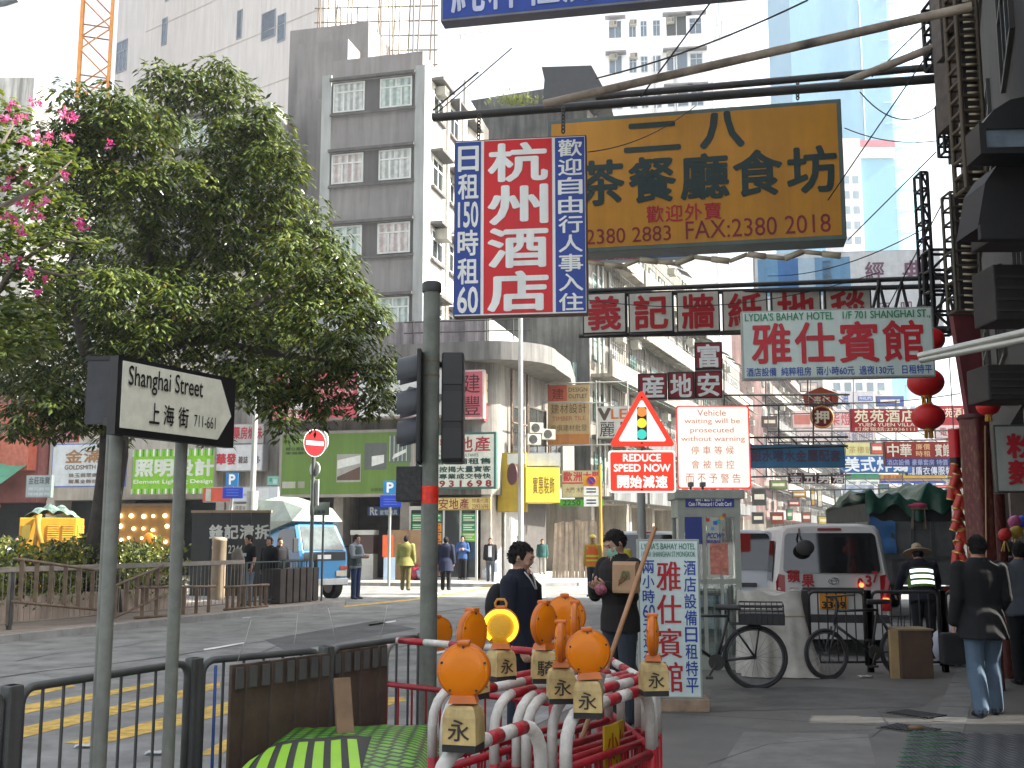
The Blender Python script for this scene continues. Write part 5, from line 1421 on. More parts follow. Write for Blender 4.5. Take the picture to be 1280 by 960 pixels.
pp = [mp(u, 0) for u in (0, .5, 1)]
st_ = MB()
c4 = [mp(0, 0), mp(.97, 0), mp(.97, 1), mp(0, 1)]
st_.slab([(c.x, c.y) for c in c4], 0, .5); tag(st_.build('pallet_stack', mat('dark_stack', (.03, .028, .026), .8, var=.4)), 'low dark stack of panels under the green woven mat', 'stack')
# striped mat bottom right
q0, q1, q2, q3 = onz(1118, 975, .03), onz(1400, 985, .03), onz(1385, 922, .03), onz(1139, 914, .03)
bt_ = thing('striped_mat', 'dark mat with green edge stripes lying on the pavement at bottom right', 'mat', (0, 0, 0))
def bp_(u, v):
    p = q0.lerp(q1, u).lerp(q3.lerp(q2, u), v); return V((p.x, p.y, .03 + .006 * sin(u * 60)))
mb = MB(); mb.grid(bp_, 60, 8); mb.slab([(q.x, q.y) for q in (q0, q1, q2, q3)], .004, .02)
mb.build('weave', wavemat('grey_weave', (.03, .035, .04), (.085, .09, .095), 7, 'X', .7, .4), bt_)
mb = MB()
for i in range(11):
    v = i / 11 + .03
    mb.tube([bp_(0, v) + V((-.02, 0, .01)), bp_(.12, v + .03) + V((0, 0, .012)), bp_(.22 + .04 * (i % 3), v + .04) + V((0, 0, .012))], .004, 5)
mb.build('green_stripe', C('#3f7a4c', .5), bt_)
mb = MB(); mb.tube([q3 + V((-.02, 0, .03)), q3 + V((.1, -.01, .03))], .02, 6); mb.build('wooden_end', mat('raw_timber', (.20, .125, .07), .75), bt_)

# ---- wear on the road and pavement, litter
pat = mat('road_patch', (.10, .10, .098), .9, var=.35, sc=1.5, bump=.5, bsc=70); pat2 = mat('road_patch_pale', (.20, .20, .19), .9, var=.35, sc=1.5, bump=.5, bsc=70); crkm = mat('road_crack', (.06, .06, .057), .9, var=0)
mark('road_patch', gq((330, 800), (470, 776), (520, 786), (360, 815)), pat); mark('road_patch', gq((40, 840), (150, 822), (230, 832), (90, 855)), pat2, ZR + .003)
mark('road_patch', gq((560, 775), (700, 750), (760, 765), (600, 800)), pat2, ZR + .003); mark('road_patch', gq((230, 790), (330, 775), (345, 780), (240, 797)), pat2, ZR + .003)
def crack(pts, w, z, m=crkm):
    L_ = [onz(a, b, z) for a, b in pts]; mb = MB(); n = len(L_)
    vs = []
    for i, p in enumerate(L_):
        d = L_[min(i + 1, n - 1)] - L_[max(i - 1, 0)]; d.normalize(); q = V((-d.y, d.x, 0)) * w * (.6 + .8 * RN.random()); vs += [(p + q)[:], (p - q)[:]]
    mb.add(vs, [(2 * i, 2 * i + 1, 2 * i + 3, 2 * i + 2) for i in range(n - 1)]); return tag(mb.build('road_crack', m), kind='structure')
crack([(-40, 852), (60, 838), (130, 831), (225, 818), (300, 806), (390, 792), (470, 777), (540, 766), (640, 752)], .02, ZR + .006)
crack([(20, 826), (80, 815), (130, 812), (180, 803)], .012, ZR + .006); crack([(480, 812), (560, 797), (640, 782), (720, 775)], .012, ZR + .006); crack([(300, 826), (350, 806), (420, 800), (455, 786)], .01, ZR + .006)
for pts in ([(870, 880), (960, 872), (1060, 866), (1160, 872)], [(885, 955), (960, 930), (1090, 921), (1110, 905), (1098, 889), (1165, 880)], [(880, 905), (980, 915), (1090, 912)]): crack(pts, .0035, .004)
mark('pavement_patch', [onz(a, b, 0) for a, b in ((900, 960), (930, 915), (1085, 918), (1100, 975))], mat('pave_patch', (.17, .165, .15), .85, var=.3, sc=2, bump=.3), .003)
mark('pavement_patch', [onz(a, b, 0) for a, b in ((890, 862), (1010, 858), (1180, 866), (1150, 884), (880, 890))], mat('pave_patch_d', (.10, .097, .088), .85, var=.4, sc=2, bump=.3), .003)
for k, (px, py, z, l_) in enumerate(((92, 936, ZR, 'crumpled white paper scrap on the road behind the kerb railing'), (180, 945, ZR, 'second white paper scrap on the road near the grey posts'), (303, 774, 0, 'white plastic scrap lying on the island kerb'), (1075, 848, 0, 'cigarette packet scrap on the pavement by the folding bicycle'))):
    p = onz(px, py, z); mb = MB(); mb.grid(lambda u, v: (p.x + .16 * u, p.y + .1 * v, z + .01 + .02 * abs(sin(u * 5 + v * 4))), 4, 3)
    tag(mb.build('paper_scrap', C('#b9bcbc', .7)), l_, 'litter')
# ---- traffic signal pole
YP = 7.2
pp_ = at(529, 900, YP); 
sp = thing('signal_pole', 'tall grey green traffic signal pole with red tape seen from behind', 'traffic signal', (at(537, 640, YP).x, YP, 0))
zt_ = at(540, 355, YP).z
polem = mat('pole_greygreen', (.17, .185, .155), .6, var=.35, sc=5, bump=.15, streak=.3)
MB().cyl((0, 0, -.05), (0, 0, zt_), .057, n=24).build('pole', polem, sp)
mb = MB(); mb.lathe([(.064, zt_ - .06), (.066, zt_ - .055), (.066, zt_ + .0), (.055, zt_ + .012)], 20); mb.build('cap', C('#3a3c38', .6), sp)
for py in (452, 470):
    z = at(540, py, YP).z; mb = MB(); mb.lathe([(.058, z - .006), (.0595, z), (.058, z + .006)], 20); mb.build('band', C('#6a5a40', .5), sp)
z0_, z1_ = at(535, 629, YP).z, at(535, 608, YP).z
mb = MB(); mb.lathe([(.0578, z0_), (.0588, z0_ + .004), (.0588, z0_ + .045), (.058, z0_ + .05), (.0588, z0_ + .056), (.0588, z1_)], 20)
mb.build('red_tape', mat('red_tape', (.75, .03, .01), .45, var=.35, sc=20), sp)
def lp(px, py, Y=YP): p = at(px, py, Y); return V((p.x - sp.location.x, p.y - YP, p.z))
# back of the signal head to the right
h0, h1 = lp(551, 578), lp(580, 440)
hb = MB(); hb.box(h0.x, -.02, h0.z, h1.x, .22, h1.z, b=.02); hdo = hb.build('signal_head', black, sp)
for k in range(3):
    z = h0.z + (h1.z - h0.z) * (k + .5) / 3
    MB().box(h0.x + .01, -.026, z - .1, h1.x - .01, -.019, z + .1, b=.003).build('back_cover', mat('black_cover', (.016, .016, .017), .45, var=.2), hdo)
# side head to the left with its visors
a0, a1 = lp(522, 580), lp(529, 440)
sd_ = MB().box(a0.x, -.16, a0.z, a1.x, .16, a1.z, b=.01).build('side_signal_head', black, sp)
for (px, py) in ((524, 463), (524, 505), (524, 541)):
    c = lp(px, py); mb = MB()
    mb.grid(lambda u, v: V((c.x - .14 * v, .115 * cos(pi * (u * 1.3 - .15)), c.z + .115 * sin(pi * (u * 1.3 - .15)) - .035 * v)), 14, 4)
    mb.grid(lambda u, v: V((c.x - .14 * v, .108 * cos(pi * (u * 1.3 - .15)), c.z + .108 * sin(pi * (u * 1.3 - .15)) - .035 * v)), 14, 4)
    mb.build('visor', C('#4a4c50', .5), sd_)
    mb = MB(); mb.cyl((c.x - .004, 0, c.z), (c.x - .012, 0, c.z), .1, n=20); mb.build('lens', mat('dark_lens', (.03, .03, .03), .1, var=0), sd_)
b0_, b1_ = lp(495, 627), lp(528, 583)
MB().box(b0_.x, -.03, b0_.z, b1_.x, .16, b1_.z, b=.008).build('pedestrian_signal', mat('scuffed_black', (.018, .018, .018), .5, var=.9, sc=30), sp)
mb = MB(); mb.cyl((b1_.x - .02, .06, b0_.z + .12), (0, 0, b0_.z + .12), .02); mb.cyl(lp(524, 452) + V((0, .0, 0)), (0, 0, lp(0, 452).z), .018); mb.cyl((h0.x + .03, .06, lp(0, 455).z), (0, 0, lp(0, 455).z), .02); mb.build('bracket', black, sp)

# ---- red and white steel barriers
bred = mat('barrier_red', (.36, .012, .022), .42, var=.4, sc=9, bump=.05)
bwhite = mat('barrier_white', (.60, .58, .53), .5, var=.3, sc=9, bump=.08, streak=.3)
NB = [0]
def barrier(pa, pb, label, h=1.0, r=.021, yellow=False, bars=True):
    a = V((pa.x, pa.y, 0)); b = V((pb.x, pb.y, 0)); d = b - a; L = d.length
    t = thing('steel_barrier', label, 'barrier', a, atan2(d.y, d.x), 'red and white steel barriers piled by the signal pole')
    c = .13
    arcL = [(c - c * cos(R(q)), 0, h - c + c * sin(R(q))) for q in (0, 22, 45, 68, 90)]
    arcR = [(L - c + c * sin(R(q)), 0, h - c + c * cos(R(q))) for q in (0, 22, 45, 68, 90)]
    fr_ = MB(0)
    zl = h * .74
    fr_.tube([(0, 0, .03), (0, 0, zl)], r, 10); fr_.tube([(L, 0, .03), (L, 0, zl)], r, 10)
    k = 5; x0, x1 = c, L - c
    for i in range(k):
        fr_.c = 0 if i % 2 == 0 else 1
        fr_.tube([(x0 + (x1 - x0) * i / k, 0, h), (x0 + (x1 - x0) * (i + 1) / k, 0, h)], r, 10)
    fr_.c = 1
    fr_.tube([(0, 0, zl)] + arcL, r, 10); fr_.tube(arcR + [(L, 0, zl)], r, 10)
    fr_.build('frame', [bred, bwhite], t)
    for zr_ in (h * .72, .2): MB().tube([(0, 0, zr_), (L, 0, zr_)], r * .85, 8).build('lower_rail', bred, t)
    if bars:
        mb = MB()
        for i in range(1, int(L / .12)): mb.cyl((i * .12, 0, .2), (i * .12, 0, h * .72), .007, n=6, caps=False)
        mb.build('bars', bred, t)
    mb = MB(); mb.box(-.025, -.2, 0, .025, .2, .03); mb.box(L - .025, -.2, 0, L + .025, .2, .03); mb.build('foot', bred, t)
    return t
z1 = 1.0
bk0, bk1 = onz(482, 799, z1), onz(690, 816, z1)
barrier(bk0, bk1, 'red and white barrier at the back, joined to the kerb railing')
fr0, fr1 = onz(707, 893, z1), onz(812, 859, z1)
barrier(fr0, fr1, 'red and white barrier at the right end, holding two amber lamps', r=.024)
sd1 = onz(756, 821, z1)
barrier(fr1 + V((.02, .05, 0)), sd1, 'red and white barrier closing the right side of the pen towards the light box')
nr0, nr1 = onz(546, 945, z1), onz(676, 902, z1)
barrier(nr0, nr1, 'nearest red and white barrier, under the big front amber lamp', r=.024)
e_ = V((.55, .83, 0)).normalized()
stk = [((541, 866), 1.45), ((556, 872), 1.4), ((618, 872), 1.1), ((646, 874), 1.08), ((658, 877), 1.05), ((690, 876), .95)]
nms = ['outermost left', 'second from the left', 'middle', 'right of centre', 'last but one', 'last on the right']
for (p, L), nm in zip(stk, nms):
    a = onz(*p, z1); barrier(a, a + e_ * L, 'red and white barrier in the tight stack, ' + nm + ' of the leaning row')
# yellow notices on the right barrier
for k, (px, l_) in enumerate(((765, 'yellow notice plate with red writing on the right barrier, the one farther left'), (778, 'yellow notice plate with red writing on the right barrier, the one nearer the end post'))):
    p = at(px - 9, 955, 4.9 + .2 * k); p2 = at(px + 7, 908 - 4 * k, 4.9 + .2 * k)
    t = thing('notice_plate', l_, 'notice', (p.x, p.y, p.z - .08), [.9, 1.1][k], 'yellow notice plates on the barrier')
    w_, h_ = .12, p2.z - p.z + .08
    MB().box(0, 0, 0, w_, .01, h_, b=.002).build('panel', C('#b99a1c', .5), t)
    mb = MB(); vtext(mb, '小心', .02, .03, w_ - .02, h_ - .03, -.004, .01); mb.build('lettering', C('#8f2420', .5), t)

# ---- amber flashing lamps
amber = leafmat('amber_lens', (.92, .34, .008), .2, .4)
amber_d = mat('amber_rim', (.62, .15, .008), .35, var=.15, sc=10, trans=.15)
casem = mat('lamp_case', (.50, .37, .15), .55, var=.4, sc=9, streak=.25)
amber_l = mat('amber_yellow_lens', (.80, .42, .015), .25, var=.1, sc=14, bump=.35, bsc=170)  # yellower copy of the lens colour, carrying the glow of the ring
flashring = mat('flash_glow_ring', (1.0, .72, .02), .4, var=0, emit=.75)  # ring emission imitates flash returned by the lamp
def lamp(px, py, Y, label, yaw=0, char='永', byaw=0, lit=False, handle=False, r=.08, tilt=0, base=True, bdx=0):
    c = at(px, py, Y)
    t = thing('amber_lamp', label, 'warning lamp', (c.x, c.y, c.z - r - .135), R(byaw), 'amber warning lamps on the barriers')
    hh_ = r + .135
    T_ = MX.Translation((0, 0, hh_)) @ MX.Rotation(R(yaw - byaw), 4, 'Z') @ MX.Rotation(R(tilt), 4, 'Y')
    X90 = MX.Rotation(R(90), 4, 'X')
    hs = MB(); hs.lathe([(r * .98, -.012), (r * 1.06, -.008), (r * 1.06, .008), (r * .98, .012)], 36, T_ @ X90); rim = hs.build('rim', amber_d, t)
    mb = MB()
    for s in (-1, 1):
        pr = [(r * .99, .010), (r * .95, .017), (r * .9, .0155), (r * .86, .019), (r * .5, .024), (.001, .0255)]
        mb.loft([[(q * cos(2 * pi * j / 36), -s * z, q * sin(2 * pi * j / 36)) for j in range(36)] for q, z in pr], False, True, T_)
    mb.build('lens', amber_l if lit else amber, t)
    mb = MB()
    for s in (-1, 1):
        for a_ in (90, 160, 20, 235, 305): mb.cyl((r * .9 * cos(R(a_)), s * .012, r * .9 * sin(R(a_))), (r * .9 * cos(R(a_)), s * .02, r * .9 * sin(R(a_))), .0042, n=8, T=T_)
    mb.build('bolt', dark, t)
    mb = MB(); mb.box(-.02, -.024, r * .95, .02, .024, r * 1.15, T_, b=.006); mb.loft([[(-.035, -.028, -r * .9), (.035, -.028, -r * .9), (.035, .028, -r * .9), (-.035, .028, -r * .9)], [(-.045, -.035, -r * 1.2), (.045, -.035, -r * 1.2), (.045, .035, -r * 1.2), (-.045, .035, -r * 1.2)]], True, False, T_)
    mb.build('neck', amber_d, t)
    if lit:
        mb = MB(); mb.tube([(r * .9 * cos(R(a_)), -.019, r * .86 * sin(R(a_))) for a_ in range(-62, 236, 7)], [.0095] * len(range(-62, 236, 7)), 6, T_); mb.build('flash_glow_ring', flashring, t)
    if handle:
        mb = MB(); mb.tube([(-.022, 0, r * 1.05), (-.026, 0, r * 1.3), (-.016, 0, r * 1.5), (.016, 0, r * 1.5), (.026, 0, r * 1.3), (.022, 0, r * 1.05)], .006, 6, T_); mb.build('handle', C('#c08a30', .4), t)
    if base:
        w1, w0, d1, d0, hb_ = .046, .054, .04, .048, .112
        mb = MB(); mb.loft([[(-w0, -d0, 0), (w0, -d0, 0), (w0, d0, 0), (-w0, d0, 0)], [(-w0 * .97, -d0 * .97, hb_ * .7), (w0 * .97, -d0 * .97, hb_ * .7), (w0 * .97, d0 * .97, hb_ * .7), (-w0 * .97, d0 * .97, hb_ * .7)], [(-w1, -d1, hb_ * .92), (w1, -d1, hb_ * .92), (w1, d1, hb_ * .92), (-w1, d1, hb_ * .92)], [(-w1 * .8, -d1 * .8, hb_), (w1 * .8, -d1 * .8, hb_), (w1 * .8, d1 * .8, hb_), (-w1 * .8, d1 * .8, hb_)]], True, False)
        cs = mb.build('battery_case', casem, t)
        mb = MB(); put_text(mb, char, -w0 * .62, .012, w0 * .62, hb_ * .66, -d0 - .002, .01); mb.build('lettering', mat('ink_brush', (.03, .025, .02), .6, var=0), cs)
        MB().box(-w0 * .98, -d0 * .98, -.022, w0 * .98, d0 * .98, -.001).build('rubber_base', black, cs)
    return t
lamp(580, 838, 3.42, 'largest amber lamp, with a brushed character on its cream case, on the nearest barrier', yaw=-6, byaw=-16, r=.079)
lamp(626, 783, 5.0, 'amber lamp with a glowing yellow ring and a wire handle', yaw=-4, byaw=35, lit=True, handle=True)
lamp(590, 792, 4.25, 'amber lamp turned sideways behind the largest one', yaw=58, byaw=60, r=.085)
lamp(680, 780, 4.75, 'amber lamp turned half sideways with a dense black character on its case', yaw=57, char='騎', byaw=4, r=.088)
lamp(706, 771, 5.5, 'round amber lamp at the back of the group with no case showing', yaw=5, base=False, r=.1)
lamp(701, 803, 4.45, 'narrow edge on amber lamp between the half turned and the big right lamp', yaw=86, byaw=5, r=.078)
lamp(735, 815, 4.2, 'big round amber lamp on the right barrier with a character on its case', yaw=4, byaw=-8, r=.081, tilt=-3)
lamp(719, 778, 5.2, 'edge on yellowish amber lamp behind the big right one', yaw=84, base=False, r=.09)
lamp(816, 795, 4.62, 'edge on amber lamp at the far right corner in front of the white light box', yaw=80, byaw=6, r=.082)
lamp(547, 790, 7.45, 'amber lamp half hidden behind the signal pole', yaw=25, base=False, r=.1)
# copper coloured stick
mb = MB(); mb.cyl(at(714, 962, 5.3) , at(819, 659, 5.75), .0125, n=12)
tag(mb.build('bamboo_stick', mat('copper_brown', (.33, .17, .075), .3, var=.3, sc=6)), 'shiny copper brown stick leaning out of the barriers in front of the masked man', 'stick')
# big barrier lamp base white box behind
mb = MB(); q = at(741, 858, 4.35); mb.box(0, 0, -.12, .05, .03, .06, b=.006)
tag(mb.build('clamp', C('#8f8a84', .5), loc=q, rot=(0, .3, .5)), 'small grey clamp beside the big right amber lamp', 'clamp')

# ---- island furniture
def islp(px, py, inset=0.0):
    p = onz(px, py, 0); return p
il0 = onz(-60, 792, 0); il1 = onz(38, 789, 0); il2 = onz(345, 757, 0); il3 = onz(420, 750, 0)
il3b = il3 + kn * 1.6
il1b = K0 + kd * 1.8 + kn * .75
railing('pale topped pedestrian railing along the island kerb in front of the hedge', [((K0 - kd * 6 + kn * .75).x, (K0 - kd * 6 + kn * .75).y), ((K1 - kd * 3.2 + kn * .75).x, (K1 - kd * 3.2 + kn * .75).y)], 1.05, m=mat('railing_beige', (.26, .235, .20), .6, var=.25, sc=6), panel=2.3, gap=.13, postm=railm, broad=True)
railing('dark green railing at the tip of the island by the no entry sign', [((K1 - kd * 3.1 + kn * .75).x, (K1 - kd * 3.1 + kn * .75).y), ((K1 - kd * .1 + kn * .7).x, (K1 - kd * .1 + kn * .7).y), ((K1 - kd * .1 + kn * 2.1).x, (K1 - kd * .1 + kn * 2.1).y)], 1.05, m=mat('railing_green', (.03, .045, .045), .55, var=.25, sc=6), panel=1.6, gap=.12)
timber = mat('grey_timber', (.17, .12, .08), .75, var=.35, sc=5)
def ladder(a, b, w, label, nr, tilt=0):
    """two rails and rungs lying between two points, standing on edge against the railing"""
    d = (b - a); L = d.length
    t = thing('wooden_ladder', label, 'ladder', a, 0, 'old timber ladders and crates against the island railing')
    up = V((0, 0, 1))
    mb = MB()
    for o in (V((0, 0, 0)), up * w): mb.tube([o, o + d], .03, 6)
    mb.build('rail', timber, t)
    for i in range(nr):
        p = d * ((i + .5) / nr)
        MB().box(p.x - .035, p.y - .02, p.z, p.x + .035, p.y + .02, p.z + w).build('rung', timber, t)
def IS(px, py, d=.35):
    # a point above the island near its kerb for this picture column
    r = ray(px, py); n_ = kn; c0 = K0 + kn * d - V((0, 0, H)); c0.z = 0
    den = r.x * n_.x + r.y * n_.y
    t_ = ((K0 + kn * d).x * n_.x + (K0 + kn * d).y * n_.y) / den
    return V((r.x * t_, r.y * t_, H + r.z * t_))
ladder(IS(15, 752), IS(122, 762), .75, 'wooden ladder lying along the island railing at far left', 6)
ladder(IS(122, 781), IS(202, 745), .62, 'wooden ladder tilted up in front of the left grey post', 6)
ladder(IS(168, 772), IS(268, 767), .6, 'wooden frame behind the right grey post on the island', 6)
ladder(IS(280, 762), IS(335, 757), .5, 'short brown slatted pallet against the island railing', 8)
mb = MB(); p = IS(350, 745, .55)
for i in range(6): mb.box(i * .3, 0, 0, i * .3 + .24, .5, .85, b=.01)
tag(mb.build('wooden_crate', mat('dark_crate', (.05, .04, .035), .8, var=.4), loc=(p.x, p.y, 0.02), rot=(0, 0, atan2(kd.y, kd.x))), 'dark wooden crate behind the railing at the tip of the island', 'crate')
# no entry sign
ne = onz(387, 752, 0); YN = ne.y
def ln(px, py): p = at(px, py, YN); return V((p.x - ne.x, 0, p.z))
nes = thing('no_entry_sign', 'round red no entry sign above white sign backs on a grey pole', 'road sign', (ne.x, YN, 0), 0)
MB().cyl((0, .05, 0), (0, .05, ln(0, 545).z), .05, n=12).build('pole', C('#5d625f', .5), nes)
Tn = MX.Rotation(R(48), 4, 'Z')
zc = ln(0, 554).z; rr = .36
mb = MB(); mb.cyl((.02, -.0, zc), (.02, -.02, zc), rr, n=32, T=Tn); mb.build('disc', C('#c2141c', .4), nes)
mb = MB(); mb.cyl((.02, -.0, zc), (.02, -.021, zc), rr * 1.03, n=32, T=Tn); 
mb = MB(); mb.tube([(.02 + rr * cos(R(a)), -.012, zc + rr * sin(R(a))) for a in range(0, 360, 12)], .014, 5, Tn, closed=True); mb.build('rim', white, nes)
MB().box(.02 - rr * .8, -.03, zc - .055, .02 + rr * .8, -.021, zc + .055, Tn).build('white_bar', white, nes)
Tw = MX.Rotation(R(-38), 4, 'Z')
mb = MB(); mb.cyl((-.2, .42, zc + .08), (-.2, .44, zc + .08), .3, n=28, T=Tw); mb.build('sign_back', white, nes)
mb = MB(); zc2 = ln(0, 586).z; mb.cyl((-.05, .1, zc2), (-.05, .12, zc2), .2, n=24, T=Tw); mb.build('sign_back', white, nes)
MB().box(-.19, .1, ln(0, 632).z, .12, .12, ln(0, 599).z, Tw, b=.005).build('sign_back', white, nes)
np_ = thing('street_nameplate', 'small grey green street name plate on two thin posts beside the no entry pole', 'street sign', (at(387, 644, YN + .3).x, YN + .3, 0), 0)
z0_, z1_ = at(0, 644, YN + .3).z, at(0, 628, YN + .3).z
MB().box(0, 0, z0_, .52, .03, z1_, b=.005).build('panel', C('#5f6a64', .5), np_)
mb = MB()
for i in range(3): mb.box(.08 + .12 * i, -.006, z0_ + .05, .17 + .12 * i, -.002, z0_ + .13)
mb.build('lettering', C('#3a423e', .5), np_)
for x in (.05, .36): MB().cyl((x, .05, 0), (x, .05, z0_ + .02), .03, n=8).build('post', C('#5d625f', .5), np_)
# lamp posts and parking signs
def post(name, label, cat, px, pyt, pyb, Y, r, m=None, arm=None):
    a = at(px[0], pyb, Y); b = at(px[1], pyt, Y)
    t = thing(name, label, cat, (a.x, Y, a.z if a.z > .3 else 0))
    z0_ = 0 if a.z <= .3 else 0
    MB().cyl((0, 0, z0_), (0, 0, b.z - (a.z if a.z > .3 else 0)), r, r * .8, n=10).build('pole', m or C('#a9aca6', .4), t)
    return t, a, b
t, a, b = post('lamp_post', 'slim pale lamp post in the sun in front of the corner podium', 'lamp post', (651, 651), 398, 712, 41.5, .11)
mb = MB(); mb.lathe([(.2, 0), (.2, .9), (.12, 1.0)], 12); mb.build('base', C('#8f928c', .5), t)
MB().cyl((0, 0, b.z), (.3, -.6, b.z + 1.2), .05, n=6).build('bracket_arm', C('#a9aca6', .4), t)
mb = MB(); mb.cyl((-.3, -.2, 3.6), (-.34, -.22, 3.6), .42, n=24); mb.build('round_sign', C('#5a3438', .5), t)
t, a, b = post('lamp_post', 'slim pale lamp post beside the poster board on the left', 'lamp post', (314, 317), 430, 668, 33, .09)
MB().cyl((0, 0, 0), (0, 0, 1.3), .17, n=12).build('base', C('#9a9d98', .5), t)
mb = MB(); mb.cyl((0, 0, b.z), (-.5, -.2, b.z + 1.6), .05, n=6); mb.build('bracket_arm', C('#a9aca6', .4), t)
hd_ = at(5, 6, 22)
t = thing('street_lamp_head', 'grey street lamp head poking in at the top left corner', 'street lamp', hd_)
mb = MB(); mb.loft([[(x, .12 * cos(a) * k, z + .07 * sin(a) * k) for a in [i * pi / 5 for i in range(10)]] for x, z, k in ((-.9, -.12, .7), (-.5, -.04, 1), (.0, .06, 1.05), (.3, .12, .6))]); mb.build('housing', C('#8f96a0', .4), t)
for (px0, px1, y0, y1, by0, by1, Y, l_) in ((282, 298, 591, 608, 609, 623, 36, 'blue parking sign with a white P above a blue plate left of the lamp post'), (479, 496, 601, 618, 619, 634, 38, 'blue parking sign with a white P above a blue plate half behind the signal pole')):
    a = at(px0, y1, Y); b = at(px1, y0, Y)
    t = thing('parking_sign', l_, 'road sign', (a.x, Y, 0), 0, 'blue parking signs')
    MB().box(0, 0, a.z, b.x - a.x, .03, b.z, b=.006).build('panel', C('#2f7fc0', .45), t)
    mb = MB(); put_text(mb, 'P', (b.x - a.x) * .28, a.z + (b.z - a.z) * .16, (b.x - a.x) * .74, b.z - (b.z - a.z) * .14, -.006, .03); mb.build('lettering', white, t)
    c, d = at(px0 - 4, by1, Y), at(px1 + 6, by0, Y)
    MB().box(c.x - a.x, -.01, c.z, d.x - a.x, .02, d.z, b=.006).build('plate', C('#2240b0', .45), t)
    mb = MB()
    for i in range(3): mb.box(c.x - a.x + .12, -.016, c.z + .09 + .09 * i, d.x - a.x - .15, -.012, c.z + .11 + .09 * i)
    mb.build('lettering', C('#5f7ad0', .5), t)
    MB().cyl(((b.x - a.x) / 2, .06, 0), ((b.x - a.x) / 2, .06, b.z), .05, n=8).build('pole', C('#8d908a', .5), t)
a = at(740, 700, 43); zt_ = at(740, 590, 43).z
t = thing('no_stopping_sign', 'yellow no stopping sign with white time plates on a yellow pole', 'road sign', (a.x, 43, 0))
MB().box(-.32, -.05, at(0, 611, 43).z, .3, 0, at(0, 595, 43).z, b=.01).build('panel', C('#c8922a', .45), t)
mb = MB(); zc = at(0, 601, 43).z; mb.cyl((0, -.052, zc), (0, -.062, zc), .16, n=20); mb.build('prohibition_disc', C('#2f4fa8', .45), t)
mb = MB(); mb.tube([(.16 * cos(R(a_)), -.064, zc + .16 * sin(R(a_))) for a_ in range(0, 360, 20)], .025, 5, closed=True); mb.cyl((-.11, -.066, zc + .11), (.11, -.066, zc - .11), .022, n=5); mb.build('red_ring', C('#b82a2c', .45), t)
for y0, y1 in ((608, 619), (621, 633)):
    o = MB().box(-.3, -.06, at(0, y1, 43).z, .28, -.01, at(0, y0, 43).z).build('time_plate', white, t)
    mb = MB(); za = at(0, y1, 43).z
    for i in range(2): mb.box(-.2, -.066, za + .1 + .12 * i, .18, -.061, za + .15 + .12 * i)
    mb.build('lettering', ink, o)
MB().cyl((.36, -.02, 0), (.36, -.02, zt_ + .3), .055, n=8).build('pole', C('#b8922a', .5), t)

# ---- phone booth
YF = 14.0
pb_ = at(848, 640, YF)
ph = thing('phone_booth', 'grey metal phone booth with a blue header behind the standing light box', 'phone booth', (pb_.x, YF, 0), atan2(-.04, 1))
bw = at(924, 640, YF).x - pb_.x; bh = at(880, 614, YF).z; bd = .8
alu = C('#8d9288', .45)
mb = MB()
for x in (0, bw - .07):
    for y in (0, bd - .07): mb.box(x, y, 0, x + .07, y + .07, bh - .12)
mb.build('corner_post', alu, ph)
mb = MB(); mb.box(-.05, -.05, bh - .1, bw + .06, bd + .06, bh + .02, b=.015); mb.box(-.01, -.01, bh - .33, bw + .01, bd + .01, bh - .101); mb.build('roof', alu, ph)
hb0, hb1 = at(0, 634, YF).z, at(0, 621, YF).z
MB().box(.09, -.022, hb0, bw - .07, -.011, hb1).build('header_panel', C('#1f2f7c', .4), ph)
mb = MB(); put_text(mb, 'Coin / Phonecard / Credit Card', .13, hb0 + .015, bw - .11, hb0 + .065, -.025, .02); put_text(mb, '輔幣 / 電話卡 / 信用卡', .22, hb0 + .075, bw - .2, hb1 - .01, -.025, .02); mb.build('lettering', white, ph)
gl = glassmat('booth_glass', (.88, .93, .92), .3)
zr = at(0, 730, YF).z
mb = MB(); mb.box(.07, -.005, zr, bw - .07, .04, zr + .06); mb.box(.30, -.005, 0, .345, .04, hb0 - .03); mb.box(.66 * bw, -.006, 0, .66 * bw + .035, .04, hb0 - .03); mb.box(.07, -.005, hb0 - .1, bw - .07, .04, hb0 - .03); mb.box(.07, 0, 0, bw - .07, .04, .12)
for z in (zr, .05): mb.box(bw - .05, .07, z, bw - .01, bd - .07, z + .06)
mb.build('frame', alu, ph)
mb = MB(); mb.box(.07, .012, .12, bw - .07, .018, hb0 - .03); mb.box(bw - .03, .07, .1, bw - .024, bd - .07, hb0 - .03); mb.box(.024, .07, .1, .03, bd - .07, hb0 - .03); mb.box(.07, bd - .03, .1, bw - .07, bd - .024, hb0 - .03)
mb.build('glass', gl, ph)
MB().box(.08, -.004, at(0, 680, YF).z, .295, .008, hb0 - .11).build('blue_panel', C('#22367c', .45), ph)
lx0, lx1 = .36, .62
MB().box(lx0, -.004, zr + .08, .655 * bw, .008, hb0 - .11).build('frosted_panel', mat('frosted_panel', (.42, .43, .38), .4, var=.15, sc=2), ph)
zl = at(0, 658, YF).z
for (x, z, s, c) in ((0, .08, .045, '#b03a30'), (.09, .04, .05, '#3a5fb0'), (.13, .06, .05, '#3f9aa0'), (.17, .1, .05, '#c9a040'), (.21, .14, .045, '#c05030'), (.06, -.03, .04, '#4f8fc0')):
    MB().box(lx0 - .01 + x, -.01, zl + z - .02, lx0 - .01 + x + s, -.005, zl + z - .02 + s).build('logo_tile', C(c, .5), ph)
mb = MB(); put_text(mb, 'PCCW', lx0 - .005, zl - .15, lx0 + .175, zl - .085, -.01, .03, slant=.25); put_text(mb, '電訊盈科', lx0 - .005, zl - .21, lx0 + .165, zl - .17, -.01, .02); mb.build('lettering', C('#24418f', .45), ph)
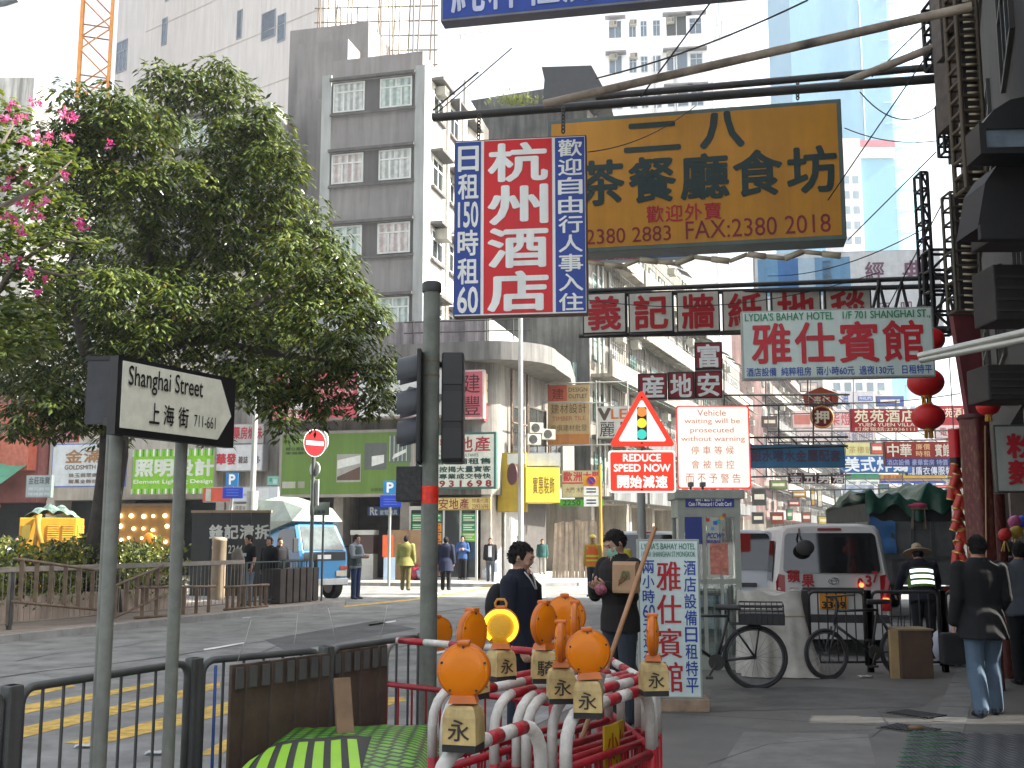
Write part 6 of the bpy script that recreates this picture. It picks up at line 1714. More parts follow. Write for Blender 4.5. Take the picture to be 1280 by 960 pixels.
MB().box(lx0 + .03, -.008, zr + .12, lx0 + .26, -.005, zr + .52).build('poster', mat('red_poster', (.45, .16, .11), .5, var=.5, sc=14), ph)
MB().box(.68 * bw + .03, .3, zr + .1, .68 * bw + .2, .34, zr + .55).build('poster', C('#5a1f20', .5), ph)
p_ = MB(); p_.box(.2, bd - .3, 1.05, .5, bd - .08, 1.6, b=.02); p_.build('telephone', C('#2c3a6a', .4), ph)
MB().box(.12, bd - .4, .9, .6, bd - .08, .96).build('shelf', alu, ph)
for px in (865, 880):
    q = at(px, 612, YF)
    t = thing('security_camera', 'small grey camera on the phone booth roof, the ' + ('left' if px == 865 else 'right') + ' one of two', 'camera', (q.x, q.y + .1, bh + .02))
    MB().box(-.03, -.08, .04, .03, .06, .1, b=.01).build('body', C('#5a5c50', .5), t)
    MB().cyl((0, 0, 0), (0, 0, .05), .015, n=8).build('bracket', dark, t)

# ---- right pavement railing, cart under a tarpaulin, boxes
r0, r1 = onz(1000, 836, 0), onz(1241, 838, 0)
railing('black pedestrian railing at the end of the pavement behind the second bicycle', [(r0.x, 13.75), (at(1087, 800, 13.75).x, 13.75), (at(1180, 800, 13.75).x, 13.75), (at(1236, 800, 13.75).x, 13.75)], .98, m=mat('railing_black', (.028, .025, .025), .5, var=.3, sc=8), panel=1.3, gap=.115)
ca, cb = at(937, 840, 13.2), at(1003, 740, 13.2)
t = thing('covered_cart', 'cart under a pale grey tarpaulin tied up between the phone booth and the black railing', 'cart', (ca.x, 13.2, 0))
cw = cb.x - ca.x
def tarp(u, v):
    a = u * 2 * pi
    # superellipse plan, flared skirt with folds
    cx_, sy_ = cos(a), sin(a)
    k = (abs(cx_) ** 9 + abs(sy_) ** 9) ** -.111
    fl_ = 1 + .14 * (1 - v) + .06 * sin(a * 9) * (1 - v) + .04 * sin(a * 17 + 2) * (1 - v) + (.7 * (1 - v) ** 1.5 * max(0, cx_) ** 2)
    z = .01 + (1.0 - .02) * v
    return (cw / 2 + cw / 2 * k * cx_ * fl_, .35 + .35 * k * sy_ * fl_, z + (.03 * sin(a * 5) if v > .9 else 0))
mb = MB(); mb.grid(tarp, 72, 14)
mb.add([tarp(i / 72, 1) for i in range(72)], [list(range(72))])
mb.build('tarpaulin', mat('pale_tarp', (.42, .40, .35), .5, var=.3, sc=3, bump=.6, bsc=7), t)
mb = MB(); mb.tube([tarp(i / 72, .72) for i in range(72)], .008, 4, closed=True); mb.build('rope', C('#8a7a5c', .7), t)
b0_ = at(1120, 835, 13.3)
t = thing('cardboard_box', 'tall brown cardboard box standing against the black railing', 'box', (b0_.x, 13.1, 0), .05)
bwx = at(1160, 835, 13.3).x - b0_.x
MB().box(0, 0, 0, bwx, .4, .56, b=.006).build('body', mat('dark_cardboard', (.10, .06, .038), .8, var=.25), t)
MB().box(-.02, -.01, .555, bwx + .02, .41, .575).build('flap', mat('cardboard', (.26, .18, .1), .8, var=.2), t)
MB().box(-.1, .05, 0, -.004, .12, .56).build('batten', mat('pale_batten', (.4, .28, .13), .7, var=.2), t)
q = at(1190, 812, 14.4)
mb = MB(); mb.sph((0, 0, .27), (.24, .2, .27), 20, 12, f=lambda d: d * (1 + .08 * sin(d[0] * 9 + d[2] * 7)))
mb.lathe([(.05, .5), (.03, .56), (.07, .62)], 10)
tag(mb.build('white_sack', C('#b5b9c6', .5), loc=(q.x, 14.4, 0)), 'full white plastic sack on the ground behind the railing by the arcade', 'sack')

# ---- festive shop front on the right
def lantern(px, py, rpx, Y, label):
    c = at(px, py, Y); r = rpx * Y / FPX
    t = thing('red_lantern', label, 'lantern', c, 0, 'round red paper lanterns')
    mb = MB(); nu = 48
    mb.sph((0, 0, 0), (r, r, r * .8), nu, 14, f=lambda d: d * (1 + .03 * abs(sin(atan2(d[1], d[0]) * 12))))
    mb.build('globe', mat('lantern_red', (.62, .012, .012), .45, var=.1), t)
    mb = MB(); mb.cyl((0, 0, r * .74), (0, 0, r * .88), r * .32, n=16); mb.cyl((0, 0, -r * .88), (0, 0, -r * .74), r * .32, n=16); mb.build('collar', C('#b5862c', .4), t)
    mb = MB()
    for i in range(10): mb.cyl((r * .2 * cos(i), r * .2 * sin(i), -r * .85), (r * .24 * cos(i), r * .24 * sin(i), -r * 1.35), .012, n=4)
    mb.build('tassel', C('#c08a2c', .5), t)
    mb = MB(); mb.cyl((0, 0, r * .85), (0, 0, r * 1.4), .008, n=5); mb.build('cord', dark, t)
lantern(1157, 478, 22, 14.2, 'red lantern hanging in the middle, partly behind the hotel banner corner')
lantern(1160, 521, 20, 14.2, 'lowest red lantern, below the hotel banner')
lantern(1160, 425, 20, 14.4, 'topmost red lantern peeping past the right edge of the hotel banner')
lantern(1235, 508, 14, 11.5, 'small dark red lantern under the arcade beside the white shop sign')
# firecracker string
fc = thing('firecracker_string', 'long string of red and gold firecrackers hanging beside the gilded pillar', 'firecrackers', at(1192, 540, 12.6))
o = at(1192, 540, 12.6)
MB().cyl((0, 0, .03), (0, 0, -.3), .064, n=18).build('top_drum', mat('drum_red', (.5, .008, .012), .4, var=.1), fc)
MB().cyl((0, 0, -.3), (0, 0, -.42), .062, n=18).build('top_drum', C('#2a0a0a', .5), fc)
gold = mat('gold_foil', (.5, .33, .09), .35, var=.2, metal=.4)
crk = mat('cracker_red', (.42, .03, .015), .4, var=.25, sc=10)
for i in range(20):
    z = -.52 - (i // 2) * .125 - RN.uniform(0, .03); sx = -1 if i % 2 else 1
    x = sx * .05 + RN.uniform(-.025, .02); y = RN.uniform(-.06, .06)
    d = V((sx * -.35 + RN.uniform(-.2, .2), RN.uniform(-.3, .3), 1)).normalized()
    a = V((x, y, z)); b = a + d * .17
    c_ = MB().cyl(a, b, .044, n=12).build('firecracker', crk, fc)
    mb = MB(); mb.cyl(a - d * .002, a + d * .012, .0455, n=12); mb.cyl(b - d * .012, b + d * .002, .0455, n=12); mb.build('gold_band', gold, c_)
mb = MB(); mb.cyl((0, 0, 0), (0, 0, .9), .006, n=4); mb.build('cord', dark, fc)
# gilded pillar
pl = at(1229, 720, 12.2)
t = thing('gilded_pillar', 'dark red pillar wrapped in gold patterned cloth at the arcade edge', 'pillar', (pl.x, pl.y, 0))
zt_ = at(0, 523, 12.2).z
clothm = bpy.data.materials.new('red_gold_brocade'); clothm.use_nodes = True
n_ = clothm.node_tree; b_ = n_.nodes['Principled BSDF']; tc_ = n_.nodes.new('ShaderNodeTexCoord'); vo = n_.nodes.new('ShaderNodeTexNoise'); vo.inputs['Scale'].default_value = 14; vo.inputs['Detail'].default_value = 3
mp_ = n_.nodes.new('ShaderNodeMapping'); mp_.inputs['Scale'].default_value = (2.5, 2.5, .8)
cr_ = n_.nodes.new('ShaderNodeValToRGB'); cr_.color_ramp.elements[0].position = .5; cr_.color_ramp.elements[1].position = .75
cr_.color_ramp.elements[0].color = (.10, .016, .014, 1); cr_.color_ramp.elements[1].color = (.19, .085, .03, 1)
n_.links.new(tc_.outputs['Object'], mp_.inputs[0]); n_.links.new(mp_.outputs[0], vo.inputs[0]); n_.links.new(vo.outputs[0], cr_.inputs[0]); n_.links.new(cr_.outputs[0], b_.inputs['Base Color']); b_.inputs['Roughness'].default_value = .5
mb = MB(); mb.loft([[((.155 + .012 * sin(a * 6)) * cos(a) * k, (.155 + .012 * sin(a * 6)) * sin(a) * k, z) for a in [i * pi / 16 for i in range(32)]] for z, k in ((0, .98), (.8, .95), (1.6, .97), (zt_ - .05, 1.02), (zt_, 1.08))]); mb.build('cloth_wrap', clothm, t)
mb = MB(); mb.lathe([(.17, zt_ - .02), (.19, zt_), (.16, zt_ + .04)], 20); mb.build('capital', C('#4a1c18', .6), t)
mb = MB(); mb.tube([(-.02, -.17, .6), (-.03, -.175, 1.4), (.05, -.17, zt_ - .1)], .01, 5); mb.build('ribbon', C('#9a7a5c', .5), t)
pl2 = at(1252, 720, 13.2)
mb = MB(); mb.loft([[(.09 * cos(a), .09 * sin(a), z) for a in [i * pi / 10 for i in range(20)]] for z in (0, 1.0, at(0, 618, 13.2).z)])
tag(mb.build('gilded_pillar', clothm, loc=(pl2.x, pl2.y, 0)), 'thinner gold patterned pillar under the white grain shop sign', 'pillar')
sign('shop_sign', 'grey white sign with red brush characters at the right edge of the picture', 'shop sign', 1241, 531, 1300, 616, 11.3, -.1, face=C('#8f938c', .5), casing=C('#3f3f3a', .5), d=.1, fw=.02, texts=[('粉麵', .28, .12, 1.0, .9, C('#a01a26', .5), .03, 'v')])
# trinkets in the dark shop
for k, (px, py, Y, c, l_) in enumerate(((1256, 668, 13.0, '#c8342c', 'red and gold festival ornament hanging in the dark shop'), (1268, 652, 13.4, '#d06a9a', 'pink balloon like ornament in the dark shop'), (1277, 652, 13.6, '#3a4fc0', 'blue ornament at the right edge of the dark shop'), (1270, 665, 13.3, '#c8a83c', 'yellow ornament in the dark shop'), (1232, 490, 11.6, '#a82428', 'red rosette with gold leaf above the gilded pillar'))):
    q = at(px, py, Y); t = thing('festive_ornament', l_, 'ornament', q, 0, 'festival ornaments in the arcade')
    mb = MB(); mb.sph((0, 0, 0), (.08, .07, .075), 12, 8, f=lambda d: d * (1 + .15 * sin(d[2] * 8) * sin(d[0] * 8))); mb.build('body', C(c, .4), t)
    mb = MB()
    for i in range(5): mb.cyl((0, 0, -.05), (.05 * sin(i * 1.3), .04 * cos(i * 1.3), -.2), .008, n=4)
    mb.build('streamer', gold, t)
# dark signboards and ducts high in the arcade
for k, (a, y0, b, y1, Y, l_) in enumerate(((1240, 240, 1300, 300, 10.6, 'dark panel under the black canopy at the right edge'), (1245, 330, 1300, 400, 10.4, 'dark brown box high on the arcade wall at the right edge'), (1236, 455, 1300, 500, 10.8, 'dark grey duct under the silver pipes'))):
    p = at(a, y1, Y); q = at(b, y0, Y); t = thing('wall_box', l_, 'box', p)
    MB().box(0, 0, 0, q.x - p.x, .5, q.z - p.z, b=.02).build('housing', mat('dim_brown_box', (.02, .017, .015), .6, var=.4, sc=4), t)
    mb = MB()
    for i in range(4): mb.box(.03, -.012, (q.z - p.z) * (.15 + .2 * i), q.x - p.x - .05, -.001, (q.z - p.z) * (.2 + .2 * i))
    mb.build('slats', mat('dim_slat', (.035, .03, .027), .6, var=.3), t)

# ---- bicycles
def bicycle(name, label, base, rz, r=.33, crate=False, lean=0.06):
    t = thing(name, label, 'bicycle', base, 0)
    t.rotation_euler = (lean, 0, rz)
    bl_ = mat('bike_black', (.02, .02, .022), .4, var=.2)
    tyre = mat('tyre_rubber', (.025, .024, .023), .8, var=.2)
    wb_ = 1.05
    for x in (0, wb_):
        mb = MB(); mb.tube([(x + r * cos(R(a)), 0, r + r * sin(R(a))) for a in range(0, 360, 10)], .021, 8, closed=True)
        wh = mb.build('wheel', tyre, t)
        mb = MB(); mb.tube([(x + (r - .03) * cos(R(a)), 0, r + (r - .03) * sin(R(a))) for a in range(0, 360, 10)], .012, 6, closed=True); mb.build('rim', C('#55575a', .35, metal=.5), wh)
        mb = MB()
        for i in range(18): mb.cyl((x, .02 * (-1) ** i, r), (x + (r - .03) * cos(R(i * 20)), 0, r + (r - .03) * sin(R(i * 20))), .0022, n=4, caps=False)
        mb.cyl((x, -.05, r), (x, .05, r), .02, n=10); mb.build('spokes', C('#6a6c6e', .35, metal=.5), wh)
    mb = MB()
    bb_ = (.42, 0, .28); st_ = (.28, 0, .78); hd1 = (.86, 0, .78); hd0 = (.9, 0, .62)
    mb.tube([bb_, st_], .016, 8); mb.tube([st_, hd1], .016, 8); mb.tube([bb_, hd0], .018, 8); mb.tube([hd0, hd1, (.84, 0, .9)], .018, 8)
    for s in (-.05, .05):
        mb.tube([(0, s, r), bb_], .011, 6); mb.tube([(0, s, r), (.28, 0, .74)], .010, 6); mb.tube([(wb_, s, r), (.92, s * .8, .6)], .012, 6)
    mb.build('frame', bl_, t)
    mb = MB(); mb.tube([(.78, -.29, .96), (.84, -.22, .96), (.86, 0, .95), (.84, .22, .96), (.78, .29, .96)], .012, 6); mb.tube([(.84, 0, .88), (.86, 0, .96)], .013, 6); mb.build('handlebar', bl_, t)
    mb = MB(); mb.loft([[(.28 + x, y * w_, .88 + h_) for y, h_ in ((-1, -.02), (-.7, .02), (0, .03), (.7, .02), (1, -.02), (0, -.035))] for x, w_ in ((-.14, .085), (-.05, .08), (.05, .035), (.14, .02))]); mb.tube([(.28, 0, .74), (.275, 0, .87)], .013, 6); mb.build('saddle', mat('saddle_black', (.018, .018, .02), .5, var=.2), t)
    mb = MB(); mb.cyl((.42, .06, .28), (.42, .07, .28), .09, n=18); mb.tube([(.42, .09, .28), (.5, .1, .14)], .01, 6); mb.tube([(.42, -.09, .28), (.34, -.1, .42)], .01, 6); mb.box(.46, .08, .11, .54, .17, .135); mb.box(.3, -.17, .41, .38, -.08, .435); mb.build('crank', dark, t)
    mb = MB(); mb.tube([(-.12, -.06, .7), (.26, -.06, .7)], .008, 5); mb.tube([(-.12, .06, .7), (.26, .06, .7)], .008, 5); mb.tube([(-.12, -.06, .7), (-.12, .06, .7)], .008, 5)
    for s in (-.06, .06): mb.tube([(0, s, r), (-.06, s, .7)], .008, 5)
    mb.build('rear_rack', bl_, t)
    if crate:
        mb = MB()
        for z in (.86, .92): mb.tube([(-.32, -.2, z), (.16, -.2, z), (.16, .2, z), (-.32, .2, z)], .009, 5, closed=True)
        for i in range(9):
            for y in (-.2, .2): mb.cyl((-.32 + i * .06, y, .72), (-.32 + i * .06, y, .92), .006, n=4)
        mb.build('wire_basket', bl_, t)
        MB().box(-.33, -.2, .71, .17, .2, .84, b=.01).build('crate', mat('crate_black', (.02, .02, .022), .5), t)
        MB().box(-.25, -.206, .75, .1, -.201, .79).build('crate_label', C('#6a76b0', .5), t)
    return t
w1 = onz(945, 860, 0)
bicycle('bicycle', 'black bicycle with a basket crate over its rear wheel parked beside the standing light box', (w1.x, w1.y, 0), R(168), .335, True, -.05)
w2 = onz(1110, 838, 0); w3 = onz(1046, 838, 0)
bicycle('bicycle', 'black folding bicycle leaning on the black railing in front of the minibus', (w2.x + .02, 13.45, 0), R(198), .28, False, .08)
# rubbish and shop goods across the junction
q = at(640, 702, 46)
t = thing('timber_stack', 'tall bundle of long grey brown timber boards leaning against the shop at the corner', 'timber', at(690, 712, 45.2) * V((1, 1, 0)), -.05)
hgt = at(0, 648, 45.2).z
for i in range(16):
    x = i * .135; T_ = MX.Translation((x, .0, 0)) @ MX.Rotation(R(RN.uniform(-3, 5)), 4, 'Y') @ MX.Rotation(R(-10), 4, 'X')
    MB().box(0, 0, 0, .125, .05, hgt * RN.uniform(.93, 1.0), T_).build('board', [mat('board_a', (.22, .18, .14), .8, var=.35, sc=4, streak=.3), mat('board_b', (.16, .125, .095), .8, var=.35, sc=4, streak=.3)][i % 2], t)
q = at(466, 706, 44)
t = thing('steel_cabinet', 'white topped brown cabinet standing outside the appliance shop', 'cabinet', (q.x - .9, 44, 0), -.2)
MB().box(0, 0, 0, .95, .6, 1.0, b=.01).build('lower_door', C('#b5b6b0', .5), t); MB().box(0, 0, 1.01, .95, .6, 1.75, b=.01).build('upper_door', C('#4a3a36', .5), t); MB().box(-.03, -.03, 1.76, .98, .62, 1.95, b=.01).build('top', C('#b5b6b0', .5), t)
q = at(476, 706, 44)
t = thing('plywood_crate', 'large plywood crate behind the parking sign pole', 'crate', (q.x + .3, 43.6, 0), -.2)
MB().box(0, 0, 0, 1.7, .8, 1.95, b=.01).build('body', mat('plywood', (.30, .19, .10), .75, var=.2, sc=3), t)
mb = MB(); 
for x in (0, .82, 1.62): mb.box(x, -.04, 0, x + .09, -.002, 1.95)
mb.build('batten', mat('plywood_d', (.24, .14, .07), .75, var=.2, sc=3), t)
q = at(497, 712, 42.6)
t = thing('leaning_sign_board', 'orange and blue leaflet board propped on the pavement beside the man in olive', 'board', (q.x - .6, 42.6, 0), .1)
MB().box(0, 0, .9, .42, .05, 1.75).build('orange_panel', C('#c0542c', .5), t); MB().box(.05, .0, 0, .5, .05, .89).build('blue_panel', C('#8fa4b8', .5), t)
for i, (px, c, l_) in enumerate(((520, '#8a2a3a', 'red rubbish bag on the pavement beside the man in olive'), (530, '#7f88a0', 'grey plastic bag on the pavement behind the signal pole'), (612, '#b7bac2', 'white carrier bag on the kerb beside the woman in the white top'))):
    q = at(px, 710, 43)
    mb = MB(); mb.sph((0, 0, .25), (.3, .25, .26), 14, 9, f=lambda d: d * (1 + .1 * sin(d[0] * 8 + d[2] * 5))); mb.lathe([(.06, .46), (.03, .53), (.09, .62)], 8)
    tag(mb.build('rubbish_bag', C(c, .45), loc=(q.x, 43 - .2 * i, 0)), l_, 'bag')
# ============================================================ vehicles
wpaint = mat('white_vehicle_paint', (.52, .52, .49), .32, var=.07, sc=2, coat=.25)
vglass = mat('vehicle_glass', (.012, .014, .015), .04, var=0, spec=.9)
tyrem = mat('tyre', (.02, .02, .02), .85, var=.2)
trimb = mat('bumper_black', (.03, .03, .03), .6, var=.1)
tail = mat('tail_light_red', (.30, .01, .012), .2, var=.1)
tail_glow = mat('tail_flash_glow', (1, .08, .02), .3, var=0, emit=2.5)  # emission imitates flash returned by tail lights and reflector
def wheel(t, x, y, r=.32, w=.2):
    wh = MB(); wh.cyl((x - w / 2, y, r), (x + w / 2, y, r), r, n=24); o = wh.build('wheel', tyrem, t)
    mb = MB(); mb.cyl((x - w / 2 - .012, y, r), (x + w / 2 + .012, y, r), r * .6, n=18); mb.build('hub', C('#8d8f90', .4, metal=.5), o)
def body_loft(secs):
    """secs: (y, half width low, half width belt, half width roof, zbottom, zbelt, zroof); local x width, y length"""
    rings = []
    for y, wl, wb, wr, zb, zm, zr in secs:
        pts = []
        half = [(0, zb), (wl * .85, zb), (wl, zb + .1), (wb, zb + (zm - zb) * .5), (wb, zm), (wb + (wr - wb) * .55, zm + (zr - zm) * .55), (wr, zr - .10), (wr - .06, zr - .03), (wr * .6, zr), (0, zr + .005)]
        for x, z in half: pts.append((x, y, z))
        for x, z in half[-2:0:-1]: pts.append((-x, y, z))
        rings.append(pts)
    return rings
def minibus(name, label, loc, rz, paint=None, marks=None, L=4.7, w=.85, hgt=1.98):
    t = thing(name, label, 'minibus', loc, rz)
    lean = .16
    def ys(y, z): return y + lean * max(0, (z - .95)) / (hgt - .95)
    prof = [(0, .93, .95, .9, .02), (.0, 1, 1, 1, 0)]
    secs = [(.05, w - .06, w - .04, w - .16, .34, 1.0, hgt - .04), (0.0 + .09, w - .01, w, w - .11, .3, 1.0, hgt), (L - 1.2, w - .01, w, w - .11, .3, 1.0, hgt), (L - .5, w - .02, w - .02, w - .16, .3, 1.0, hgt - .25), (L, w - .08, w - .1, w - .3, .34, .9, 1.15)]
    rings = [[(x, ys(y, z) if y < 1 else y, z) for x, y, z in r_] for r_ in body_loft(secs)]
    b = MB(); b.loft(rings); b.build('body', paint or wpaint, t)
    def rear(poly, yo, name, m, d=.02, parent=None):
        mb = MB(); n = len(poly)
        A = [(x, ys(.05, z) - yo, z) for x, z in poly]; B_ = [(x, ys(.05, z) + d, z) for x, z in poly]
        mb.add(A, [list(range(n))]); mb.add(A + B_, [(j, n + j, n + (j + 1) % n, (j + 1) % n) for j in range(n)])
        return mb.build(name, m, parent or t)
    # rear window with slanting sides
    def win(x0, x1, z0, z1, ins, r=.07): return [(x * (1 - ins * max(0, (z - z0) / (z1 - z0))), z) for x, z in rrect(x0, z0, x1, z1, r)]
    rear(win(-.72, .72, 1.235, 1.84, .07), .012, 'rear_window', vglass)
    rear(rrect(-.18, 1.875, .18, 1.915, .02), .016, 'brake_light', C('#7a2020', .3))
    for s in (-1, 1):
        l = rear([(s * .83, .68), (s * .70, .68), (s * .70, 1.2), (s * .79, 1.22), (s * .835, 1.1)][::s], .016, 'tail_light', tail)
        rear(rrect(s * .765 - .045, .8, s * .765 + .045, .87, .02), .024, 'tail_glow_spot', tail_glow, parent=l)  # glowing spot laid on the tail light for the flash return
    rear(rrect(-.45, .955, .45, 1.02, .02), .03, 'garnish', trimb)
    rear(rrect(-.8, .50, .8, .62, .02), .05, 'bumper_step', trimb)
    rear(rrect(-.82, .26, .82, .5, .04), .055, 'bumper', paint or wpaint)
    # badge: two rings
    mb = MB()
    for rx, rz_ in ((.075, .05), (.035, .05), (.06, .018)):
        mb.tube([(.02 + rx * cos(R(a)), ys(.05, 1.1) - .02, 1.12 + (.02 if rz_ == .018 else 0) + rz_ * sin(R(a))) for a in range(0, 360, 20)], .006, 5, closed=True)
    mb.build('badge', C('#9fa1a0', .25, metal=.8), t)
    if marks: marks(t, rear, ys)
    # mirror at the rear window top and its arm
    if not marks: mb = MB()
    else:
     mb = MB(); mb.tube([(-.45, ys(.05, 1.9), 1.9), (-.47, -.06, 1.8), (-.44, -.07, 1.72)], .015, 6); mb.sph((-.40, -.09, 1.62), (.14, .04, .12), 12, 8); mb.build('rear_mirror', trimb, t)
    for s in (-1, 1):
        for k in range(3):
            mb = MB(); y0 = .55 + k * 1.15
            mb.add([(s * (w - .018 + .03), y0, 1.08), (s * (w - .018 + .03), y0 + 1.02, 1.08), (s * (w - .085 + .03), y0 + 1.0, 1.72), (s * (w - .085 + .03), y0 + .05, 1.72)], [(0, 1, 2, 3)])
            mb.build('side_window', vglass, t)
        for y in (.95, 3.75): wheel(t, s * (w - .12), y, .31)
    return t
def marks_front(t, rear, ys):
    mr = C('#a01824', .45)
    mb = MB()
    yy = ys(.05, 1.2) - .045
    put_text(mb, '蘋', -.66, 1.1, -.48, 1.28, yy, .03); put_text(mb, '果', -.45, 1.03, -.27, 1.21, yy, .03)
    for c, x, z in (('0', .37, 1.0), ('3', .49, 1.04), ('7', .59, 1.1)): put_text(mb, c, x, z, x + .075, z + .16, yy, .04)
    mb.build('lettering', mr, t)
    mb = MB(); put_text(mb, '1000 KG', -.64, .99, -.5, 1.02, yy, .0); mb.build('lettering', C('#5a5a58', .5), t)
    mb = MB(); mb.cyl((.42, yy - .004, 1.06), (.42, yy - .012, 1.06), .035, n=16); mb.build('reflector', tail_glow, t)
    p = rear(rrect(-.2, .70, .2, .93, .01), .035, 'number_plate', C('#d08a1c', .45))
    mb = MB(); put_text(mb, 'MM 1', -.1, .825, .12, .91, .05 - .045, .03); put_text(mb, '3349', -.17, .715, .17, .81, .05 - .045, .03); mb.build('lettering', ink, p)
vb = onz(1042, 792, ZR)
vx = at(1040, 700, 16.6).x
minibus('minibus', 'white minibus seen from behind with red characters and an orange number plate', (vx, 16.6, ZR), R(-9), marks=marks_front)
vx = at(918, 700, 18.2).x
minibus('minibus', 'silver white van seen from behind through and beside the phone booth', (vx - .05, 18.4, ZR), R(-12), paint=mat('silver_paint', (.40, .43, .46), .3, var=.05, metal=.1, coat=.3), hgt=1.9)
vx = at(808, 690, 25).x
minibus('minibus', 'white van with a dark rear window waiting behind the warning sign pole', (vx, 25.5, ZR), R(-14), hgt=1.92)
# ---- lorry with green tarpaulin
tx0, tx1 = at(1086, 680, 24).x, at(1192, 680, 24).x
tw_ = tx1 - tx0
tl = thing('lorry', 'grey tipper lorry loaded high under a crumpled dark green tarpaulin', 'lorry', (tx0, 24, ZR), R(-6))
zt_ = at(0, 652, 24).z - ZR
MB().box(0, 0, .75, tw_, 5.5, zt_, b=.02).build('cargo_bed', mat('bed_grey', (.10, .105, .10), .6, var=.3, sc=3), tl)
mb = MB()
for i in range(5): mb.box(.05 + i * (tw_ - .15) / 4, -.03, .8, .12 + i * (tw_ - .15) / 4, -.001, zt_)
mb.box(0, -.035, 1.3, tw_, -.001, 1.38); mb.build('bed_rib', mat('bed_dark', (.06, .065, .06), .6, var=.3), tl)
zt2 = at(0, 612, 24).z - ZR
mb = MB()
mb.grid(lambda u, v: (-.06 + (tw_ + .12) * u, -.12 + 5.6 * max(0, v - .25) / .75 if v > .25 else -.12 - .06 * sin(u * 25) * (1 - v * 4), (zt2 - .42 - .25 * abs(sin(u * 9)) * .4) + .42 * min(1, v * 4) + .14 * sin(u * 8 + v * 5) + .05 * sin(u * 19 + 1) + .035 * sin(u * 43 + v * 31) * sin(v * 17) + .03 * sin(u * 29 - v * 23) - .45 * max(0, .25 - u) * 2), 110, 44)
mb.build('tarpaulin', mat('green_tarp', (.012, .07, .042), .42, var=.35, sc=2.5, bump=.5, bsc=6), tl)
MB().box(.05, .06, zt_ - .1, tw_ - .05, 5.3, zt2 - .3).build('load', mat('load_dark', (.03, .03, .028), .8, var=.5, sc=4), tl)
mb = MB(); mb.grid(lambda u, v: (.02 + .55 * u, -.05 - .03 * sin(v * 9), zt_ - .6 + .7 * v - .12 * u + .03 * sin(u * 9)), 10, 10); mb.build('blue_sheet', C('#3f6a9a', .5), tl)
for x in (.35, tw_ - .35):
    for y in (1.2, 4.8): wheel(tl, x, y, .45, .35)
MB().box(.02, -.05, .55, tw_ - .02, .1, .72).build('rear_bumper', trimb, tl)
for x in (.15, tw_ - .35): MB().box(x, -.06, .6, x + .2, -.051, .68).build('tail_light', tail, tl)
q = at(1148, 668, 23.7)
t = thing('wooden_stool', 'small wooden stool with a pink cushion hung on the back of the tarpaulin lorry', 'stool', (q.x - .12, 23.72, q.z + .12), R(-6))
mb = MB(); mb.box(0, 0, .42, .34, .16, .46); mb.build('seat', timber, t)
for x in (.03, .3):
    for y in (.02, .13): MB().cyl((x, y, 0), (x * .9 + .02, y, .43), .016, n=6).build('leg', timber, t)
mb = MB(); mb.sph((.17, .07, .5), (.2, .1, .07), 14, 8, f=lambda d: d * (1 + .15 * sin(d[0] * 11))); mb.build('cushion', C('#b03a5c', .6), t)
# ---- blue truck at the far left road
bt0 = thing('blue_truck', 'light blue truck with a pale green tarpaulin hood over its load, facing the crossing', 'truck', (at(404, 700, 31.5).x, 31.5, ZR), R(42))
bp_m = mat('truck_blue', (.09, .30, .58), .3, var=.06, coat=.3)
# local: front towards -y, x is width
w = .8
def cab(y, wl, z0, z1): return [(wl, y, z0), (wl, y, z1), (-wl, y, z1), (-wl, y, z0)]
mb = MB()
rg = []
for z, y0, y1, ww in ((.55, -.05, 1.75, w - .02), (.62, -.08, 1.78, w), (1.25, -.08, 1.78, w), (1.4, -.04, 1.78, w), (2.1, .38, 1.78, w - .1), (2.22, .52, 1.7, w - .18)):
    rg.append([(-ww, y0 + .06, z), (-ww + .08, y0, z), (ww - .08, y0, z), (ww, y0 + .06, z), (ww, y1, z), (-ww, y1, z)])
mb.loft(rg, True, False); mb.build('cab', bp_m, bt0)
def quad(name, pts, m):
    mb = MB(); mb.add(pts, [(0, 1, 2, 3)]); return mb.build(name, m, bt0)
wsg = mat('windscreen', (.07, .09, .09), .08, var=.6, sc=2, spec=.25)
quad('windscreen', [(-w + .12, -.056, 1.42), (w - .12, -.056, 1.42), (w - .22, .365, 2.1), (-w + .22, .365, 2.1)], wsg)
quad('white_band', [(-w + .1, -.093, 1.12), (w - .1, -.093, 1.12), (w - .1, -.093, 1.36), (-w + .1, -.093, 1.36)], trimb)
quad('number_plate', [(-.25, -.1, 1.16), (.2, -.1, 1.16), (.2, -.1, 1.28), (-.25, -.1, 1.28)], white)
for s in (-1, 1):
    quad('side_window', [(s * (w + .006), .12, 1.42), (s * (w + .006), 1.3, 1.42), (s * (w - .075), 1.25, 2.02), (s * (w - .075), .42, 2.02)], vglass)
    MB().box(s * .56 - .18, -.11, .66, s * .56 + .18, -.082, .82, b=.01).build('headlight', C('#c9c3b0', .2), bt0)
    MB().box(s * .64 - .12, -.105, .86, s * .64 + .12, -.082, .95).build('indicator', C('#c0562a', .3), bt0)
    mb = MB(); mb.tube([(s * (w - .05), .1, 1.5), (s * (w + .2), -.12, 1.55)], .015, 5); mb.box(s * (w + .2) - .08, -.16, 1.35, s * (w + .2) + .08, -.1, 1.75, b=.01); mb.build('wing_mirror', trimb, bt0)
    for y in (.55, 2.9): wheel(bt0, s * .66, y, .4, .25)
MB().box(-w, -.12, .42, w, .0, .6, b=.02).build('bumper', C('#c2c4c2', .4), bt0)
MB().box(-w, 1.9, .7, w, 3.5, 1.6).build('cargo_bed', bp_m, bt0)
mb = MB()
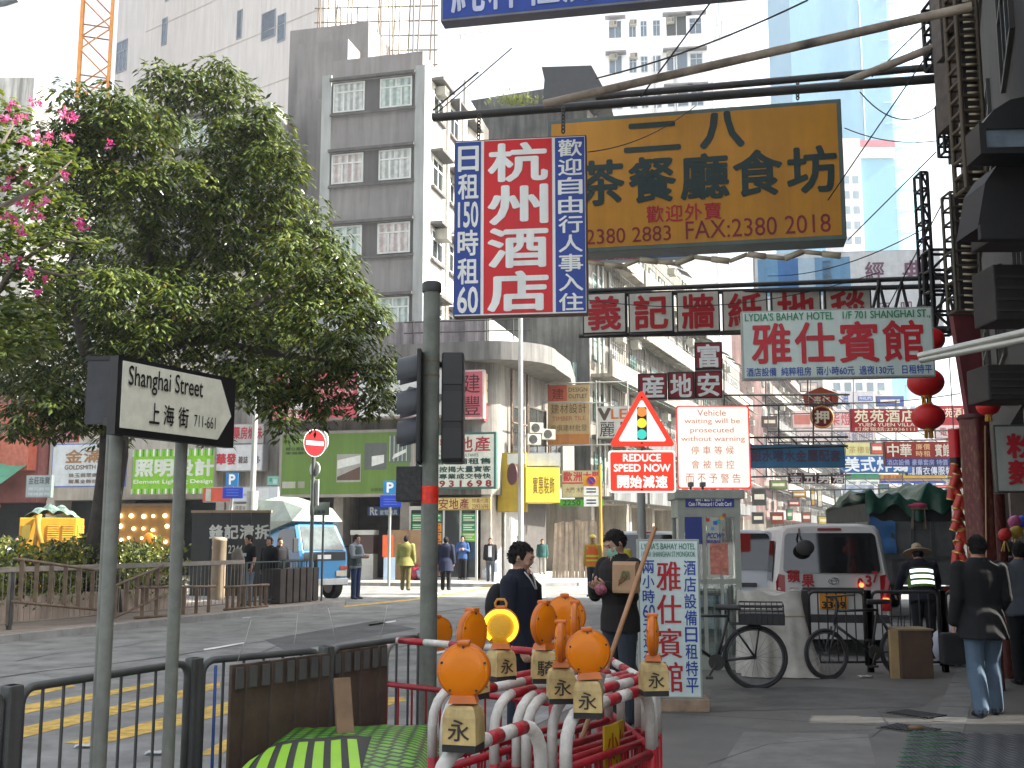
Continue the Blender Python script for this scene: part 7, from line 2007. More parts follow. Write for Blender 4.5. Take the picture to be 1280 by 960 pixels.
mb.loft([[(-w - .05, y, z0), (-w - .05, y, 2.25), (-w * .62, y, zt), (0, y, zt + .12), (w * .62, y, zt), (w + .05, y, 2.25), (w + .05, y, z0)] for y, z0, zt in ((.35, 2.24, 2.62), (1.5, 2.0, 2.85), (2.6, 1.6, 2.9), (3.6, 1.6, 2.8))], True, False)
mb.build('tarpaulin_hood', mat('pale_green_tarp', (.36, .42, .36), .6, var=.2, sc=2, bump=.3, bsc=5), bt0)
# ---- pale saloon beyond the hedge
sa = thing('saloon_car', 'pale silver saloon car passing behind the hedge left of the black hoarding', 'car', (at(168, 690, 36).x - 1.0, 36.5, ZR), R(96))
rg = body_loft([(0, .6, .7, .5, .35, .7, .78), (.15, .78, .84, .6, .25, .82, .92), (1.1, .82, .86, .62, .25, .86, .96), (1.9, .82, .86, .58, .25, .9, 1.42), (3.2, .82, .86, .58, .25, .92, 1.45), (4.0, .8, .84, .6, .25, .92, 1.02), (4.45, .7, .78, .55, .35, .85, .95)])
b = MB(); b.loft(rg); b.build('body', mat('pale_car', (.52, .56, .58), .25, var=.03, coat=.4), sa)
for s in (-1, 1):
    mb = MB(); mb.add([(s * .875, 1.35, .97), (s * .875, 3.5, .97), (s * .65, 3.1, 1.37), (s * .65, 1.95, 1.37)], [(0, 1, 2, 3)]); mb.build('side_window', vglass, sa)
    for y in (.85, 3.6): wheel(sa, s * .74, y, .3, .18)
mb = MB(); mb.add([(-.6, 1.12, .99), (.6, 1.12, .99), (.48, 1.86, 1.40), (-.48, 1.86, 1.40)], [(0, 1, 2, 3)]); mb.build('windscreen', wsg, sa)
mb = MB(); mb.add([(-.6, 3.95, 1.04), (.6, 3.95, 1.04), (.5, 3.28, 1.42), (-.5, 3.28, 1.42)], [(0, 1, 2, 3)]); mb.build('rear_window', wsg, sa)
# ---- generator
ge = at(22, 690, 31)
t = thing('generator', 'bright yellow generator cabinet with louvred doors and green sheeting on top', 'generator', (ge.x, 31, 0), R(14))
gw = at(89, 690, 31).x - ge.x; gz = at(0, 647, 31).z
ym = mat('generator_yellow', (.60, .30, .02), .5, var=.12, sc=2, streak=.15)
MB().box(0, 0, .25, gw, 1.6, gz, b=.02).build('cabinet', ym, t)
MB().box(-.05, -.05, .0, gw + .05, 1.65, .25).build('skid', trimb, t)
for x in (gw * .50, gw * .76): MB().box(x, -.03, gz - .85, x + gw * .2, -.004, gz - .2).build('louvre_door', wavemat('yellow_louvre', (.30, .15, .01), (.62, .33, .03), 5, 'Z'), t)
MB().box(gw * .06, -.03, gz - .6, gw * .2, -.004, gz - .2).build('notice', C('#c9b050', .5), t)
TG = MX.Translation((gw, 0, 0)) @ MX.Rotation(pi / 2, 4, 'Z')
for y in (.15, .85): MB().box(y, -.03, gz - .9, y + .6, -.004, gz - .2, TG).build('louvre_door', wavemat('yellow_louvre', (.30, .15, .01), (.62, .33, .03), 5, 'Z'), t)
mb = MB(); mb.tube([(gw * .32, -.1, gz + .05), (gw * .36, -.18, gz - .4), (gw * .5, -.2, gz - 1.1)], .07, 8); mb.tube([(gw * .36, -.1, gz + .1), (gw * .3, -.18, gz - .9)], .06, 8); mb.build('hose', mat('hose_amber', (.34, .17, .02), .5, var=.2), t)
mb = MB()
mb.grid(lambda u, v: (-.02 + gw * .9 * u + .1, .1 + 1.3 * v, gz + .02 + .42 * sin(pi * u) ** .6 * (.4 + .6 * abs(sin(u * 11 + v * 8))) * (1 - abs(v - .4) * 1.2)), 36, 16)
tag(mb.build('plastic_sheeting', mat('green_white_sheet', (.18, .27, .22), .3, var=.8, sc=9), loc=(ge.x, 31, 0), rot=(0, 0, R(14))), 'crumpled green and white plastic sheeting heaped on the yellow generator', 'sheeting')
# ---- black hoarding with white characters
hb_ = at(238, 690, 30.5); hx1 = at(338, 690, 30.5)
t = thing('site_hoarding', 'black panelled hoarding with white brush characters and a telephone number behind the hedge', 'hoarding', (hb_.x, 30.5, 0), -.05)
hw = hx1.x - hb_.x; hz = at(0, 641, 30.5).z
for i in range(4): MB().box(hw * i / 4 + .01, 0, .05, hw * (i + 1) / 4 - .01, .08, hz, b=.008).build('panel', mat('hoarding_black', (.022, .026, .026), .45, var=.3), t)
mb = MB(); htext(mb, '鋒記清拆', hw * .22, hz - .72, hw * 1.0, hz - .34, -.01, .03); put_text(mb, '90', hw * .27, hz - 1.12, hw * .36, hz - .9, -.01, .01); put_text(mb, '2244', hw * .48, hz - 1.12, hw * .66, hz - .9, -.01, .01); mb.build('lettering', C('#c4c8c2', .5), t)
mb = MB(); mb.box(-.02, -.02, hz, hw + .02, .12, hz + .07); mb.build('top_rail', C('#8a7a62', .6), t)
q = at(274, 690, 29.6)
t = thing('litter_bin', 'tan cylindrical litter bin in front of the black hoarding', 'litter bin', (q.x, 29.6, 0))
mb = MB(); mb.lathe([(.16, 0), (.19, .05), (.19, 1.55), (.2, 1.56), (.2, 1.62), (.12, 1.66)], 20); mb.build('drum', mat('tan_drum', (.28, .22, .15), .6, var=.2), t)
q = at(185, 690, 30)
t = thing('road_work_lamp', 'small orange warning light beside the silver saloon behind the hedge', 'warning lamp', (q.x, 30, 0))
mb = MB(); mb.sph((0, 0, at(0, 674, 30).z), (.16, .05, .18), 14, 9); mb.build('lens', mat('orange_lens', (.8, .28, .02), .4, var=.1), t)  # plain orange colour on the lens
MB().box(-.05, -.05, 0, .05, .05, at(0, 681, 30).z).build('post', trimb, t)
# ============================================================ people
PEND = []
skin_m = mat('skin', (.42, .24, .16), .5, var=.06, sc=6)
hair_m = mat('hair_black', (.012, .010, .009), .7, var=.3, sc=40, spec=.25, bump=.6, bsc=160)
eye_m = mat('eye_dark', (.015, .012, .01), .15, var=0)
lip_m = mat('lip', (.28, .11, .09), .5, var=0)
shoe_m = mat('shoe_dark', (.025, .022, .02), .5, var=.2)
def fab(hexs, **k): return C(hexs, .85, var=.14, sc=5, **k)
def ball(mb, c, r, f=None, nu=12, nv=8): mb.sph(c, r, nu, nv, f=f)
def ell(c, rx, ry, n=14): return [(c[0] + rx * cos(2 * pi * j / n), c[1] + ry * sin(2 * pi * j / n), c[2]) for j in range(n)]
def limb(mb, pts, rs):
    """tapered tube with round ends"""
    mb.tube(pts, rs, 12)
    for p, r in zip(pts, rs): mb.sph(p, r, 12, 8)
class Fig: pass
def person(label, loc, yaw, h=1.72, top='#222', bot='#223', shoe=None, skin=None, hair='short', arms=None, legs=None, head=(0, 0), lean=0.0, jacket=1.12, hem=.84, sleeve=True, vox=.012, hat=None, group=None, legw=1.0, inner=None, hunch=0, extra=None, topm=None, name='person', hairm=None):
    """facing local -y.  arms: {'L': (shoulder->elbow dir, elbow->wrist dir), 'R': ...}   legs likewise; x>0 is the person's left seen from the front"""
    t = thing(name, label, 'person', loc, R(yaw), group)
    s = h / 1.75
    kinds = []          # (points, kind)
    mb = MB()
    src = []
    def mark(k, n0):
        for p in mb.v[n0:]: src.append((p, k))
    A = arms or {}; Lg = legs or {}
    arms_ = {1: A.get('L', ((.16, .02, -1), (.05, -.18, -1))), -1: A.get('R', ((-.16, .02, -1), (-.05, -.18, -1)))}
    legs_ = {1: Lg.get('L', ((.02, -.02, -1), (0, .02, -1))), -1: Lg.get('R', ((-.02, -.02, -1), (0, .02, -1)))}
    # legs first: find pelvis height so the lowest foot stands on the ground
    UL, LL = .44, .43
    low = []
    for sd in (1, -1):
        a, b = [V(q).normalized() for q in legs_[sd]]
        low.append(a.z * UL + b.z * LL)
    pel = -min(low) + .075
    bend = MX.Translation((0, 0, pel)) @ MX.Rotation(lean, 4, 'X') @ MX.Translation((0, 0, -.95))
    def B(p): return bend @ V(p)
    j = jacket
    n0 = len(mb.v)
    rings = []
    for z, rx, ry, yo in ((hem, .176 if hem > .8 else .2, .125 if hem > .8 else .205, .005), (.95, .174, .122 if hem > .8 else .15, .005), (1.06, .157, .108, 0), (1.18, .168, .115, 0), (1.30, .185, .118, .008), (1.38, .19, .112, .012), (1.435, .165, .095, .018), (1.475, .115, .085, .02), (1.52, .076, .07, .016)):
        k = j if z < 1.44 else 1 + (j - 1) * .6
        rings.append([B(p) for p in ell((0, yo - hunch * max(0, z - 1.1) * .6, z), rx * k, ry * k * (1.03 if z < .96 else 1), 18)])
    rings = [[p.lerp(q, i / 4) for p, q in zip(ra, rb_)] for ra, rb_ in zip(rings[:-1], rings[1:]) for i in range(4)] + [rings[-1]]
    mb.loft(rings)
    mark('top', n0)
    if hem < .8: mb.loft([[p for p in rings[0]], [p + (rings[0][0] + rings[0][9]) * 0 + V((0, 0, .02)) for p in rings[0]]])
    for sd in (1, -1):
        sh = B((sd * .175 * (1 + (j - 1) * .5), .015 - hunch * .15, 1.41)); a, b = [V(q).normalized() for q in arms_[sd]]
        el = sh + a * .285; wr = el + b * .25
        n0 = len(mb.v)
        q = .011 * (j - 1) / .12
        if sleeve:
            limb(mb, [sh, sh.lerp(el, .5), el, el.lerp(wr, .5), wr - b * .015], [.062 + q, .054 + q, .046 + q, .043 + q, .037 + q]); mark('top', n0)
        else:
            limb(mb, [sh, sh.lerp(el, .62)], [.06 + q, .054 + q]); mark('top', n0); n0 = len(mb.v)
            limb(mb, [sh.lerp(el, .6), el, el.lerp(wr, .4), wr], [.043, .04, .038, .028]); mark('skin', n0)
        arms_[sd] = (sh, el, wr, a, b)
        hp = V((sd * .09, 0, pel)); a2, b2 = [V(q_).normalized() for q_ in legs_[sd]]
        kn_ = hp + a2 * UL; an = kn_ + b2 * LL
        n0 = len(mb.v)
        limb(mb, [hp, hp.lerp(kn_, .4), kn_, kn_.lerp(an, .35), an + V((0, 0, -.01))], [q_ * legw for q_ in (.104, .094, .074, .074, .064)]); mark('bot', n0)
        # shoe along the foot direction
        n0 = len(mb.v)
        fwd = V((sd * .12, -1, 0)).normalized(); tip = -max(0, b2.y * 1.0 - .12) * .9
        rgs = []
        for q_, rx, rz_, zc in ((-.075, .03, .035, -.03), (-.05, .04, .05, -.022), (0, .043, .052, -.022), (.07, .045, .037, -.038), (.13, .043, .028, -.046), (.175, .028, .02, -.052)):
            c = an + fwd * q_ + V((0, 0, zc + q_ * tip))
            sdv = fwd.cross(V((0, 0, 1)))
            rgs.append([c + sdv * (rx * cos(2 * pi * i / 12)) + V((0, 0, rz_ * sin(2 * pi * i / 12))) for i in range(12)])
        mb.loft(rgs); mark('shoe', n0)
    n0 = len(mb.v)
    mb.sph(V((0, .005, pel)), (.15, .1, .1), 16, 10); mark('bot', n0)
    # neck and head
    nk = B((0, .012 - hunch * .2, 1.45)); hd = B((0, -.016 - hunch * .26, 1.61))
    n0 = len(mb.v)
    limb(mb, [nk, nk.lerp(hd, .55)], [.06, .054])
    HT = MX.Translation(hd) @ MX.Rotation(R(head[1]), 4, 'Z') @ MX.Rotation(R(head[0]), 4, 'X')
    def hf(d):
        x, y, z = d
        if z < 0:
            k = 1 + .28 * z * abs(z); x *= k
            y = y * (1 + .18 * z) - (.10 * (-z) if y < .2 else -.02 * z)
        else:
            y *= 1.04
        if y < -.2 and -.1 < z < .35: x *= .98
        return V((x, y, z))
    mb.sph((0, 0, 0), (.074, .096, .118), 24, 16, T=HT, f=hf)
    # nose, brow, cheek, chin, ears
    mb.loft([[HT @ V(p) for p in ((-.008, -.088, .028), (.008, -.088, .028), (.009, -.084, .03), (-.009, -.084, .03))], [HT @ V(p) for p in ((-.017, -.112, -.018), (.017, -.112, -.018), (.02, -.082, -.03), (-.02, -.082, -.03))]], True, False)
    mb.sph((0, -.086, .034), (.05, .016, .012), 12, 7, T=HT); mb.sph((0, -.083, -.092), (.028, .02, .02), 10, 7, T=HT)
    for sd in (1, -1):
        mb.sph((sd * .076, .008, -.005), (.012, .02, .032), 10, 8, T=HT); mb.sph((sd * .04, -.07, -.03), (.022, .02, .02), 10, 7, T=HT)
    mark('skin', n0)
    order = ['top', 'bot', 'shoe', 'skin']
    base = mb.build('body', [topm or fab(top), fab(bot), fab(shoe) if shoe else shoe_m, skin or skin_m, eye_m, lip_m], t)
    md = base.modifiers.new('r', 'REMESH'); md.mode = 'VOXEL'; md.voxel_size = vox; md.use_smooth_shade = True
    sm_ = base.modifiers.new('s', 'SMOOTH'); sm_.factor = .5; sm_.iterations = 2
    # hands and face, joined on after remeshing
    hx_ = MB()
    for sd in (1, -1):
        sh, el, wr, a, b = arms_[sd]
        fx = b; up_ = V((sd, 0, 0)) if abs(b.x) < .8 else V((0, 0, 1))
        if A.get('palm'): up_ = V(A['palm'])
        nrm = (up_ - fx * up_.dot(fx)).normalized(); wid = fx.cross(nrm).normalized()     # nrm: out of the back of the hand
        M_ = MX(((fx.x, wid.x, nrm.x, wr.x), (fx.y, wid.y, nrm.y, wr.y), (fx.z, wid.z, nrm.z, wr.z), (0, 0, 0, 1)))
        hx_.c = 3
        hx_.loft([[M_ @ V((x, w_ * cos(2 * pi * i / 10), th * sin(2 * pi * i / 10))) for i in range(10)] for x, w_, th in ((-.02, .024, .02), (.02, .033, .016), (.06, .040, .014), (.085, .037, .011))])
        curl = A.get('curl', .5)
        for k, (o_, ln) in enumerate(((-.028, .062), (-.0095, .072), (.0095, .068), (.027, .054))):
            p = V((.08, o_, 0)); ang = 0; pts = [M_ @ p]
            for q_, fl2 in ((.45, curl * .6), (.32, curl), (.23, curl * .8)):
                ang += fl2; p = p + V((cos(ang), o_ * .1, -sin(ang))) * ln * q_; pts.append(M_ @ p)
            hx_.tube(pts, [.0095, .009, .008, .006], 7)
        ts = -1 if True else 1
        sg = -1 if wid.y > 0 else 1                # thumb on the forward edge
        hx_.tube([M_ @ V(p) for p in ((.015, sg * .03, -.003), (.04, sg * .05, -.012), (.062, sg * .054, -.022), (.082, sg * .05, -.03))], [.013, .011, .0095, .007], 7)
    for sd in (1, -1):
        hx_.c = 4
        hx_.sph((sd * .031, -.0855, .008), (.014, .007, .006), 8, 6, T=HT)
        hx_.box(sd * .031 - .019, -.098, .031, sd * .031 + .019, -.088, .037, HT)
    hx_.c = 5
    hx_.sph((0, -.094, -.055), (.022, .006, .006), 8, 6, T=HT)
    src = [q for q in src if not (q[1] == 'bot' and q[0][2] > hem + .015 and not lean) and not (q[1] == 'shoe' and q[0][2] > .07)]
    PEND.append((base, src, order, hx_, s))
    # hair
    if hair:
        n_ = 28; hm = MB()
        def hairf(d):
            x, y, z = d
            low_ = {'short': -.6, 'bob': -.9, 'long': -1.2}[hair]
            front = y < -.25
            zz = z
            lim_ = .42 if front and abs(x) < .75 else (low_ if y > 0 else (low_ + .35 if hair == 'short' else low_))
            if zz < lim_: zz = lim_ + (zz - lim_) * .02
            wob = 1 + .05 * sin(x * 23 + y * 17) * sin(z * 19 + x * 7)
            k = 1.0 if not (front and z < lim_) else .9
            return V((x * wob * k, (y + .05) * wob * k, zz * wob))
        hm.sph((0, .008, .012), (.083, .107, .122), 26, 18, T=HT, f=hairf)
        rr_ = random.Random(len(PEND))
        for i in range(420 if vox < .013 else 90):       # tufts that break the outline
            d = V((rr_.gauss(0, 1), rr_.gauss(.25, 1), rr_.gauss(.5, .8))).normalized()
            if d.z < (.45 if d.y < -.2 else -.3): continue
            p0 = V((d.x * .080, .008 + (d.y + .05) * .104, .012 + d.z * .119))
            q = (V((d.x * .5, d.y * .4 + .12, -.75)) + V((rr_.uniform(-.5, .5), rr_.uniform(-.6, .3), rr_.uniform(-.2, .6)))).normalized()
            p1 = p0 + q * .022 + d * .004
            sdv = q.cross(d).normalized() * .007
            hm.add([HT @ (p0 + sdv - d * .004), HT @ (p0 - sdv - d * .004), HT @ p1, HT @ (p0.lerp(p1, .5) + d * .008)], [(0, 3, 2), (1, 2, 3), (0, 1, 3)])
        hm.build('hair', hairm or hair_m, t)
    if hat: hat(t, HT)
    if extra: extra(t, HT, arms_, B, pel)
    t.scale = (s, s, s)
    return t
def finish_people():
    bpy.context.view_layer.update()
    dg = bpy.context.evaluated_depsgraph_get()
    done = []
    for base, src, order, hx_, s in PEND:
        me = bpy.data.meshes.new_from_object(base.evaluated_get(dg))
        kd_ = kdtree.KDTree(len(src))
        for i, (p, k) in enumerate(src): kd_.insert(V(p), i)
        kd_.balance()
        done.append((base, me, kd_))
    for (base, src, order, hx_, s), (b2, me, kd_) in zip(PEND, done):
        vs = [v.co[:] for v in me.vertices]; fs = [list(p.vertices) for p in me.polygons]
        mi = []
        for p in me.polygons:
            c = p.center
            _, i, _ = kd_.find(c); mi.append(order.index(src[i][1]))
        out = MB(); out.v = vs; out.f = fs; out.mi = mi; out.sm = [True] * len(fs)
        o = len(out.v); out.v += [tuple(p) for p in hx_.v]; out.f += [[i + o for i in f] for f in hx_.f]; out.mi += hx_.mi; out.sm += hx_.sm
        base.modifiers.clear()
        old = base.data
        base.data = out.mesh('body', [m for m in old.materials])
        bpy.data.meshes.remove(me)
# ---- foreground man looking down
def frontman(t, HT, arms_, B, pel):
    mb = MB(); mb.loft([[B(p) for p in ell((0, .012, z), rx, ry, 18)] for z, rx, ry in ((1.452, .108, .085), (1.475, .092, .078), (1.497, .078, .07))], False); mb.build('collar', fab('#101522'), t)
    mb = MB(); mb.tube([B((.075, -.075, 1.497)), B((.05, -.108, 1.44)), B((.02, -.138, 1.36))], .006, 6); mb.tube([B((-.07, -.07, 1.50)), B((-.04, -.11, 1.44)), B((0, -.138, 1.36))], .006, 6); mb.build('white_piping', C('#c6c6c2', .7), t)
    mb = MB(); mb.sph((0, .2, 1.2), (.15, .1, .2), 16, 10); mb.build('backpack', fab('#15181c'), t)
    mb = MB(); mb.tube([B((.13, .12, 1.42)), B((.135, -.02, 1.475)), B((.13, -.12, 1.38)), B((.13, -.125, 1.2))], .018, 8); mb.build('strap', fab('#1a1c20'), t)
    sh, el, wr, a, b = arms_[-1]
    mb = MB()
    for k in range(2): mb.cyl(wr - b * (.035 + .024 * k), wr - b * (.025 + .024 * k), .049, n=16)
    mb.build('striped_cuff', C('#a9a9a4', .7), t)
p_ = at(650, 690, 8.4)
person('man in a dark navy jacket with a backpack, looking down over the amber lamps', (p_.x, 8.4, 0), 66, 1.63, top='#131a2a', bot='#1c2230', head=(14, 8), jacket=1.16, hem=.86, vox=.009,
       arms={'L': ((.25, -.25, -1), (.0, -1, -.35)), 'R': ((-.22, -.05, -1), (.0, -.5, -.9)), 'curl': .7}, extra=frontman)
# ---- masked man reading beside the light box
def masked(t, HT, arms_, B, pel):
    mb = MB(); mb.grid(lambda u, v: HT @ V(((u - .5) * .13, -.112 + .085 * abs(u - .5) ** 1.6 * 2.0 + .012 * abs(v - .55), -.088 + .085 * v)), 10, 8)
    for k in range(3): mb.tube([HT @ V((x, -.116 + .085 * abs(x / .13) ** 1.6 * 2.0, -.07 + .022 * k)) for x in (-.05, -.02, 0, .02, .05)], .0015, 4)
    mb.build('face_mask', C('#8fc4b0', .7), t)
    mb = MB()
    for sd in (1, -1): mb.tube([HT @ V((sd * .06, -.07, -.02)), HT @ V((sd * .077, .005, 0))], .002, 4)
    mb.build('mask_loop', C('#b8c8c0', .7), t)
pm = onz(772, 897, 0)
tm = person('man in a black jacket and green face mask bending over a paper bag', (pm.x + .0, 10.0, 0), -52, 1.74, top='#15100e', bot='#2a3038', head=(28, -12), jacket=1.2, hem=.82, vox=.009,
       arms={'L': ((.22, -.3, -1), (-.75, -.75, .42)), 'R': ((-.22, -.25, -1), (.8, -.75, .3)), 'curl': .8, 'palm': (0, -.4, -1)}, extra=masked, hunch=.12)
mb = MB(); mb.loft([[(-w_, -d_, z), (w_, -d_, z), (w_ * .98, d_, z), (-w_, d_, z)] for z, w_, d_ in ((0, .105, .05), (.02, .11, .055), (.24, .108, .05), (.27, .112, .03))], True, False)
t = thing('paper_bag', 'brown paper bag with green and red printing held by the masked man', 'bag', at(783, 741, 9.6), R(-30))
mb.build('bag', mat('kraft_paper', (.36, .22, .12), .75, var=.15, sc=8, bump=.3, bsc=14), t)
mb = MB()
for i in range(7): mb.tube([(-.05 + i * .012, -.058, .06 + .01 * i), (-.03 + i * .014, -.06, .12 + .012 * (i % 3)), (-.01 + i * .01, -.058, .19)], .003, 4)
mb.build('printed_sprig', C('#4f6a3a', .6), t)
mb = MB(); mb.sph((-.03, -.058, .1), (.02, .003, .02), 8, 6); mb.sph((.0, -.058, .14), (.015, .003, .015), 8, 6); mb.build('printed_berry', C('#a0303a', .6), t)
mb = MB(); mb.sph((0, 0, 0), (.055, .05, .05), 10, 8, f=lambda d: d * (1 + .2 * sin(d[0] * 9) * sin(d[2] * 9)))
tag(mb.build('snack_packet', mat('snack_print', (.28, .07, .10), .5, var=.9, sc=30), loc=at(751, 737, 9.66)), 'small red printed packet in the masked man’s fingers', 'packet')
# ---- man in jeans walking away on the right
pj = onz(1222, 889, 0)
def tote(t, HT, arms_, B, pel):
    mb = MB(); mb.loft([[B(p) for p in ell((0, .012, z), rx, ry, 18)] for z, rx, ry in ((1.455, .11, .088), (1.48, .09, .078), (1.51, .076, .068))], False); mb.build('collar', fab('#0d0d0f'), t)
    sh, el, wr, a, b = arms_[1]
    mb = MB(); mb.box(wr.x - .16, wr.y - .07, wr.z - .40, wr.x + .14, wr.y + .07, wr.z - .1, b=.03); mb.build('shoulder_bag', fab('#141414'), t)
person('man in a black jacket and blue jeans walking away towards the arcade', (pj.x, 10.5, 0), 176, 1.70, top='#0f0f11', bot='#56687a', head=(4, 0), jacket=1.24, hem=.74, legw=1.18, vox=.011,
       arms={'L': ((.14, .1, -1), (.1, -.25, -1)), 'R': ((-.14, .05, -1), (.1, -.8, -.6))}, legs={'L': ((.03, .12, -1), (0, .28, -1)), 'R': ((-.02, -.18, -1), (0, .1, -1))}, extra=tote)
pe = onz(1272, 862, 0)
person('dark dressed passer by with bare shins at the right edge of the picture', (pe.x + .12, 11.4, 0), 170, 1.66, top='#0d0c0d', bot='#17130f', skin=None, head=(0, 0), jacket=1.25, hem=.6, vox=.014, legs={'L': ((.03, .02, -1), (0, .25, -1)), 'R': ((-.02, -.12, -1), (0, .12, -1))})
# ---- straw hat worker
def straw(t, HT):
    mb = MB(); mb.lathe([(.215, .02), (.21, .035), (.13, .07), (.085, .09), (.07, .16), (.03, .185), (.001, .19)], 28, HT); mb.build('straw_hat', mat('straw', (.36, .27, .16), .8, var=.2, sc=18, bump=.3, bsc=90), t)
def hiviz(t, HT, arms_, B, pel):
    lit = mat('flash_glow_band', (.8, .85, .9), .4, var=.25, sc=25, emit=.7)  # band emission imitates flash returned by the vest
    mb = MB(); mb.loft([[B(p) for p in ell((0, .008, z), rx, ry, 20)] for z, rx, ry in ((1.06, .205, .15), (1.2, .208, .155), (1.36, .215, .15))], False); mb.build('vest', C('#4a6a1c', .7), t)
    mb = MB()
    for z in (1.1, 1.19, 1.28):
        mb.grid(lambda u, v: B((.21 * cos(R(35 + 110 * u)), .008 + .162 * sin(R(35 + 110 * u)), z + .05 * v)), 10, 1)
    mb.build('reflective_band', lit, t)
ph_ = at(1162, 720, 15.0)
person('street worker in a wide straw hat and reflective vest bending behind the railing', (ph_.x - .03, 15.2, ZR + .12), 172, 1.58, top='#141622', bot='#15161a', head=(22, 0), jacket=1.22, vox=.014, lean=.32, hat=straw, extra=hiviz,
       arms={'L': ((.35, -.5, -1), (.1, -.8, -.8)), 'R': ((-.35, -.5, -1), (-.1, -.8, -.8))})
mb = MB(); mb.cyl((ph_.x + .18, 14.6, .05), (ph_.x + .3, 14.75, 1.0), .012, n=8)
tag(mb.build('broom_stick', timber), 'thin broom handle held by the straw hatted worker', 'broom')
# ---- people across the junction
def gp(px, py): return onz(px, py, 0)
def ped(label, px, py, yaw, h, top, bot, Y=None, **k):
    p = gp(px, py)
    if Y: q = at(px, 680, Y); p = V((q.x, Y, 0))
    k.setdefault('vox', .018)
    return person(label, p, yaw, h, top=top, bot=bot, **k)
def vestx(col, m=None):
    def f(t, HT, arms_, B, pel):
        mb = MB(); mb.loft([[B(p) for p in ell((0, .008, z), rx, ry, 20)] for z, rx, ry in ((.9, .205, .15), (1.1, .19, .137), (1.3, .215, .142), (1.42, .19, .12))], False); mb.build('vest', m or C(col, .8), t)
    return f
ped('man in a grey green padded vest standing with folded hands at the island tip', 444, 749, 62, 1.75, '#7a8088', '#2a3a5c', arms={'L': ((.2, -.3, -1), (-.5, -1, .0)), 'R': ((-.2, -.3, -1), (.5, -1, .05))}, extra=vestx('#3a4648'), jacket=1.15)
ped('man in an olive jacket walking away across the sunlit junction', 507, 738, 175, 1.74, '#7d7a42', '#6a6038', jacket=1.3, hem=.78, legs={'L': ((.03, -.12, -1), (0, .2, -1)), 'R': ((-.02, .12, -1), (0, .15, -1))})
def bag2(t, HT, arms_, B, pel):
    sh, el, wr, a, b = arms_[1]; mb = MB(); mb.box(wr.x - .04, wr.y - .14, wr.z - .42, wr.x + .05, wr.y + .12, wr.z - .12, b=.02); mb.build('hand_bag', fab('#9a7a6a'), t)
ped('woman in a dark navy coat walking away with a bag beside the signal pole', 557, 738, 170, 1.70, '#1a2138', '#1a1c24', hair='bob', jacket=1.3, hem=.62, extra=bag2)
ped('man in a blue shirt and black trousers standing before the glass shop front', 578, 725, -8, 1.74, '#33507f', '#15161c', arms={'L': ((.25, -.1, -1), (-.6, -.8, .3)), 'R': ((-.25, -.1, -1), (.6, -.8, .25))})
def cardi(t, HT, arms_, B, pel):
    mb = MB(); mb.grid(lambda u, v: B((-.07 + .14 * u, -.135 + .02 * abs(u - .5), .9 + .52 * v)), 4, 6); mb.build('white_top', C('#c9ccd4', .8), t)
    sh, el, wr, a, b = arms_[1]; mb = MB(); mb.box(wr.x - .06, wr.y - .12, wr.z - .5, wr.x + .06, wr.y + .12, wr.z - .1, b=.02); mb.build('carrier_bag', C('#a9b4c8', .5), t)
ped('woman in a white top and open dark cardigan carrying a pale bag', 613, 724, -6, 1.66, '#16171d', '#4a5058', hair='bob', extra=cardi, jacket=1.15, Y=41.4, legs={'L': ((.03, -.1, -1), (0, .1, -1)), 'R': ((-.02, .08, -1), (0, .12, -1))})
ped('man in a black jacket standing behind the man in the navy jacket', 649, 720, -10, 1.78, '#1c1e24', '#20242c', jacket=1.2, Y=41.9)
ped('boy in a dark green jacket and pale trousers waiting on the sunny kerb', 678, 718, 5, 1.6, '#1f4a48', '#8a8a84', jacket=1.2)
def helmet(col):
    def f(t, HT):
        mb = MB(); mb.sph((0, .0, .05), (.105, .125, .1), 20, 12, T=HT, f=lambda d: V((d[0], d[1], max(d[2], -.1)))); mb.grid(lambda u, v: HT @ V(((.1 + .03 * v) * sin((u - .5) * 2.4), -(.115 + .05 * v) * cos((u - .5) * 2.4), .045)), 8, 2); mb.build('hard_hat', C(col, .4), t)
    return f
def orangevest(t, HT, arms_, B, pel):
    vestx('#d0622a')(t, HT, arms_, B, pel)
    mb = MB()
    for z in (1.0, 1.12): mb.loft([[B(p) for p in ell((0, .008, zz), .212, .152, 20)] for zz in (z, z + .05)], False)
    mb.build('yellow_band', C('#c8c03a', .6), t)
ped('road worker in an orange vest and yellow hard hat beyond the masked man', 741, 716, -25, 1.74, '#b0903a', '#2f323c', hat=helmet('#d0b83a'), extra=orangevest, jacket=1.15, Y=31, hair=None)
ped('road worker in a yellow jacket and hard hat seen from behind by the masked man', 775, 716, 150, 1.68, '#a99a35', '#2f323c', hat=helmet('#c8b03a'), jacket=1.25, Y=23, hair=None)
ped('woman in a pink top far off between the worker and the white van', 784, 706, -20, 1.6, '#a84a5c', '#2a2c34', Y=46)
def tee(t, HT, arms_, B, pel):
    mb = MB(); mb.box(-.07, -.15, 1.2, .07, -.139, 1.28); mb.build('shirt_print', C('#9fb4b8', .7), t)
ib = K1 - kd * 4.4 + kn * 1.55
def isl(label, px, yaw, h, top, bot, d, **k):
    q = IS(px, 690, d); k.setdefault('vox', .016)
    return person(label, (q.x, q.y, 0), yaw, h, top=top, bot=bot, **k)
isl('man in a black T shirt at the island railing, grey jacket over his arm', 311, -35, 1.74, '#101114', '#7d8a9a', 1.15, sleeve=False, extra=tee, head=(8, -20), jacket=1.08, arms={'L': ((.2, -.1, -1), (.1, -.5, -1)), 'R': ((-.25, -.2, -1), (.1, -.9, -.5))})
q = IS(297, 700, 1.0)
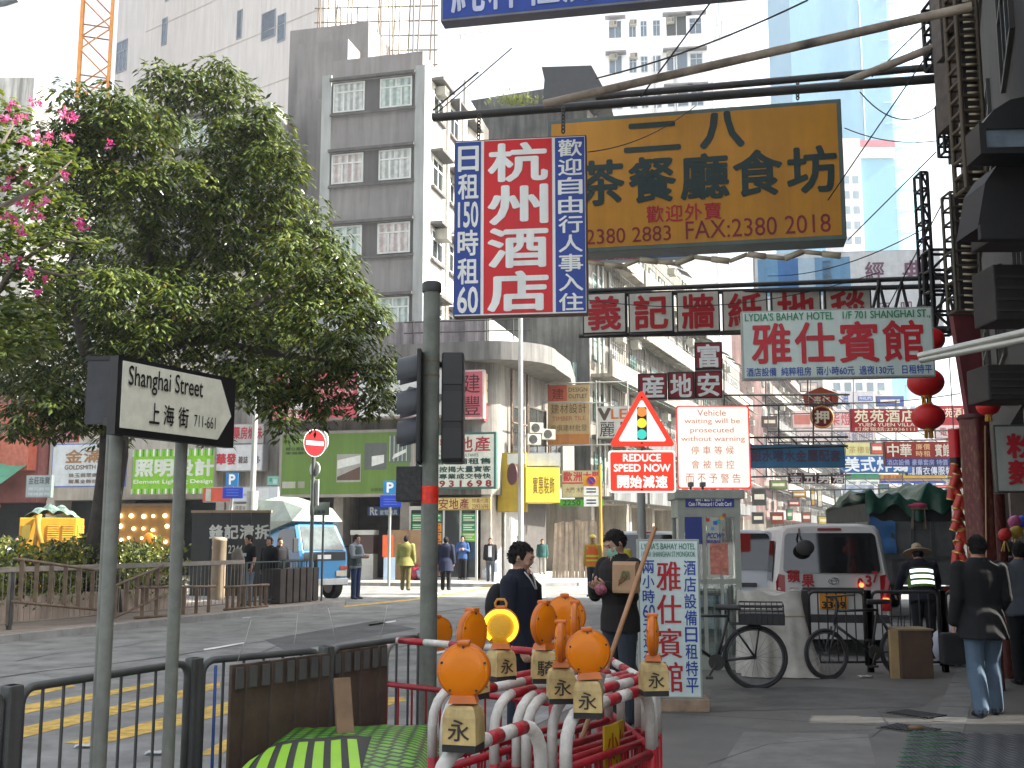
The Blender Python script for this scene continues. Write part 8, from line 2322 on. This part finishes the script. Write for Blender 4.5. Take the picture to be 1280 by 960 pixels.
mb = MB(); mb.sph((0, 0, 0), (.16, .13, .28), 14, 10, f=lambda d: d * (1 + .12 * sin(d[0] * 9 + d[2] * 6)))
tag(mb.build('folded_jacket', fab('#6f6a60'), loc=(q.x, q.y, 1.12)), 'crumpled grey jacket hanging over the arm of the man in the black T shirt', 'jacket')
isl('woman in black with bobbed hair beside the man in the T shirt', 337, -20, 1.68, '#0f0e10', '#25303a', 1.35, hair='bob', jacket=1.15)
isl('man in dark clothes half hidden behind the woman with bobbed hair', 350, 25, 1.66, '#141318', '#20242c', 2.3)
isl('seated man in dark clothes whose head shows above the hedge below the generator', 70, 20, 1.35, '#1c1e26', '#1c1e26', 4.2)
isl('grey haired man whose head shows above the hedge beside the tree trunk', 88, 15, 1.42, '#23262e', '#1c1e26', 4.0, hairm=C('#8f8a84', .6))
isl('bald old man whose head shows above the hedge near the saloon car', 214, 100, 1.34, '#8a8d94', '#1c1e26', 4.2, hair=None)
for px, Y, c, l_ in ((1262, 13.6, '#23252c', 'person in dark clothes deep in the arcade'), (1274, 12.6, '#5a6068', 'person in a pale grey hooded top at the right edge of the arcade')):
    q = at(px, 690, Y); person(l_, (q.x, Y, 0), 175, 1.62, top=c, bot='#17181c', vox=.018, jacket=1.2)
for px, Y, c, yw, l_ in ((20, 40, '#23262a', 20, 'dim figure under the green awning at far left'), (8, 41, '#2a2420', 60, 'dim figure at the very left edge under the green awning')):
    q = at(px, 690, Y); person(l_, (q.x, Y, 0), yw, 1.7, top=c, bot='#17181c', vox=.022)
# ============================================================ trees and hedge
def leaf(mb, p, d, up, L, w, bend=.25, n=None):
    """one folded leaf: 6 verts, 4 faces"""
    sd = d.cross(up)
    if sd.length < 1e-4: sd = d.orthogonal()
    sd.normalize(); nn = sd.cross(d)
    o = len(mb.v)
    m = p + d * (L * .5) + nn * (L * .06); e = p + d * L - nn * (L * bend * .5)
    mb.v += [tuple(p), tuple(m + sd * w - nn * w * .35), tuple(m), tuple(m - sd * w - nn * w * .35), tuple(e)]
    for f in ((0, 1, 2), (0, 2, 3), (1, 4, 2), (2, 4, 3)):
        mb.f.append([o + i for i in f]); mb.mi.append(mb.c); mb.sm.append(False)
def rv(rn):
    while True:
        v = V((rn.uniform(-1, 1), rn.uniform(-1, 1), rn.uniform(-1, 1)))
        if .05 < v.length < 1: return v.normalized()
leafm = [leafmat('leaf_a', (.068, .096, .021), .22, .18), leafmat('leaf_b', (.098, .128, .026), .2, .2), leafmat('leaf_c', (.038, .057, .017), .25, .15), leafmat('leaf_d', (.15, .165, .035), .22, .22), leafmat('leaf_old', (.12, .075, .02), .5, .2)]
def crown(mb, clumps, Y, nper, L, w, rn, wts, droop=.5, k=14, dspread=2.4, sub=.13):
    """clumps hold tufts; a tuft is a small umbrella of drooping leaves round a twig end"""
    for (px, py, r) in clumps:
        c = at(px, py, Y + rn.uniform(-dspread, dspread)); rm = r * Y / FPX
        for i in range(int(nper * (r / 55) ** 2)):
            d = rv(rn); rad = rm * (rn.random() ** .3)
            q = c + V((d.x * rad, d.y * rad * 1.1, d.z * rad * .85))
            tr_ = sub * rn.uniform(.7, 1.3)
            for j in range(k):
                e = rv(rn); e.z = abs(e.z) * .8 - .15
                mb.c = rn.choices(range(len(wts)), wts)[0]
                ld = (e * .9 + V((0, 0, -droop * rn.uniform(.6, 1.4)))).normalized()
                leaf(mb, q + e * tr_, ld, V((0, 0, 1)) + rv(rn) * .35, L * rn.uniform(.7, 1.2), w * rn.uniform(.8, 1.2))
rn = random.Random(21)
YT = 24
tr_ = thing('street_tree', 'big dark green street tree with a leaning trunk behind the street name plate', 'tree', (at(132, 700, YT).x, YT, 0))
tx = tr_.location.x
cl = [(118, 140, 48), (85, 175, 40), (165, 160, 45), (215, 115, 38), (270, 120, 50), (200, 160, 42), (315, 160, 42), (345, 215, 42), (290, 200, 60), (235, 235, 45), (165, 235, 60), (110, 215, 50), (85, 275, 52), (150, 310, 65), (225, 305, 70), (300, 280, 70), (360, 275, 50), (405, 320, 38), (435, 365, 36), (380, 345, 58), (320, 370, 68), (250, 385, 65), (175, 385, 62), (100, 370, 58), (40, 400, 52), (60, 455, 52), (20, 470, 55), (110, 500, 52), (60, 515, 48), (0, 430, 50), (130, 440, 50), (25, 530, 25), (165, 450, 48), (235, 440, 45), (300, 430, 52), (355, 430, 52), (410, 410, 46), (455, 400, 32), (440, 455, 42), (385, 480, 45), (330, 490, 40), (475, 470, 28), (490, 500, 20), (455, 505, 26), (400, 520, 20), (350, 520, 18), (290, 480, 30), (270, 545, 10), (360, 540, 14), (140, 545, 22), (165, 535, 16)]
mb = MB()
crown(mb, cl, YT, 84, .205, .037, rn, [4, 3, 4, 1.2, .12], sub=.25, k=22, droop=.6)
mb.v = [(v[0] - tx, v[1] - YT, v[2]) for v in mb.v]
mb.build('crown', leafm, tr_)
bark = mat('bark', (.045, .036, .028), .9, var=.4, sc=6, bump=.6, streak=.3)
def tp(px, py, dy=0): p = at(px, py, YT + dy); return (p.x - tx, dy, p.z)
mb = MB()
mb.tube([(0, 0, -.1), tp(126, 690), tp(135, 620), tp(142, 570), tp(143, 530), tp(140, 500)], [.42, .34, .30, .31, .30, .24], 14)
for pts, rr in (([tp(142, 560), tp(152, 520, .3), tp(175, 450, .5), tp(180, 380, .8), tp(190, 300, .6), tp(205, 210, .5)], [.28, .24, .2, .15, .1, .04]), ([tp(142, 555), tp(130, 500, -.4), tp(105, 430, -.7), tp(90, 350, -.5), tp(95, 250, 0)], [.26, .2, .16, .11, .04]), ([tp(175, 450, .5), tp(215, 430, .2), tp(260, 425, -.3), tp(320, 380, -.5), tp(380, 350, 0)], [.16, .14, .12, .08, .03]), ([tp(180, 380, .8), tp(225, 340, 1), tp(275, 270, 1), tp(310, 200, .8)], [.13, .11, .08, .03]), ([tp(260, 425, -.3), tp(330, 440, -.6), tp(410, 450, -.6), tp(470, 470, -.3)], [.1, .08, .06, .02]), ([tp(190, 300, .6), tp(150, 250, .4), tp(130, 170, .2)], [.09, .06, .02])):
    mb.tube(pts, rr, 8)
mb.build('trunk', bark, tr_)
# flowering orchid tree in front at left
YO = 15
ot = thing('orchid_tree', 'flowering tree with rounded yellow green leaves and magenta blossoms leaning in at the left edge', 'tree', (at(-60, 700, YO).x, YO, 0))
ox = ot.location.x
om = [leafmat('orchid_leaf_a', (.075, .105, .025), .45, .35), leafmat('orchid_leaf_b', (.11, .135, .035), .45, .4), leafmat('orchid_leaf_c', (.045, .07, .022), .45, .3), leafmat('orchid_leaf_pale', (.19, .21, .10), .5, .4)]
fl_m = [leafmat('petal_a', (.50, .045, .27), .5, .35), leafmat('petal_b', (.58, .15, .42), .5, .35)]
oc = [(15, 185, 34), (-20, 150, 50), (45, 215, 34), (80, 200, 22), (20, 245, 45), (70, 255, 34), (-15, 300, 60), (35, 310, 45), (75, 300, 28), (105, 305, 20), (128, 308, 14), (30, 360, 45), (80, 345, 22), (98, 345, 14), (10, 420, 45), (-20, 400, 50), (40, 405, 30), (10, 140, 20)]
mb = MB()
crown(mb, oc, YO, 70, .115, .05, rn, [4, 3, 4, 1], droop=.4, k=7, dspread=1.2, sub=.12)
mb.v = [(v[0] - ox, v[1] - YO, v[2]) for v in mb.v]; mb.build('crown', om, ot)
mb = MB()
for (px, py, n_) in ((15, 130, 5), (38, 128, 4), (45, 130, 3), (5, 150, 6), (20, 150, 6), (32, 145, 5), (80, 142, 5), (92, 145, 6), (90, 150, 4), (30, 178, 5), (52, 172, 6), (60, 174, 6), (84, 172, 5), (28, 212, 4), (35, 232, 4), (98, 278, 8), (104, 284, 6), (78, 219, 5), (54, 253, 5), (28, 253, 6), (38, 262, 5), (5, 270, 4), (18, 275, 6), (26, 290, 5), (48, 270, 4), (4, 325, 5), (38, 338, 5), (42, 345, 4), (22, 328, 3), (60, 350, 3), (140, 182, 3), (12, 222, 4), (10, 238, 4), (48, 362, 3)):
    for i in range(n_):
        c = at(px + rn.uniform(-6, 6), py + rn.uniform(-5, 5), YO - 1.0 + rn.uniform(-.3, .3))
        mb.c = rn.randrange(2)
        for j in range(5): leaf(mb, c, (rv(rn) + V((0, -.5, .2))).normalized(), rv(rn), .065, .017)
mb.v = [(v[0] - ox, v[1] - YO, v[2]) for v in mb.v]; mb.build('blossom', fl_m, ot)
mb = MB()
def to(px, py, dy=0): p = at(px, py, YO + dy); return (p.x - ox, dy, p.z)
for pts, rr in (([(0, 0, 0), to(-50, 500), to(-40, 350)], [.16, .13, .09]), ([to(-45, 430), to(20, 330), to(80, 345), to(110, 340)], [.06, .04, .02, .008]), ([to(-40, 350), to(0, 260), to(60, 230), to(90, 200)], [.07, .05, .03, .008]), ([to(-40, 350), to(-10, 200), to(20, 150)], [.07, .04, .01]), ([to(20, 330), to(70, 300), to(130, 306)], [.035, .02, .006])): mb.tube(pts, rr, 7)
mb.build('trunk', mat('orchid_bark', (.12, .10, .08), .9, var=.3, sc=6, bump=.4), ot)
# hedge on the island
hm = [leafmat('hedge_a', (.15, .18, .04), .4, .3), leafmat('hedge_b', (.20, .21, .06), .4, .3), leafmat('hedge_c', (.05, .07, .022), .4, .2)]
mb = MB()
h0 = K0 - kd * 5 + kn * 2.6; hl = (K1 - K0).length + 1.2
for i in range(7500):
    u = rn.random() * hl; v = rn.gauss(0, .42)
    top = 1.72 + .12 * sin(u * 2.1) + .08 * sin(u * 5.3)
    z = rn.uniform(.6, top) - abs(v) * .25
    p = h0 + kd * u + kn * v + V((0, 0, z))
    mb.c = rn.choices((0, 1, 2), (3, 2, 3))[0]
    for j in range(3): leaf(mb, p + rv(rn) * .05, (rv(rn) + V((0, 0, .35))).normalized(), rv(rn), .12, .03)
hb_o = mb.build('hedge', hm); tag(hb_o, 'low clipped yellow green hedge growing in the island planter behind the railing', 'hedge')
mb = MB()
mb.slab([(q.x, q.y) for q in (h0 - kn * .7, h0 + kd * hl - kn * .7, h0 + kd * hl + kn * .7, h0 + kn * .7)], 0, .5)
tag(mb.build('planter_wall', mat('planter', (.42, .33, .27), .8, var=.2, sc=2, streak=.3)), 'low pinkish concrete planter wall that holds the hedge on the island', 'planter')
# weeds on the stained roof
mb = MB()
for i in range(260):
    c = at(645 + rn.gauss(0, 14), 128 + rn.gauss(0, 4), 53); leaf(mb, c, (rv(rn) + V((0, 0, 1))).normalized(), rv(rn), .3, .04)
tag(mb.build('roof_weeds', hm), 'tuft of pale weeds growing on the roof of the stained tenement', 'weeds')
finish_people()
# ============================================================ hazy city air
hzm = bpy.data.materials.new('haze_air'); hzm.use_nodes = True
n_ = hzm.node_tree; n_.nodes.clear()
o_ = n_.nodes.new('ShaderNodeOutputMaterial'); v_ = n_.nodes.new('ShaderNodeVolumePrincipled')
v_.inputs['Color'].default_value = (.86, .92, 1, 1); v_.inputs['Density'].default_value = .0006; v_.inputs['Anisotropy'].default_value = .3
n_.links.new(v_.outputs[0], o_.inputs['Volume'])
tag(MB().box(-320, -120, ZR - 1, 320, 420, 156).build('haze', hzm), kind='stuff')
scn.cycles.volume_bounces = 0
